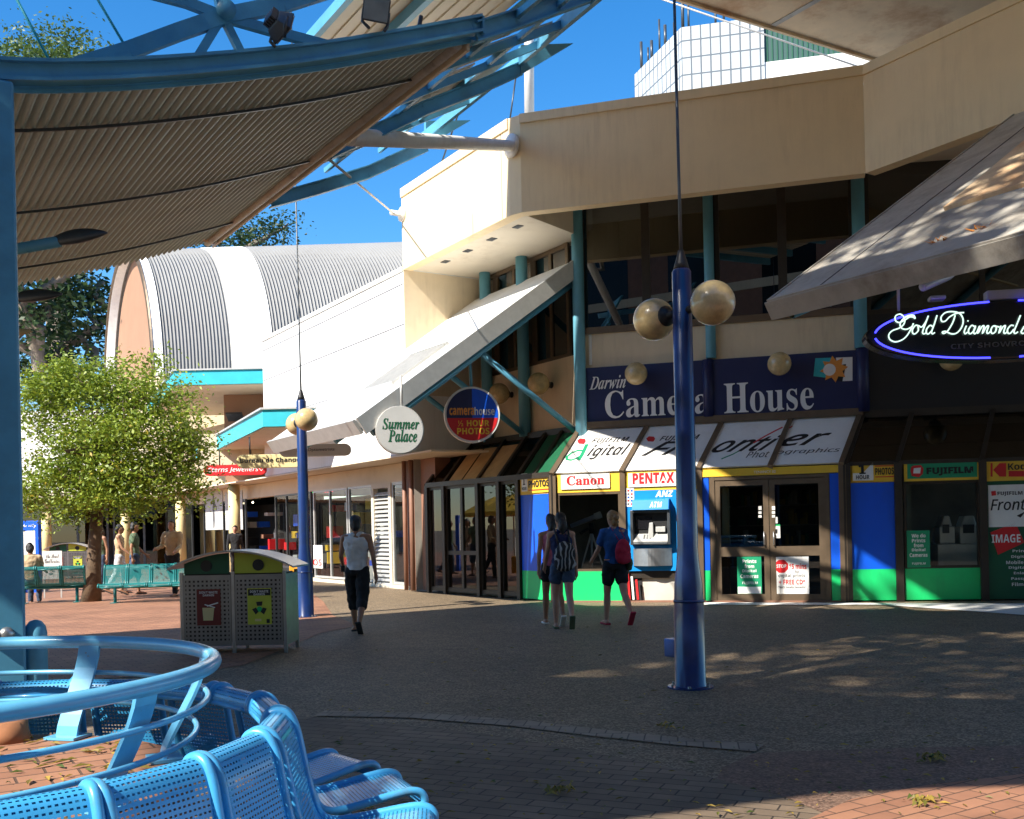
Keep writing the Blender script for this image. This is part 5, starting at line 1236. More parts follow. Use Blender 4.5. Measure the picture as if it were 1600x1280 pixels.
dia = [[(1165, 375), (1150, 420), (1120, 470), (1095, 488), (1085, 480), (1105, 475), (1140, 490), (1175, 485), (1205, 450), (1215, 405), (1195, 365), (1150, 352), (1105, 358), (1078, 385), (1082, 412), (1105, 410), (1130, 385), (1175, 362), (1220, 358)],
       [(1235, 440), (1222, 475), (1228, 490), (1242, 480)], [(1243, 412), (1247, 408)], [(1285, 445), (1268, 438), (1250, 462), (1250, 485), (1265, 488), (1285, 465), (1292, 440), (1280, 478), (1288, 490), (1302, 478)],
       [(1302, 478), (1318, 440), (1306, 488), (1330, 448), (1345, 442), (1335, 488), (1358, 448), (1373, 442), (1362, 478), (1370, 488), (1385, 475)],
       [(1415, 440), (1398, 445), (1388, 470), (1396, 488), (1415, 478), (1422, 450), (1412, 442), (1440, 448)], [(1450, 440), (1438, 486), (1460, 450), (1478, 440), (1468, 478), (1476, 488), (1492, 475)],
       [(1530, 440), (1512, 438), (1492, 462), (1494, 485), (1510, 486), (1530, 462)], [(1572, 375), (1550, 430), (1532, 476), (1540, 488), (1556, 478)], [(1575, 480), (1600, 440), (1606, 470), (1590, 488), (1575, 482)], ]
neon([K(s) for s in gold+dia], 0, 0, 1)
b = MB(); b.text('CITY SHOWROOM', PO, *PO.tr(1485, 541, 1632, 544, 533), .012, 'sans_b'); b.build('lettering', 'letter_grey', neo)
for x in (1408, 1700): p = PO.hit(x, 478); MB().tube([p-PO.n*.15-Z*.03, p-PO.n*.15+Z*.75], .018, 8).build('hanger', 'galvanised', neo)
for x, w, h in ((1468, .18, .05), (1580, .5, .12)): s_, z_ = PO.px(x, 466); b = MB(); b.pr(PO, s_-w/2, z_+.0, s_+w/2, z_+h, -.22, -.06); b.build('transformer_box', 'galvanised', neo, .015)

# ================================================================== LIGHT FITTINGS ON THE CANOPY
def flood(x, y, a, label, wpx, tilt, face):
    """floodlight standing on the arched beam on a bent bracket"""
    pl = PL(P0+A*a, Q); c = pl.hit(x, y); k = wpx*c.y/1600
    t = thing('floodlight', label, 'floodlight', c, 0, 'floodlights standing on the arched beam')
    f = V(face).normalized(); x_ = f.cross(Z).normalized(); u_ = x_.cross(f); x2 = (x_*math.cos(tilt)+u_*math.sin(tilt)); u2 = x2.cross(f)*-1
    u2 = f.cross(x2)*-1
    b = MB(); w, h, d = k*.5, k*.42, k*.42
    fr_ = [c+x2*w*i+u2*h*j+f*d*.5 for i, j in ((-1, -1), (1, -1), (1, 1), (-1, 1))]; bk2 = [c+x2*w*.6*i+u2*h*.6*j-f*d*.6 for i, j in ((-1, -1), (1, -1), (1, 1), (-1, 1))]
    b.add(fr_+bk2, [(0, 1, 2, 3), (7, 6, 5, 4), (0, 4, 5, 1), (1, 5, 6, 2), (2, 6, 7, 3), (3, 7, 4, 0)]); b.build('housing', 'dark_steel', t, .012)
    b = MB(); g = [c+x2*w*.86*i+u2*h*.86*j+f*(d*.5+.004) for i, j in ((-1, -1), (1, -1), (1, 1), (-1, 1))]; b.prism(g, f*.006); b.build('lens', 'steel', t)
    b = MB()
    for i in range(5): o = -.8+i*.4; b.obox(c+x2*(w*.55*o)-u2*h*.58-f*d*.62, x2*.012, u2*h*1.16, -f*.05)
    b.build('cooling_fin', 'dark_steel', t)
    b = MB(); y0 = zcs((c-P0).dot(Q))+.078
    for i in (-1, 1): p = c+x2*w*.9*i; b.tube([p, p-u2*h*1.0, V((c.x, c.y, y0))+x2*w*.55*i], .014, 6)
    b.build('bracket', 'dark_steel', t)
flood(437, 40, -.12, 'dark floodlight seen from behind, tipped over on the arched beam', 46, .35, (.6, .5, -.35))
flood(588, 17, -.12, 'floodlight facing the camera with its pale lens on the arched beam', 44, .15, (.1, -1, -.3))
for x, y, w, h, lab in ((513, 196, 42, 36, 'larger cream box floodlight hung under the canopy gutter'), (321, 366, 30, 26, 'smaller cream box floodlight at the far corner of the canopy'), (645, 104, 20, 14, 'small round grey lamp under the canopy gutter near the beam')):
    pl = PL(pq(sE-.22, 0, 0), A); c = pl.hit(x, y); k = c.y/1600
    t = thing('floodlight', lab, 'floodlight', c)
    if w > 20:
        d = V((-.25, -.75, -.5)).normalized(); r_ = d.cross(Z).normalized(); u_ = r_.cross(d); r_, u_ = r_*.94+u_*.34, u_*.94-r_*.34
        b = MB(); b.obox(c-r_*w*k/2-u_*h*k/2, r_*w*k, u_*h*k, -d*.16); b.build('housing', 'weathered', t, .015)
        b = MB(); b.obox(c-r_*w*k*.45-u_*h*k*.45+d*.002, r_*w*k*.9, u_*h*k*.9, d*.006); b.build('lens', 'stained_soffit', t)
    else:
        MB().ball(c, w*k/2, 14, 10, (1, 1, .7)).build('housing', 'galvanised', t)
    MB().tube([c+Z*h*k*.4, c+Z*.5+Q*.1], .02, 6).build('bracket', 'dark_steel', t)
# street lamp heads on arms behind the post
def lamp_arm(x0, x1, y0, y1, d, label, col, armed):
    a = at(x0, y0, d); e = at(x1, y1, d); ax = (e-a).normalized(); L = (e-a).length
    t = thing('street_lamp', label, 'street lamp', a)
    q = ax.to_track_quat('X', 'Z'); b = MB(); n = 14; vs = []; fs = []
    for i in range(n+1):
        f = i/n; r = .5*math.sin(math.pi*min(1, f*.82+.16))**.8
        for k in range(14):
            an = 2*math.pi*k/14; vs.append(a+q @ V((L*f, .26*L*r*math.cos(an), L*.34*r*math.sin(an)*(1 if math.sin(an) > 0 else .55))))
    for i in range(n):
        for k in range(14): fs.append((i*14+k, i*14+(k+1) % 14, (i+1)*14+(k+1) % 14, (i+1)*14+k))
    fs.append(tuple(range(14))[::-1]); fs.append(tuple(n*14+k for k in range(14)))
    b.add(vs, fs, True); b.build('lamp_head', col, t)
    if armed: MB().tube([a-ax*.9, a+ax*.05], .045, 10).build('arm', 'column_blue', t)
lamp_arm(84, 168, 379, 364, 8.2, 'leaf shaped street lamp head on a blue arm beside the post', 'dark_steel', True)
lamp_arm(22, 97, 468, 460, 9.5, 'dark leaf shaped street lamp head against the big tree', 'dark_steel', True)
lamp_arm(12, 52, 522, 518, 9.0, 'small cream lamp head peeping out behind the blue post', 'globe', True)
# ================================================================== STREET FURNITURE
def perforated(name, col, nu, nv, hole, rough=.35, metal=0.0, margin=.04, coat=0.0, var=.1):
    """painted or bare sheet metal punched with a grid of square holes"""
    m = mat(name, col, rough, metal, nscale=7, namt=var, coat=coat); nt = m.node_tree; b_ = nt.nodes['Principled BSDF']
    uv = nt.nodes.new('ShaderNodeTexCoord'); sp = nt.nodes.new('ShaderNodeSeparateXYZ'); nt.links.new(uv.outputs['UV'], sp.inputs[0])
    def mth(op, a, b=None):
        n = nt.nodes.new('ShaderNodeMath'); n.operation = op
        for i, k in enumerate((a, b)):
            if k is None: continue
            if isinstance(k, (int, float)): n.inputs[i].default_value = k
            else: nt.links.new(k, n.inputs[i])
        return n.outputs[0]
    r = []
    for k, n in ((0, nu), (1, nv)):
        c = sp.outputs[k]; f = mth('ABSOLUTE', mth('SUBTRACT', mth('FRACT', mth('MULTIPLY', c, n)), .5)); r.append(mth('LESS_THAN', f, hole[k]/2))
        r.append(mth('LESS_THAN', mth('ABSOLUTE', mth('SUBTRACT', c, .5)), .5-margin))
    q = mth('MULTIPLY', mth('MULTIPLY', r[0], r[1]), mth('MULTIPLY', r[2], r[3]))
    nt.links.new(mth('SUBTRACT', 1, q), b_.inputs['Alpha']); return m
perforated('chair_sheet', (.05, .35, .68), 20, 30, (.55, .36), .36, coat=.2, margin=.05)
perforated('bench_sheet', (.012, .18, .18), 17, 24, (.6, .4), .35, margin=.05)
perforated('bin_sheet', (.27, .275, .28), 11, 17, (.46, .46), .38, .8, margin=.045)
mat('bench_teal', (.012, .17, .17), .35, nscale=6, namt=.15)

# ---- lamp posts
def lamp_post(base, ang, label, boxside):
    t = thing('lamp_post', label, 'lamp post', base, ang, 'blue lamp posts with twin globes')
    o = V(base); rot = Matrix.Rotation(ang, 3, 'Z'); L = lambda x, y, z: o+rot @ V((x, y, z))
    b = MB(); b.lathe([(.155, 0), (.155, .015), (.142, .03), (.138, .72), (.134, .78), (.128, .95), (.105, 1.12), (.093, 1.3), (.088, 3.80), (.07, 3.83)], o, 24); b.build('pole', 'pole_blue', t)
    b = MB(); b.lathe([(.075, 3.82), (.06, 3.88), (.035, 3.96), (.028, 4.0)], o, 16); b.build('cap', 'black', t)
    b = MB(); b.tube([o+Z*3.98, o+Z*4.6+V((-.004, 0, 0)), o+Z*11.5+V((-.03, 0, 0))], [.017, .014, .012], 8); b.build('mast', 'dark_steel', t)
    b = MB(); b.lathe([(.139, 0), (.141, .012), (.139, .024)], o+Z*.78, 24); b.build('collar', 'pole_blue', t)
    MB().lathe([(.21, 0), (.21, .014), (.155, .018)], o, 24, smooth=False).build('base_plate', 'pole_blue', t)
    for q in range(6): a = q*math.pi/3+.3; MB().lathe([(.014, .014), (.014, .034), (.008, .036)], o+V((.185*math.cos(a), .185*math.sin(a), 0)), 6, smooth=False).build('bolt', 'steel', t)
    for s_ in (1, -1):
        c = L(s_*.40, 0, 3.44); MB().ball(c, .198, 32, 20).build('globe', 'globe', t)
        d = (L(s_, 0, 0)-o).normalized(); p = L(s_*.07, 0, 3.44)
        MB().lathe([(.035, 0), (.035, .09), (.06, .11), (.095, .14), (.10, .18)], p, 18, d).build('bracket', 'black', t)
    x = boxside; b = MB(); b.obox(L(x*.13, -.06, .26) if x > 0 else L(-.29, -.06, .26), rot @ V((.16, 0, 0)), rot @ V((0, .12, 0)), Z*.17); b.build('junction_box', 'pole_blue', t, .01)
    return t
lp1 = gnd(1079, 1074); lp2 = gnd(478, 964)
lamp_post(V((lp1.x, lp1.y, 0)), R(-58), 'nearest blue lamp post with two amber globes and a thin mast, standing in the shade', -1)
lamp_post(V((lp2.x, lp2.y, 0)), math.atan2(-.32, .14), 'farther lamp post, sunlit blue, with two amber globes left of the walking man', -1)

# ---- double litter bin
def bin_unit(label, c0, c1):
    c0 = V((c0.x, c0.y, 0)); c1 = V((c1.x, c1.y, 0)); w = (c1-c0).length; t_ = (c1-c0).normalized(); pl = PL(c0, t_); D_ = .62
    t = thing('litter_bin', label, 'litter bin', (c0+c1)/2-pl.n*D_/2, 0, 'double litter bins with curved roofs')
    for s_ in (0, w/2-.02, w-.04):
        for o in (0, -D_+.04): MB().pr(pl, s_, 0, s_+.04, 1.02, o-.04, o).build('corner_post', 'steel', t)
    b = MB(); b.pr(pl, .05, .14, w-.05, 1.0, -D_+.06, -.06); b.build('inner_bin', 'black', t)
    def ps(a, b_, name, lab=None):
        m = MB(); p0, p1, p2, p3 = a; m.quad(p0, p1, p2, p3, uv=[(0, 0), (1, 0), (1, 1), (0, 1)]); return m.build(name, b_, t)
    for s0, s1 in ((.045, w/2-.025), (w/2+.025, w-.045)):
        ps((pl.P(s0, .10, .0), pl.P(s1, .10, .0), pl.P(s1, .985, .0), pl.P(s0, .985, .0)), 'bin_sheet', 'door')
        ps((pl.P(s1, .10, -D_), pl.P(s0, .10, -D_), pl.P(s0, .985, -D_), pl.P(s1, .985, -D_)), 'bin_sheet', 'door')
    ps((pl.P(0, .10, -D_+.04), pl.P(0, .10, -.04), pl.P(0, .985, -.04), pl.P(0, .985, -D_+.04)), 'steel', 'side_panel'); ps((pl.P(w, .10, -.04), pl.P(w, .10, -D_+.04), pl.P(w, .985, -D_+.04), pl.P(w, .985, -.04)), 'steel', 'side_panel')
    def arcz(s_): return 1.06+.21*(1-((s_-w/2)/(w/2+.12))**2)
    n = 20
    b = MB(); up = [(-.12+(w+.24)*k/n) for k in range(n+1)]
    b.prism([pl.P(s_, arcz(s_)+.022, .10) for s_ in up]+[pl.P(s_, arcz(s_), .10) for s_ in up[::-1]], -pl.n*(D_+.2)); b.build('roof', 'steel', t)
    for s0, s1, m in ((.05, w*.46, 'dark_green'), (w*.5+.02, w-.05, 'lime')):
        q = [s0+(s1-s0)*k/8 for k in range(9)]
        b = MB(); b.pp(pl, [(s0, 1.0), (s1, 1.0)]+[(s_, arcz(s_)-.012) for s_ in q[::-1]], -.06, -.03); f = b.build('hood_panel', m, t)
        b = MB(); b.disc(pl, (s0+s1)/2, 1.10, .072, .072, -.028, -.022, 24); b.build('opening', 'black', f)
    for k, (m, pic) in enumerate((('poster_red', 0), ('lime', 1))):
        cs = w*(.25+.5*k)+(.0 if k else .03); b = MB(); b.pr(pl, cs-.15, .36, cs+.15, .81, .003, .008); p = b.build('poster', m, t)
        b = MB(); b.use(0)
        if k: b.pr(pl, cs-.14, .72, cs+.14, .80, .0085, .010)
        b.use(1).text('DON’T WASTE', pl, cs-.115, .755, cs+.115, .785, .011, 'sans_b'); b.text('DARWIN', pl, cs-.07, .722, cs+.07, .748, .011, 'sans_b')
        if not pic:
            b.use(2).pp(pl, [(cs-.07, .42), (cs+.05, .42), (cs+.07, .58), (cs-.08, .58)], .009, .011); b.use(1).bar(pl.P(cs-.02, .60, .011), pl.P(cs+.12, .64, .011), .015, .003, pl.n); b.bar(pl.P(cs-.05, .62, .011), pl.P(cs+.08, .58, .011), .012, .003, pl.n)
        else:
            for i in range(3):
                a = math.pi/2+i*2.094; x, y = cs+.065*math.cos(a), .56+.065*math.sin(a); b.use(0).pp(pl, [(x+.045*math.cos(a+d), y+.045*math.sin(a+d)) for d in (1.2, 2.4, 3.9, 5.2)], .009, .011)
            b.use(3).disc(pl, cs, .55, .035, .035, .009, .0105, 16); b.use(2).pr(pl, cs-.06, .40, cs+.02, .43, .009, .0105); b.use(0).pr(pl, cs+.085, .375, cs+.125, .425, .009, .0105)
        b.build('print', ['black', 'letter_white', 'cream_yellow', 'green_panel'], p)
    return t
mat('lime', (.55, .60, .06), .5, nscale=3, namt=.08); mat('poster_red', (.16, .018, .015), .5)
bn = bin_unit('stainless double litter bin with punched panels, nearest to the camera', gnd(283, 1023), gnd(449, 1020))
q = gnd(150, 938)
b2 = dup(bn, V((q.x-.05, q.y+.55, 0)), .2, 'double litter bin half hidden behind the small tree trunk')
# ---- seat ring round the raised bed
RC = V((-2.3, 3.75, 0)); RT = .58
bed = thing('raised_bed', 'round raised brick bed with a sawn stump and dry leaves inside the blue rail', 'raised bed', RC)
MB().lathe([(1.06, 0), (1.06, RT-.02), (1.04, RT), (.001, RT+.004)], RC, 64, smooth=False).build('brickwork', 'brick_red', bed)
st = gnd(14, 1158, RT); MB().lathe([(.10, 0), (.085, .04), (.08, .09), (.03, .095)], V((st.x, st.y, RT)), 12).build('stump', 'dirt_brick', bed)
rail = thing('ring_rail', 'round blue tubular rail with chipped paint on curved flat posts', 'rail', RC+Z*RT)
def circ(r, z, n=72): return [RC+V((r*math.cos(2*math.pi*k/n), r*math.sin(2*math.pi*k/n), z)) for k in range(n)]
mat('chipped_blue', (.13, .46, .72), .28, nscale=6, namt=.06, coat=.3, dirt=(.10, .38, .62), dscale=5)
nt = M['chipped_blue'].node_tree; bb = nt.nodes['Principled BSDF']; old = bb.inputs['Base Color'].links[0].from_socket
tc = nt.nodes.new('ShaderNodeTexCoord'); nz = nt.nodes.new('ShaderNodeTexNoise'); nz.inputs['Scale'].default_value = 9; nz.inputs['Detail'].default_value = 9; nz.inputs['Roughness'].default_value = .75
nt.links.new(tc.outputs['Object'], nz.inputs['Vector']); mr = nt.nodes.new('ShaderNodeMapRange'); mr.inputs[1].default_value = .655; mr.inputs[2].default_value = .67; nt.links.new(nz.outputs[0], mr.inputs[0])
mx = nt.nodes.new('ShaderNodeMix'); mx.data_type = 'RGBA'; nt.links.new(mr.outputs[0], mx.inputs[0]); nt.links.new(old, mx.inputs[6]); mx.inputs[7].default_value = (.22, .12, .075, 1); nt.links.new(mx.outputs[2], bb.inputs['Base Color'])
MB().tube(circ(1.15, 1.0), .030, 14, True).build('top_rail', 'chipped_blue', rail)
for r, z in ((1.125, .86), (1.08, .735)): MB().tube(circ(r, z), .0115, 10, True).build('mid_rail', 'chipped_blue', rail)
for k in range(7):
    a = R((75, 27, -18, -65, 120, 170, -115)[k]); d = V((math.cos(a), math.sin(a), 0)); tn = V((-d.y, d.x, 0)); b = MB(); n = 8; vs = []
    prof = []
    for i in range(n+1):
        f = i/n; prof.append((.955+.175*math.sin(f*math.pi/2)*f**.4, RT+.006+(.98-RT)*f))
    w = .055
    for (r, z) in prof:
        for dr, dw in ((-.007, -w), (.007, -w), (.007, w), (-.007, w)): vs.append(RC+d*(r+dr)+tn*dw+Z*z)
    fs = []
    for i in range(n):
        for q in range(4): fs.append((i*4+q, i*4+(q+1) % 4, (i+1)*4+(q+1) % 4, (i+1)*4+q))
    b.add(vs, fs); b.obox(RC+d*.90-tn*.08+Z*(RT+.003), d*.13, tn*.16, Z*.012); b.build('post', 'chipped_blue', rail)

PROF = [(-.215, .775), (-.222, .80), (-.205, .835), (-.165, .848), (-.125, .83), (-.095, .77), (-.075, .68), (-.055, .58), (-.03, .48), (-.005, .425), (.03, .40), (.09, .395), (.2, .41), (.32, .43), (.40, .438), (.445, .425), (.462, .395), (.455, .37)]
def smoothprof(P, m=4):
    out = []
    for i in range(len(P)-1):
        p0, p1, p2, p3 = P[max(i-1, 0)], P[i], P[i+1], P[min(i+2, len(P)-1)]
        for q in range(m):
            t = q/m; out.append(tuple(.5*(2*p1[k]+(p2[k]-p0[k])*t+(2*p0[k]-5*p1[k]+4*p2[k]-p3[k])*t*t+(3*p1[k]-p0[k]-3*p2[k]+p3[k])*t**3) for k in (0, 1)))
    return out+[P[-1]]
SP = smoothprof(PROF)
def seat_parts(parent, sheet, tube, w, x0=0.0, post=True, M4=None):
    """one seat: punched back and pan between two bent tubes; local y points out of the ring"""
    M4 = M4 or Matrix.Identity(4); T = lambda x, y, z: M4 @ V((x, y, z))
    kb = next(i for i, p in enumerate(SP) if p[1] < .42 and i > 20)
    def strip(P, name):
        L = [0]
        for a, c in zip(P, P[1:]): L.append(L[-1]+math.hypot(c[0]-a[0], c[1]-a[1]))
        b = MB(); vs = []; fs = []; uv = []
        for p in P: vs += [T(x0-w/2+.012, *p), T(x0+w/2-.012, *p)]
        for i in range(len(P)-1): fs.append((2*i, 2*i+1, 2*i+3, 2*i+2)); uv.append([(0, L[i]/L[-1]), (1, L[i]/L[-1]), (1, L[i+1]/L[-1]), (0, L[i+1]/L[-1])])
        b.add(vs, fs, True, uv); return b.build(name, sheet, parent)
    strip(SP[:kb+1], 'backrest'); strip(SP[kb:], 'seat')
    for s_ in (-1, 1): MB().tube([T(x0+s_*(w/2-.008), *p) for p in SP], .0185, 12).build('side_tube', tube, parent)
    for p in (SP[0], SP[-1]): MB().tube([T(x0-w/2+.01, *p), T(x0+w/2-.01, *p)], .012, 8).build('end_tube', tube, parent)
    if post:
        b = MB(); b.tube([T(x0, .12, .02), T(x0, .12, .39)], .025, 10); b.build('leg', tube, parent)
        b = MB(); b.tube([T(x0-w/2, .12, .36), T(x0+w/2, .12, .36)], .022, 10); b.build('beam', tube, parent)
        b = MB(); b.lathe([(.07, 0), (.07, .012), (.03, .03)], T(x0, .12, 0), 14); b.build('foot', tube, parent)
ch = thing('ring_chair', 'blue punched metal chair', 'chair', (0, 0, 0), 0, 'blue chairs around the raised bed')
seat_parts(ch, 'chair_sheet', 'chair_blue', .405)
RB = 1.45; RCC = V((-2.20, 3.70, 0))
names = {-48: 'blue punched chair second from the lower left corner, its back nearly whole in the picture', -66: 'blue punched chair cut by the lower left corner of the picture', -31: 'blue punched chair directly in front of the leaning flat rail post', -14: 'blue punched chair third from the near end, bright stripes on its back', 4: 'blue chair whose pan sticks out toward the dark paving at bottom centre',
         23: 'blue chair at the turn of the ring, seen edge on beyond the tall one', 41: 'blue chair in shade just right of the rail end, below the litter bin', 60: 'blue chair seen through the right hand end of the rail', 78: 'blue chair back between the two rail posts on the far side', 96: 'blue chair back on the far side, left of the far rail post', 114: 'far blue chair back cut by the left picture edge'}
for i, (an, lb) in enumerate(names.items()):
    a = R(an); d = V((math.cos(a), math.sin(a), 0)); loc = RCC+d*RB; rz = a-math.pi/2
    if i == 0: ch.scale = (.95, .95, .95); ch.location = loc; ch.rotation_euler = (0, 0, rz); ch['label'] = lb
    else: dup(ch, loc, rz, lb)

# ---- green benches further back
def bench(n, loc, rz, label):
    t = thing('mall_bench', label, 'bench', (0, 0, 0), 0, 'green benches of joined seats')
    for k in range(n): seat_parts(t, 'bench_sheet', 'bench_teal', .50, (k-(n-1)/2)*.52, post=False)
    w = n*.52; b = MB(); b.tube([(-w/2, .12, .35), (w/2, .12, .35)], .03, 10); b.build('beam', 'bench_teal', t)
    for s_ in (-1, 1): b = MB(); b.tube([(s_*w*.36, .12, 0), (s_*w*.36, .12, .34)], .035, 10); b.obox((s_*w*.36-.06, -.1, 0), (.12, 0, 0), (0, .44, 0), (0, 0, .02)); b.build('leg', 'bench_teal', t)
    t.location = loc; t.rotation_euler = (0, 0, rz); return t
q1 = gnd(205, 941); q2 = gnd(78, 943)
bench(4, V((q1.x+.45, q1.y, 0)), math.pi+.12, 'row of four joined green seats facing the camera right of the small tree')
bench(3, V((q2.x-.0, q2.y+.0, 0)), .25, 'row of green seats seen from behind, left of the tree trunk, a man sitting')
# ---- boards
pl = PL(at(81, 884, 25.2), V((1, .1, 0))); t = thing('sandwich_board', 'white sandwich board with faint lettering behind the green seats', 'sandwich board', gnd(81, 930))
s0, z0, s1, z1 = pl.r(66, 861, 97, 905); b = MB(); b.pr(pl, s0, z0, s1, z1, -.02, 0); b.build('board', 'sign_white', t)
b = MB(); b.text('the Pearl', pl, *pl.tr(72, 872, 92, 872, 866), .004, 'script'); b.text('Galleries', pl, *pl.tr(70, 880, 93, 880, 873), .004, 'script')
for k in range(7): s_, z_ = pl.px(rng.uniform(71, 90), rng.uniform(886, 902)); b.pr(pl, s_, z_, s_+.05, z_+.02, .0, .003)
b.build('lettering', 'letter_grey', t)
for s_ in (s0+.02, s1-.05): MB().pr(pl, s_, -pl.o.z+.01, s_+.03, z0, -.03, -.005).build('leg', 'galvanised', t)
pl = PL(at(46, 850, 28), V((.95, -.3, 0))); t = thing('map_board', 'upright blue information board with a pale panel beside the blue canopy post', 'information board', gnd(46, 905))
s0, z0, s1, z1 = pl.r(30, 814, 60, 885); b = MB(); b.pr(pl, s0, -pl.o.z, s1, z1, -.12, 0); b.build('board', 'cobalt', t, .01)
b = MB(); b.pr(pl, s0+.03, z0, s1-.1, z0+(z1-z0)*.78, .001, .008); b.build('panel', 'sign_white', t)
b = MB(); b.text('the city', pl, s0+.08, z0+(z1-z0)*.84, s1-.06, z0+(z1-z0)*.93, .006, 'script')
b.build('lettering', 'letter_white', t)
q = gnd(461, 936); b = MB(); b.obox(V((q.x-.12, q.y, .3)), (.22, 0, 0), (0, .22, 0), (0, 0, .45)); t = b.build('paper_box', 'amber', None, .02); tag(t, 'small amber box standing against the foot of the sunlit blue pole', 'box')

# ---- leaves on the ground
b = MB()
def leaf(p, l, a, up=.012):
    d = V((math.cos(a), math.sin(a), 0))*l; w = V((-d.y, d.x, 0))*.28
    b.poly([p-d+Z*.002, p-w+Z*up, p+d+Z*.004, p+w+Z*up*.6]); b.tone.append(rng.random())
b.tone = []
for k in range(420):
    a = rng.uniform(0, 6.28); r = .95*math.sqrt(rng.random()); leaf(RC+V((r*math.cos(a), r*math.sin(a), RT+.006)), rng.uniform(.015, .045), rng.uniform(0, 6.28))
for k in range(520):
    p = gnd(rng.uniform(480, 1600), 900+380*rng.random()**.6); p.z = .016
    leaf(p, rng.uniform(.012, .035), rng.uniform(0, 6.28))
for cx, cy, n in ((875, 1242, 26), (1460, 1190, 30), (1440, 1258, 20), (1040, 1140, 12)):
    for k in range(n): p = gnd(cx+rng.gauss(0, 14), cy+rng.gauss(0, 3)); p.z = .018; leaf(p, rng.uniform(.02, .05), rng.uniform(0, 6.28), .03)
foliage('leaf_fallen', (.05, .10, .015), (.40, .27, .05), (.55, .38, .06))
t = b.build('fallen_leaves', 'leaf_fallen'); t['kind'] = 'stuff'; t['label'] = 'dry and green leaves scattered over the paving and the raised bed'

# market umbrellas on the sunny side, seen in the shop glass
for x, y, lb in ((-16.2, 27.0, 'orange market umbrella nearer the shops, out of the picture'), (-18.6, 28.6, 'orange market umbrella farther left, out of the picture')):
    t = thing('market_umbrella', lb, 'umbrella', (x, y, 0), 0, 'market umbrellas'); MB().tube([(x, y, 0), (x, y, 2.6)], .03, 10).build('pole', 'white_paint', t)
    MB().lathe([(1.5, 1.95), (1.5, 2.1), (.8, 2.45), (.02, 2.75)], (x, y, 0), 8, smooth=False).build('canopy', 'yellow', t)
# ================================================================== TREES
def crown(b, blobs, n, size, seed, flat=.0, lo=.0, hi=1.0):
    r = random.Random(seed); vol = [x[3]*x[4]*x[5] for x in blobs]; tot = sum(v**.67 for v in vol)
    if b.tone is None: b.tone = []
    for bl, v in zip(blobs, vol):
        m = int(n*v**.67/tot); cl = []
        for i in range(max(6, m//62)):
            while True:
                d = V((r.gauss(0, 1), r.gauss(0, 1), r.gauss(0, 1)))
                if d.length > .1: break
            d.normalize(); k = r.uniform(.55, 1.06) if r.random() < .8 else r.uniform(.2, .6)
            cl.append((V((bl[0]+d.x*bl[3]*k, bl[1]+d.y*bl[4]*k, bl[2]+d.z*bl[5]*k)), r.uniform(.6, 1.35), r.uniform(-.16, .16)))
        for i in range(m):
            c, s_, tn = r.choice(cl); rad = size*2.5*s_
            p = c+V((r.gauss(0, rad), r.gauss(0, rad), r.gauss(0, rad*.6)))
            d = V((r.gauss(0, 1), r.gauss(0, 1), r.gauss(0, .6)-.2)).normalized(); u = d.cross(V((r.gauss(0, 1), r.gauss(0, 1), r.gauss(0, 1)))).normalized()
            l = size*r.uniform(.6, 1.3); w = l*r.uniform(.35, .55)
            q = [p, p+d*l*.5+u*w*.5, p+d*l, p+d*l*.5-u*w*.5]
            k = len(b.v); b.v += q; b.f.append((k, k+1, k+2, k+3)); b.mi.append(0); b.sm.append(False); b.tone.append(min(1, max(0, r.gauss(.45, .2)+tn)))
def limbs(b, root, tips, r0, seed, jit=.12):
    r = random.Random(seed)
    for tip, r1 in tips:
        path = []; n = 7
        for i in range(n+1):
            f = i/n; p = V(root).lerp(V(tip), f); k = (tip-root).length*jit*math.sin(math.pi*f)
            path.append(p+V((r.gauss(0, k), r.gauss(0, k), r.gauss(0, k*.5)+k*.6)))
        b.tube(path, [r0+(r1-r0)*(i/n)**.7 for i in range(n+1)], 9)
tb = gnd(142, 940); tb.z = 0
t = thing('small_tree', 'small bushy tree with bright yellow green leaves and a thick dark trunk', 'tree', tb)
k = 23.6/1600
def pt(x, y, dy=0.0):
    p = at(x, y, tb.y+dy); return p
b = MB(); fork = pt(152, 800); b.tube([tb-Z*.05, pt(146, 900), pt(148, 850), fork], [.24, .17, .15, .14], 12)
tips = [(pt(x, y, dy), .015) for x, y, dy in ((90, 720, -.6), (130, 640, .4), (170, 600, 0), (230, 620, -.5), (280, 690, .3), (250, 740, -.8), (60, 680, .5), (200, 700, 1.0), (120, 590, -.2), (310, 720, 0), (195, 640, -.9))]
limbs(b, fork, tips, .075, 3); b.build('trunk', 'bark', t)
b = MB(); r_ = random.Random(5)
for i in range(70):
    a, _ = r_.choice(tips); a = fork.lerp(a, r_.uniform(.45, 1)); e = a+V((r_.gauss(0, .4), r_.gauss(0, .4), abs(r_.gauss(.35, .25)))); b.tube([a, a.lerp(e, .5)+V((r_.gauss(0, .04),)*3), e], [.011, .008, .004], 5)
b.build('twig', 'bark_grey', t)
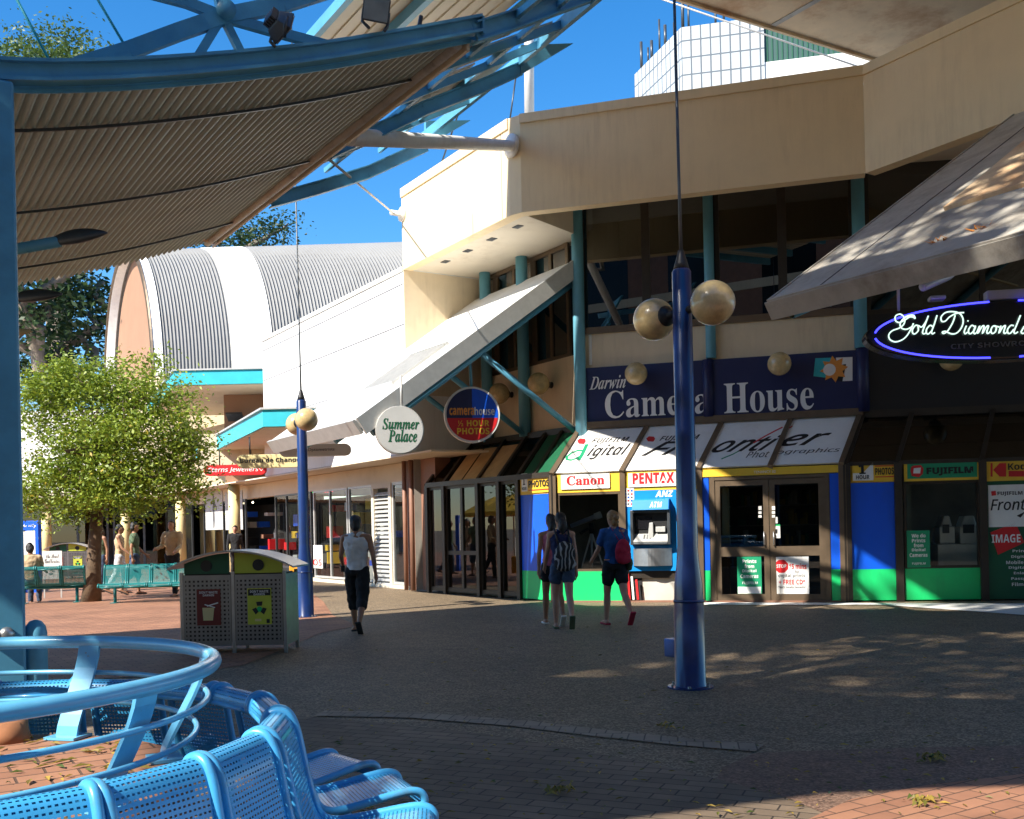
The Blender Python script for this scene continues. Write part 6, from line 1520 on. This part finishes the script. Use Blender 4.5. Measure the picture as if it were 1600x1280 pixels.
B = [pt(x, y, dy)[:]+(rx, ry, rz) for x, y, dy, rx, ry, rz in ((75, 640, 0, .65, .9, .75), (110, 600, .2, .6, .8, .55), (175, 610, 0, .8, .9, .55), (250, 620, -.2, .75, .9, .5), (290, 660, 0, .55, .8, .7), (80, 745, -.1, .75, 1.0, .7), (150, 765, -.6, .85, .9, .55), (215, 745, -.7, .85, .9, .75), (280, 745, -.1, .65, .9, .6), (305, 715, .2, .45, .7, .5), (130, 690, -.7, .7, .8, .7), (215, 670, -.6, .7, .8, .6), (180, 700, .8, 1.4, .8, 1.0), (130, 575, 0, .3, .4, .25), (255, 575, 0, .3, .4, .22), (60, 585, .2, .35, .4, .25), (322, 690, 0, .28, .4, .3), (195, 578, .3, .28, .3, .2), (45, 780, 0, .4, .5, .3), (322, 765, 0, .3, .4, .25), (110, 800, -.3, .5, .5, .2), (225, 795, -.5, .5, .5, .2))]
b = MB(); crown(b, [(x[0]*.93-.78, x[1], x[2], x[3]*.92, x[4], x[5]*.95) for x in B], 42000, .105, 11); b.build('crown', 'leaf_bright', t)

def tree(name, label, base, blobs, n, size, seed, leafm, barkm, tips, r0, fork):
    t = thing(name, label, 'tree', base); b = MB()
    b.tube([V(base)-Z*.1, V(base).lerp(fork, .5)+V((.2, 0, 0)), fork], [r0*1.3, r0, r0*.9], 12); limbs(b, fork, tips, r0*.55, seed+1); b.build('trunk', barkm, t)
    b = MB(); crown(b, blobs, n, size, seed); b.build('crown', leafm, t); return t
fd = 52; fb = V((-24, fd, 0)); G = lambda x, y, dy=0.0: at(x, y, fd+dy)
bl = [G(x, y, dy)[:]+(a, a*1.1, c) for x, y, dy, a, c in ((60, 480, 0, 3.2, 2.2), (120, 450, 2, 3.0, 2.0), (150, 520, 3, 2.2, 2.2), (40, 560, 2, 2.5, 1.6), (165, 455, 4, 2.0, 1.6), (90, 580, 4, 3.0, 1.3), (140, 590, 4, 2.2, 1.2), (60, 330, 0, 4, 3), (120, 280, 2, 4, 3), (40, 220, 0, 4, 3.5), (110, 170, 2, 3.4, 3), (-10, 400, 0, 3, 4), (20, 480, -2, 2.2, 2))]
tree('fig_tree', 'huge dark fig tree with spreading grey limbs behind the curved canopy', fb, bl, 15000, .40, 21, 'leaf_dark', 'bark_grey', [(G(70, 470), .25), (G(140, 490, 2), .2), (G(160, 440, 3), .2), (G(60, 300), .3), (G(110, 200), .2), (G(20, 430), .2)], .55, G(75, 640))
fd = 66; bl = [G(x, y, dy)[:]+(a, a, c) for x, y, dy, a, c in ((35, 75, 0, 1.6, 1.4), (60, 92, 0, 2.0, 1.2), (90, 78, 1, 2.0, 1.4), (105, 65, 0, 1.2, .9), (125, 90, 1, 2.0, 1.0), (148, 92, 0, 1.3, .8), (80, 120, 0, 4, 2), (120, 130, 0, 3.5, 2), (30, 130, 0, 3, 2))]
tree('tall_tree', 'sunlit green tree top rising above the blue arched beam', V((-29, 66, 0)), bl, 7000, .30, 31, 'leaf_mid', 'bark_grey', [(G(60, 100), .2), (G(110, 100), .2)], .8, G(80, 200))
fd = 70; bl = [G(x, y, dy)[:]+(a, a, c) for x, y, dy, a, c in ((365, 380, 0, 1.8, .9), (395, 368, 0, 1.7, 1.0), (420, 352, 0, 1.2, .7), (450, 348, 0, .9, .5), (430, 375, 0, 1.1, .7), (345, 390, 0, 2, .8), (375, 405, 0, 3, 1.2))]
tree('roof_tree', 'dark leafy tree branch showing over the ridge of the vaulted hall', V((-19, 70, 0)), bl, 3600, .30, 41, 'leaf_dark', 'bark_grey', [(G(400, 375), .15), (G(450, 350), .06), (G(350, 392), .1)], .6, G(370, 440))
# the shade tree beside the plaza whose leaf shadow dapples the paving
sb = V((-17, -5, 0)); r_ = random.Random(9)
bl = []
for i in range(38):
    gx, gy = r_.uniform(.6, 9.0), r_.uniform(8.3, 14.4)
    q = lift_(V((gx, gy, 0)), r_.uniform(17, 19.5)); bl.append((q.x, q.y, q.z, r_.uniform(.8, 1.3), r_.uniform(.8, 1.3), .5))
for i in range(38):
    gx, gy = r_.uniform(3.0, 10), r_.uniform(10, 17)
    q = lift_(V((gx, gy, 5.8)), r_.uniform(18, 21)); bl.append((q.x, q.y, q.z, r_.uniform(.7, 1.1), r_.uniform(.7, 1.1), .45))
tree('shade_tree', 'tall leafy shade tree beside the plaza, out of the picture', sb, bl, 11500, .36, 51, 'leaf_dark', 'bark_grey', [(lift_(V((x, y, 0)), 18), .12) for x, y in ((2, 9), (6, 9), (3, 13), (8, 12))], .35, V((-16, -4.5, 9)))

# ================================================================== PEOPLE
def folds_tex():
    t = bpy.data.textures.get('folds') or bpy.data.textures.new('folds', 'CLOUDS'); t.noise_scale = .11; t.noise_depth = 2; return t
def meshed(b, vox, smooth=6, fold=0):
    """fuse overlapping limbs into one continuous skin"""
    me = bpy.data.meshes.new('body'); me.from_pydata([tuple(v) for v in b.v], [], b.f); o = bpy.data.objects.new('body', me); COL.objects.link(o)
    m = o.modifiers.new('r', 'REMESH'); m.mode = 'VOXEL'; m.voxel_size = vox; m.use_smooth_shade = True
    s_ = o.modifiers.new('s', 'SMOOTH'); s_.factor = .5; s_.iterations = smooth
    if fold:
        d_ = o.modifiers.new('d', 'DISPLACE'); d_.texture = folds_tex(); d_.strength = fold; d_.mid_level = .45; d_.texture_coords = 'LOCAL'
    bpy.context.view_layer.update(); out = bpy.data.meshes.new_from_object(o.evaluated_get(bpy.context.evaluated_depsgraph_get()))
    bpy.data.objects.remove(o); bpy.data.meshes.remove(me); out.polygons.foreach_set('use_smooth', [True]*len(out.polygons)); return out
def capsule_(b, pts, rs, n=12):
    pts = [V(p) for p in pts]
    b.tube(pts, rs, n)
    for p, r in zip(pts, rs): b.ball(p, r*.98, 12, 8)
def person(loc, face, label, H=1.75, fem=False, legs=((8, 5, 0), (-12, 20, 25)), arms=((-10, 15, 8), (12, 20, 8)), lean=0, head=(0, 0), sit=False, skin='skin', hair=('short', 'hair_black'),
           top=('tank', 'cloth_white'), bottom=('shorts', 'cloth_black'), hem=.48, shoes='rubber', group=None, cut=None, vox=.0095, extra=None):
    """figure with posed joints; angles in degrees, forward swing positive; (swing, bend, pitch) per leg and (swing, elbow, spread) per arm, left then right"""
    k = H/1.75; sw = (.165 if fem else .185)*k; hw = (.088 if fem else .085)*k
    hipz = .93*k; rot = lambda a, L: V((0, math.sin(R(a))*L, -math.cos(R(a))*L))
    J = {}
    for i, s_ in enumerate((-1, 1)):
        a, kn, pi_ = legs[i]; h = V((s_*hw, 0, hipz)); kne = h+rot(a, .44*k)+V((s_*.005, 0, 0)); ank = kne+rot(a-kn, .42*k); J['h', i] = h; J['k', i] = kne; J['a', i] = ank
        f = V((s_*.02, math.cos(R(pi_)), -math.sin(R(pi_)))); J['f', i] = f
    low = min(min(J['a', i].z-.075*k, (J['a', i]+J['f', i]*.15*k).z-.05*k) for i in (0, 1)); dz = 0 if sit else -low
    for q in list(J):
        if q[0] != 'f': J[q] = J[q]+Z*dz
    pel = V((0, 0, hipz+dz)); ln = R(lean); up = V((0, math.sin(ln), math.cos(ln))); fw = V((0, math.cos(ln), -math.sin(ln)))
    sh = pel+up*.50*k; nk = pel+up*.575*k; hd = nk+V((0, .015*k, .125*k))
    for i, s_ in enumerate((-1, 1)):
        a, eb, sp = arms[i]; s0 = sh+V((s_*sw, 0, -.01)); dirv = V((s_*math.sin(R(sp)), math.sin(R(a))*math.cos(R(sp)), -math.cos(R(a))*math.cos(R(sp)))).normalized()
        el = s0+dirv*.29*k; a2 = a+eb; d2 = V((s_*math.sin(R(sp*.4)), math.sin(R(a2))*math.cos(R(sp*.4)), -math.cos(R(a2))*math.cos(R(sp*.4)))).normalized(); wr = el+d2*.25*k
        J['s', i] = s0; J['e', i] = el; J['w', i] = wr; J['hd', i] = d2
    t = thing('person', label, 'person', (0, 0, 0), 0, group)
    b = MB()
    def trunk(b, g=0.0, z0=-.04, z1=.56, sleeves=None):
        lv = [(-.06, .135, .095), (.02, .15, .105), (.10, .135, .095), (.20, .125 if fem else .14, .088), (.32, .145 if fem else .165, .105), (.42, .155 if fem else .18, .105), (.49, .13 if fem else .15, .085), (.535, .075, .062)]
        vs = []; fs = []; n = 20; L = [l for l in lv if z0-.03 <= l[0] <= z1]
        for z_, rx, ry in L:
            c = pel+up*z_*k
            for q in range(n): a = 2*math.pi*q/n; vs.append(c+V((1, 0, 0))*(rx*k+g)*math.cos(a)+fw*(ry*k+g)*math.sin(a))
        for i in range(len(L)-1):
            for q in range(n): fs.append((i*n+q, i*n+(q+1) % n, (i+1)*n+(q+1) % n, (i+1)*n+q))
        fs += [tuple(range(n))[::-1], tuple((len(L)-1)*n+q for q in range(n))]; b.add(vs, fs, True)
    trunk(b)
    capsule_(b, [sh+up*.02, nk, hd-Z*.05*k], [.062*k, .054*k, .05*k])
    yaw = R(head[0]); hf = V((-math.sin(yaw), math.cos(yaw), 0)); hx = V((hf.y, -hf.x, 0))
    b.ball(hd+hf*.005, .1*k, 18, 14, (.78, .95, 1.14)); b.ball(hd+hf*.035*k-Z*.05*k, .065*k, 12, 10, (.85, .95, 1.0))
    b.ball(hd+hf*.10*k-Z*.015*k, .018*k, 8, 6, (.8, 1, 1.4))
    for s_ in (-1, 1): b.ball(hd+hx*s_*.078*k-Z*.01*k, .024*k, 8, 6, (.45, .8, 1.2))
    for i, s_ in enumerate((-1, 1)):
        capsule_(b, [J['h', i], J['h', i].lerp(J['k', i], .5), J['k', i]], [.088*k, .073*k, .054*k]); calf = J['k', i].lerp(J['a', i], .32)+V((0, -.012, 0))
        capsule_(b, [J['k', i], calf, J['k', i].lerp(J['a', i], .7), J['a', i]], [.052*k, .056*k, .042*k, .034*k])
        f = J['f', i]; d = V((0, -f.z, 0)); capsule_(b, [J['a', i]-f*.05*k-Z*.035*k, J['a', i]+f*.06*k-Z*.035*k, J['a', i]+f*.16*k-Z*.045*k], [.036*k, .036*k, .026*k])
        capsule_(b, [J['s', i], J['s', i].lerp(J['e', i], .5), J['e', i]], [.056*k if not fem else .046*k, .045*k if not fem else .039*k, .037*k]); capsule_(b, [J['e', i], J['e', i].lerp(J['w', i], .3), J['w', i]], [.038*k, .038*k, .026*k])
        capsule_(b, [sh+V((s_*.06*k, 0, 0)), J['s', i]], [.07*k, .055*k])
        d = J['hd', i]; x = V((0, 1, 0))-d*d.y; x.normalize(); y = d.cross(x)
        w = J['w', i]; capsule_(b, [w, w+d*.05*k, w+d*.085*k], [.024*k, .03*k, .03*k])
        for q, (o, l) in enumerate(((.028, .075), (.010, .088), (-.009, .082), (-.026, .064))): p = w+d*.085*k+x*o*k; capsule_(b, [p, p+d*l*.5*k-y*s_*.006, p+d*l*.95*k-y*s_*.025], [.0105*k, .010*k, .009*k], 8)
        p = w+d*.03*k+x*.026*k; capsule_(b, [p, p+d*.03*k+x*.03*k, p+d*.065*k+x*.036*k], [.013*k, .0115*k, .0095*k], 8)
    objs = [link('body', meshed(b, vox), t)]; objs[0].data.materials.append(M[skin])
    def part(b, name, m, vx=None, sm=4):
        o = link(name, meshed(b, vx or vox*1.1, sm, 0 if name == 'waist_band' else .045), t); o.data.materials.append(M[m]); return o
    # hair
    b = MB(); st, hm = hair
    b.ball(hd-hf*.012+Z*.018*k, .106*k, 18, 14, (.80, .94, 1.06))
    b2 = MB(); 
    cutv = []
    if st in ('long', 'tail'): capsule_(b, [hd-hf*.055*k, hd-hf*.085*k-Z*.10*k, hd-hf*.095*k-Z*.19*k], [.075*k, .06*k, .025*k])
    if st == 'bun': b.ball(hd-hf*.105*k+Z*.02*k, .046*k, 12, 10); b.ball(hd-hf*.05*k-Z*.04*k, .07*k, 12, 10)
    if st == 'short': b.ball(hd-hf*.04*k-Z*.03*k, .078*k, 12, 10)
    o = part(b, 'hair', hm, vox)
    for v in o.data.vertices:       # keep the face free
        q = v.co-hd; f_ = q.dot(hf)
        if f_ > .02*k and q.z < .055*k: v.co = v.co-hf*(f_-.02*k)*.9-Z*0
    b = MB()
    for s_ in (-1, 1): b.ball(hd+hf*.088*k+hx*s_*.032*k+Z*.006*k, .011*k, 8, 6)
    b.build('eyes', 'black', t)
    # clothes
    b = MB(); ty, tm = top; trunk(b, .014, -.05, .50 if ty == 'tank' else .56)
    for i, s_ in enumerate((-1, 1)):
        capsule_(b, [sh+V((s_*.05*k, 0, .0)), J['s', i]+V((-s_*(.05 if ty == 'tank' else .0), 0, 0))], [.078*k, .058*k])
        if ty in ('tee', 'long'): capsule_(b, [J['s', i], J['s', i].lerp(J['e', i], .55)], [.066*k, .060*k])
        if ty == 'long': capsule_(b, [J['s', i].lerp(J['e', i], .5), J['e', i], J['w', i]], [.056*k, .05*k, .038*k])
    part(b, 'shirt', tm)
    b = MB(); by, bm = bottom; trunk(b, .018, -.09, .06)
    for i in (0, 1):
        h, kn, an = J['h', i], J['k', i], J['a', i]
        if by == 'shorts':
            if hem < .44: capsule_(b, [h, h.lerp(kn, hem/.44)], [.10*k, .098*k if fem else .094*k])
            else: capsule_(b, [h, h.lerp(kn, .5), kn, kn.lerp(an, (hem-.44)/.42)], [.104*k, .10*k, .09*k, .086*k])
        elif by == 'trousers': capsule_(b, [h, h.lerp(kn, .5), kn, kn.lerp(an, .95)], [.10*k, .088*k, .068*k, .058*k])
    part(b, by, bm)
    if shoes:
        for i in (0, 1):
            f = J['f', i]; b = MB(); upv = V((0, -f.z, f.y)).normalized() if abs(f.z) > 0 else Z; upv = V((0, math.sin(R(legs[i][2])), math.cos(R(legs[i][2]))))
            c = J['a', i]-upv*.062*k; b.obox(c-f*.085*k-V((1, 0, 0))*.042*k-upv*.012, V((.084*k, 0, 0)), f*.27*k, upv*.028); b.build('shoe', shoes, t, .01)
    if extra: extra(t, dict(J=J, pel=pel, sh=sh, nk=nk, hd=hd, k=k, up=up, fw=fw, part=part))
    t.location = loc; t.rotation_euler = (0, 0, face)
    return t
def head_to(dx, dy): return math.atan2(dy, dx)-math.pi/2
def g0(x, y): p = gnd(x, y); return V((p.x, p.y, 0))
def man_extra(t, D):
    w = D['J']['w', 0]; b = MB(); b.obox(w+V((-.03, .0, -.12)), (.06, 0, 0), (0, .03, 0), (0, 0, .09)); b.build('drink_carton', 'black', t, .008)
person(g0(560, 988), head_to(.05, 1), 'man in white singlet and long black shorts walking away past the blue pole', 1.74, legs=((16, 6, 0), (-10, 32, 48)), arms=((18, 42, 14), (-8, 12, 14)), head=(-12, 0), hem=.54, extra=man_extra, skin='skin')
def pack(t, D):
    pel, up, fw, k = D['pel'], D['up'], D['fw'], D['k']; c = pel+up*.17*k-fw*.19*k+V((.03, 0, 0)); b = MB()
    b.ball(c, .20*k, 18, 14, (.80, .42, 1.08)); b.ball(c-up*.12*k-fw*.015, .17*k, 14, 10, (.98, .5, .7)); o = D['part'](b, 'backpack', 'pack_print', .012, 3)
    for s_ in (-1, 1): MB().tube([c+up*.14*k+V((s_*.08, .03, 0)), D['sh']+V((s_*.10, -.06, .075)), D['sh']+V((s_*.115, .08, .03)), D['sh']+V((s_*.125, .085, -.16))], .014, 8).build('strap', 'black', t)
m = mat('pack_print', (.012, .012, .014), .8); nt = m.node_tree; tc = nt.nodes.new('ShaderNodeTexCoord'); vo = nt.nodes.new('ShaderNodeTexWave'); vo.inputs['Scale'].default_value = 5; vo.inputs['Distortion'].default_value = 9; vo.inputs['Detail'].default_value = 1.5
nt.links.new(tc.outputs['Object'], vo.inputs['Vector']); cr = nt.nodes.new('ShaderNodeValToRGB'); cr.color_ramp.elements[0].color = (.012, .012, .014, 1); cr.color_ramp.elements[0].position = .72; cr.color_ramp.elements[1].color = (.35, .34, .33, 1); cr.color_ramp.elements[1].position = .8
nt.links.new(vo.outputs[0], cr.inputs[0]); nt.links.new(cr.outputs[0], nt.nodes['Principled BSDF'].inputs['Base Color'])
person(g0(868, 979)+V((-.02, .28, 0)), head_to(-.12, 1), 'woman with dark hair and pink top walking at far left of the trio', 1.70, True, legs=((14, 4, 0), (-14, 26, 40)), arms=((-22, 14, 10), (10, 20, 4)), hair=('tail', 'hair_black'), top=('tank', 'cloth_pink'), bottom=('shorts', 'cloth_black'), hem=.16, shoes='sign_white')
person(g0(880, 983), head_to(-.05, 1), 'woman in navy top with a black and white patterned backpack, middle of trio', 1.70, True, legs=((10, 4, 0), (-16, 30, 50)), arms=((12, 30, 10), (-6, 16, 8)), lean=3, head=(14, 0), hair=('tail', 'hair_black'), top=('tank', 'cloth_navy'), bottom=('shorts', 'cloth_denim'), hem=.17, shoes='cloth_green', extra=pack, skin='skin_fair')
def redbag(t, D):
    pel, up, fw, k = D['pel'], D['up'], D['fw'], D['k']; c = pel+up*.20*k-fw*.17*k+V((.085, 0, 0)); b = MB()
    b.ball(c, .155*k, 16, 12, (.78, .42, 1.25)); b.ball(c-up*.08*k, .14*k, 14, 10, (.92, .5, .85)); D['part'](b, 'drawstring_bag', 'cloth_red', .012, 3)
    for s_ in (-.06, .05): MB().tube([c+up*.17*k+V((s_, .02, 0)), D['sh']+V((s_*1.2+.02, -.05, .07)), D['sh']+V((s_*1.3+.02, .08, .0))], .006, 6).build('cord', 'cloth_red', t)
    b = MB(); b.ball(pel+up*.08*k, .165*k, 18, 8, (1.0, .70, .18)); D['part'](b, 'waist_band', 'orange', .012, 3)
    p = D['J']['h', 1]+V((.13, -.06, .02)); b = MB(); b.ball(p, .10, 12, 10, (.45, .8, 1.05)); D['part'](b, 'shoulder_bag', 'cloth_green', .012, 3)
person(g0(962, 977), head_to(-.25, 1), 'woman with a fair bun, blue T-shirt and red drawstring bag, right of trio', 1.72, True, legs=((12, 4, 0), (-18, 28, 50)), arms=((22, 34, 10), (-12, 24, 8)), lean=2, head=(10, 0), hair=('bun', 'hair_blonde'), top=('tee', 'cloth_blue'), bottom=('shorts', 'cloth_black'), hem=.24, shoes='cloth_red', extra=redbag, skin='skin_fair')
gp = 'people walking in the distance'
def walker(x, d, face, H, label, **kw): p = at(x, 900, d); return person(V((p.x, p.y, 0)), face, label, H, group=gp, vox=.016, **kw)
walker(158, 27.5, 2.6, 1.78, 'distant woman in a green top half hidden by the tree trunk', fem=True, top=('tank', 'cloth_green'), hair=('long', 'hair_brown'), bottom=('trousers', 'cloth_denim'))
walker(188, 26.5, -1.4, 1.80, 'distant woman in a tan top walking right behind the green seats', fem=True, top=('tank', 'cloth_tan'), hair=('tail', 'hair_black'), bottom=('trousers', 'cloth_white'), arms=((-20, 20, 12), (20, 30, 8)))
walker(211, 26.0, -1.2, 1.84, 'distant man in a dark green T-shirt walking right beside the tan topped woman', top=('tee', 'cloth_green'), bottom=('shorts', 'cloth_denim'), arms=((15, 30, 8), (-15, 20, 8)))
walker(270, 25.0, 3.0, 1.86, 'distant person in a tan long sleeved shirt carrying a white bag', top=('long', 'cloth_tan'), bottom=('trousers', 'cloth_black'), hair=('short', 'hair_brown'), skin='skin_fair', arms=((10, 60, 8), (10, 70, 8)))
pd = PG.P(PG.px(408, 850)[0], 0, .9); person(V((pd.x, pd.y, 0)), 3.3, 'figure in a dark suit standing by the yellow column near the shop door', 1.76, legs=((2, 2, 0), (-2, 2, 0)), top=('long', 'cloth_black'), bottom=('trousers', 'cloth_black'), vox=.016, skin='skin_fair')
q = V((q2.x, q2.y, 0)); p = at(46, 900, q2.y+.1)
person(V((p.x, p.y+.06, -.40)), .25, 'dark haired man in a tan shirt sitting on the green seats', 1.78, legs=((78, 78, 0), (78, 76, 0)), arms=((20, 50, 10), (25, 50, 10)), sit=True, top=('tee', 'cloth_tan'), bottom=('trousers', 'cloth_denim'), vox=.016)
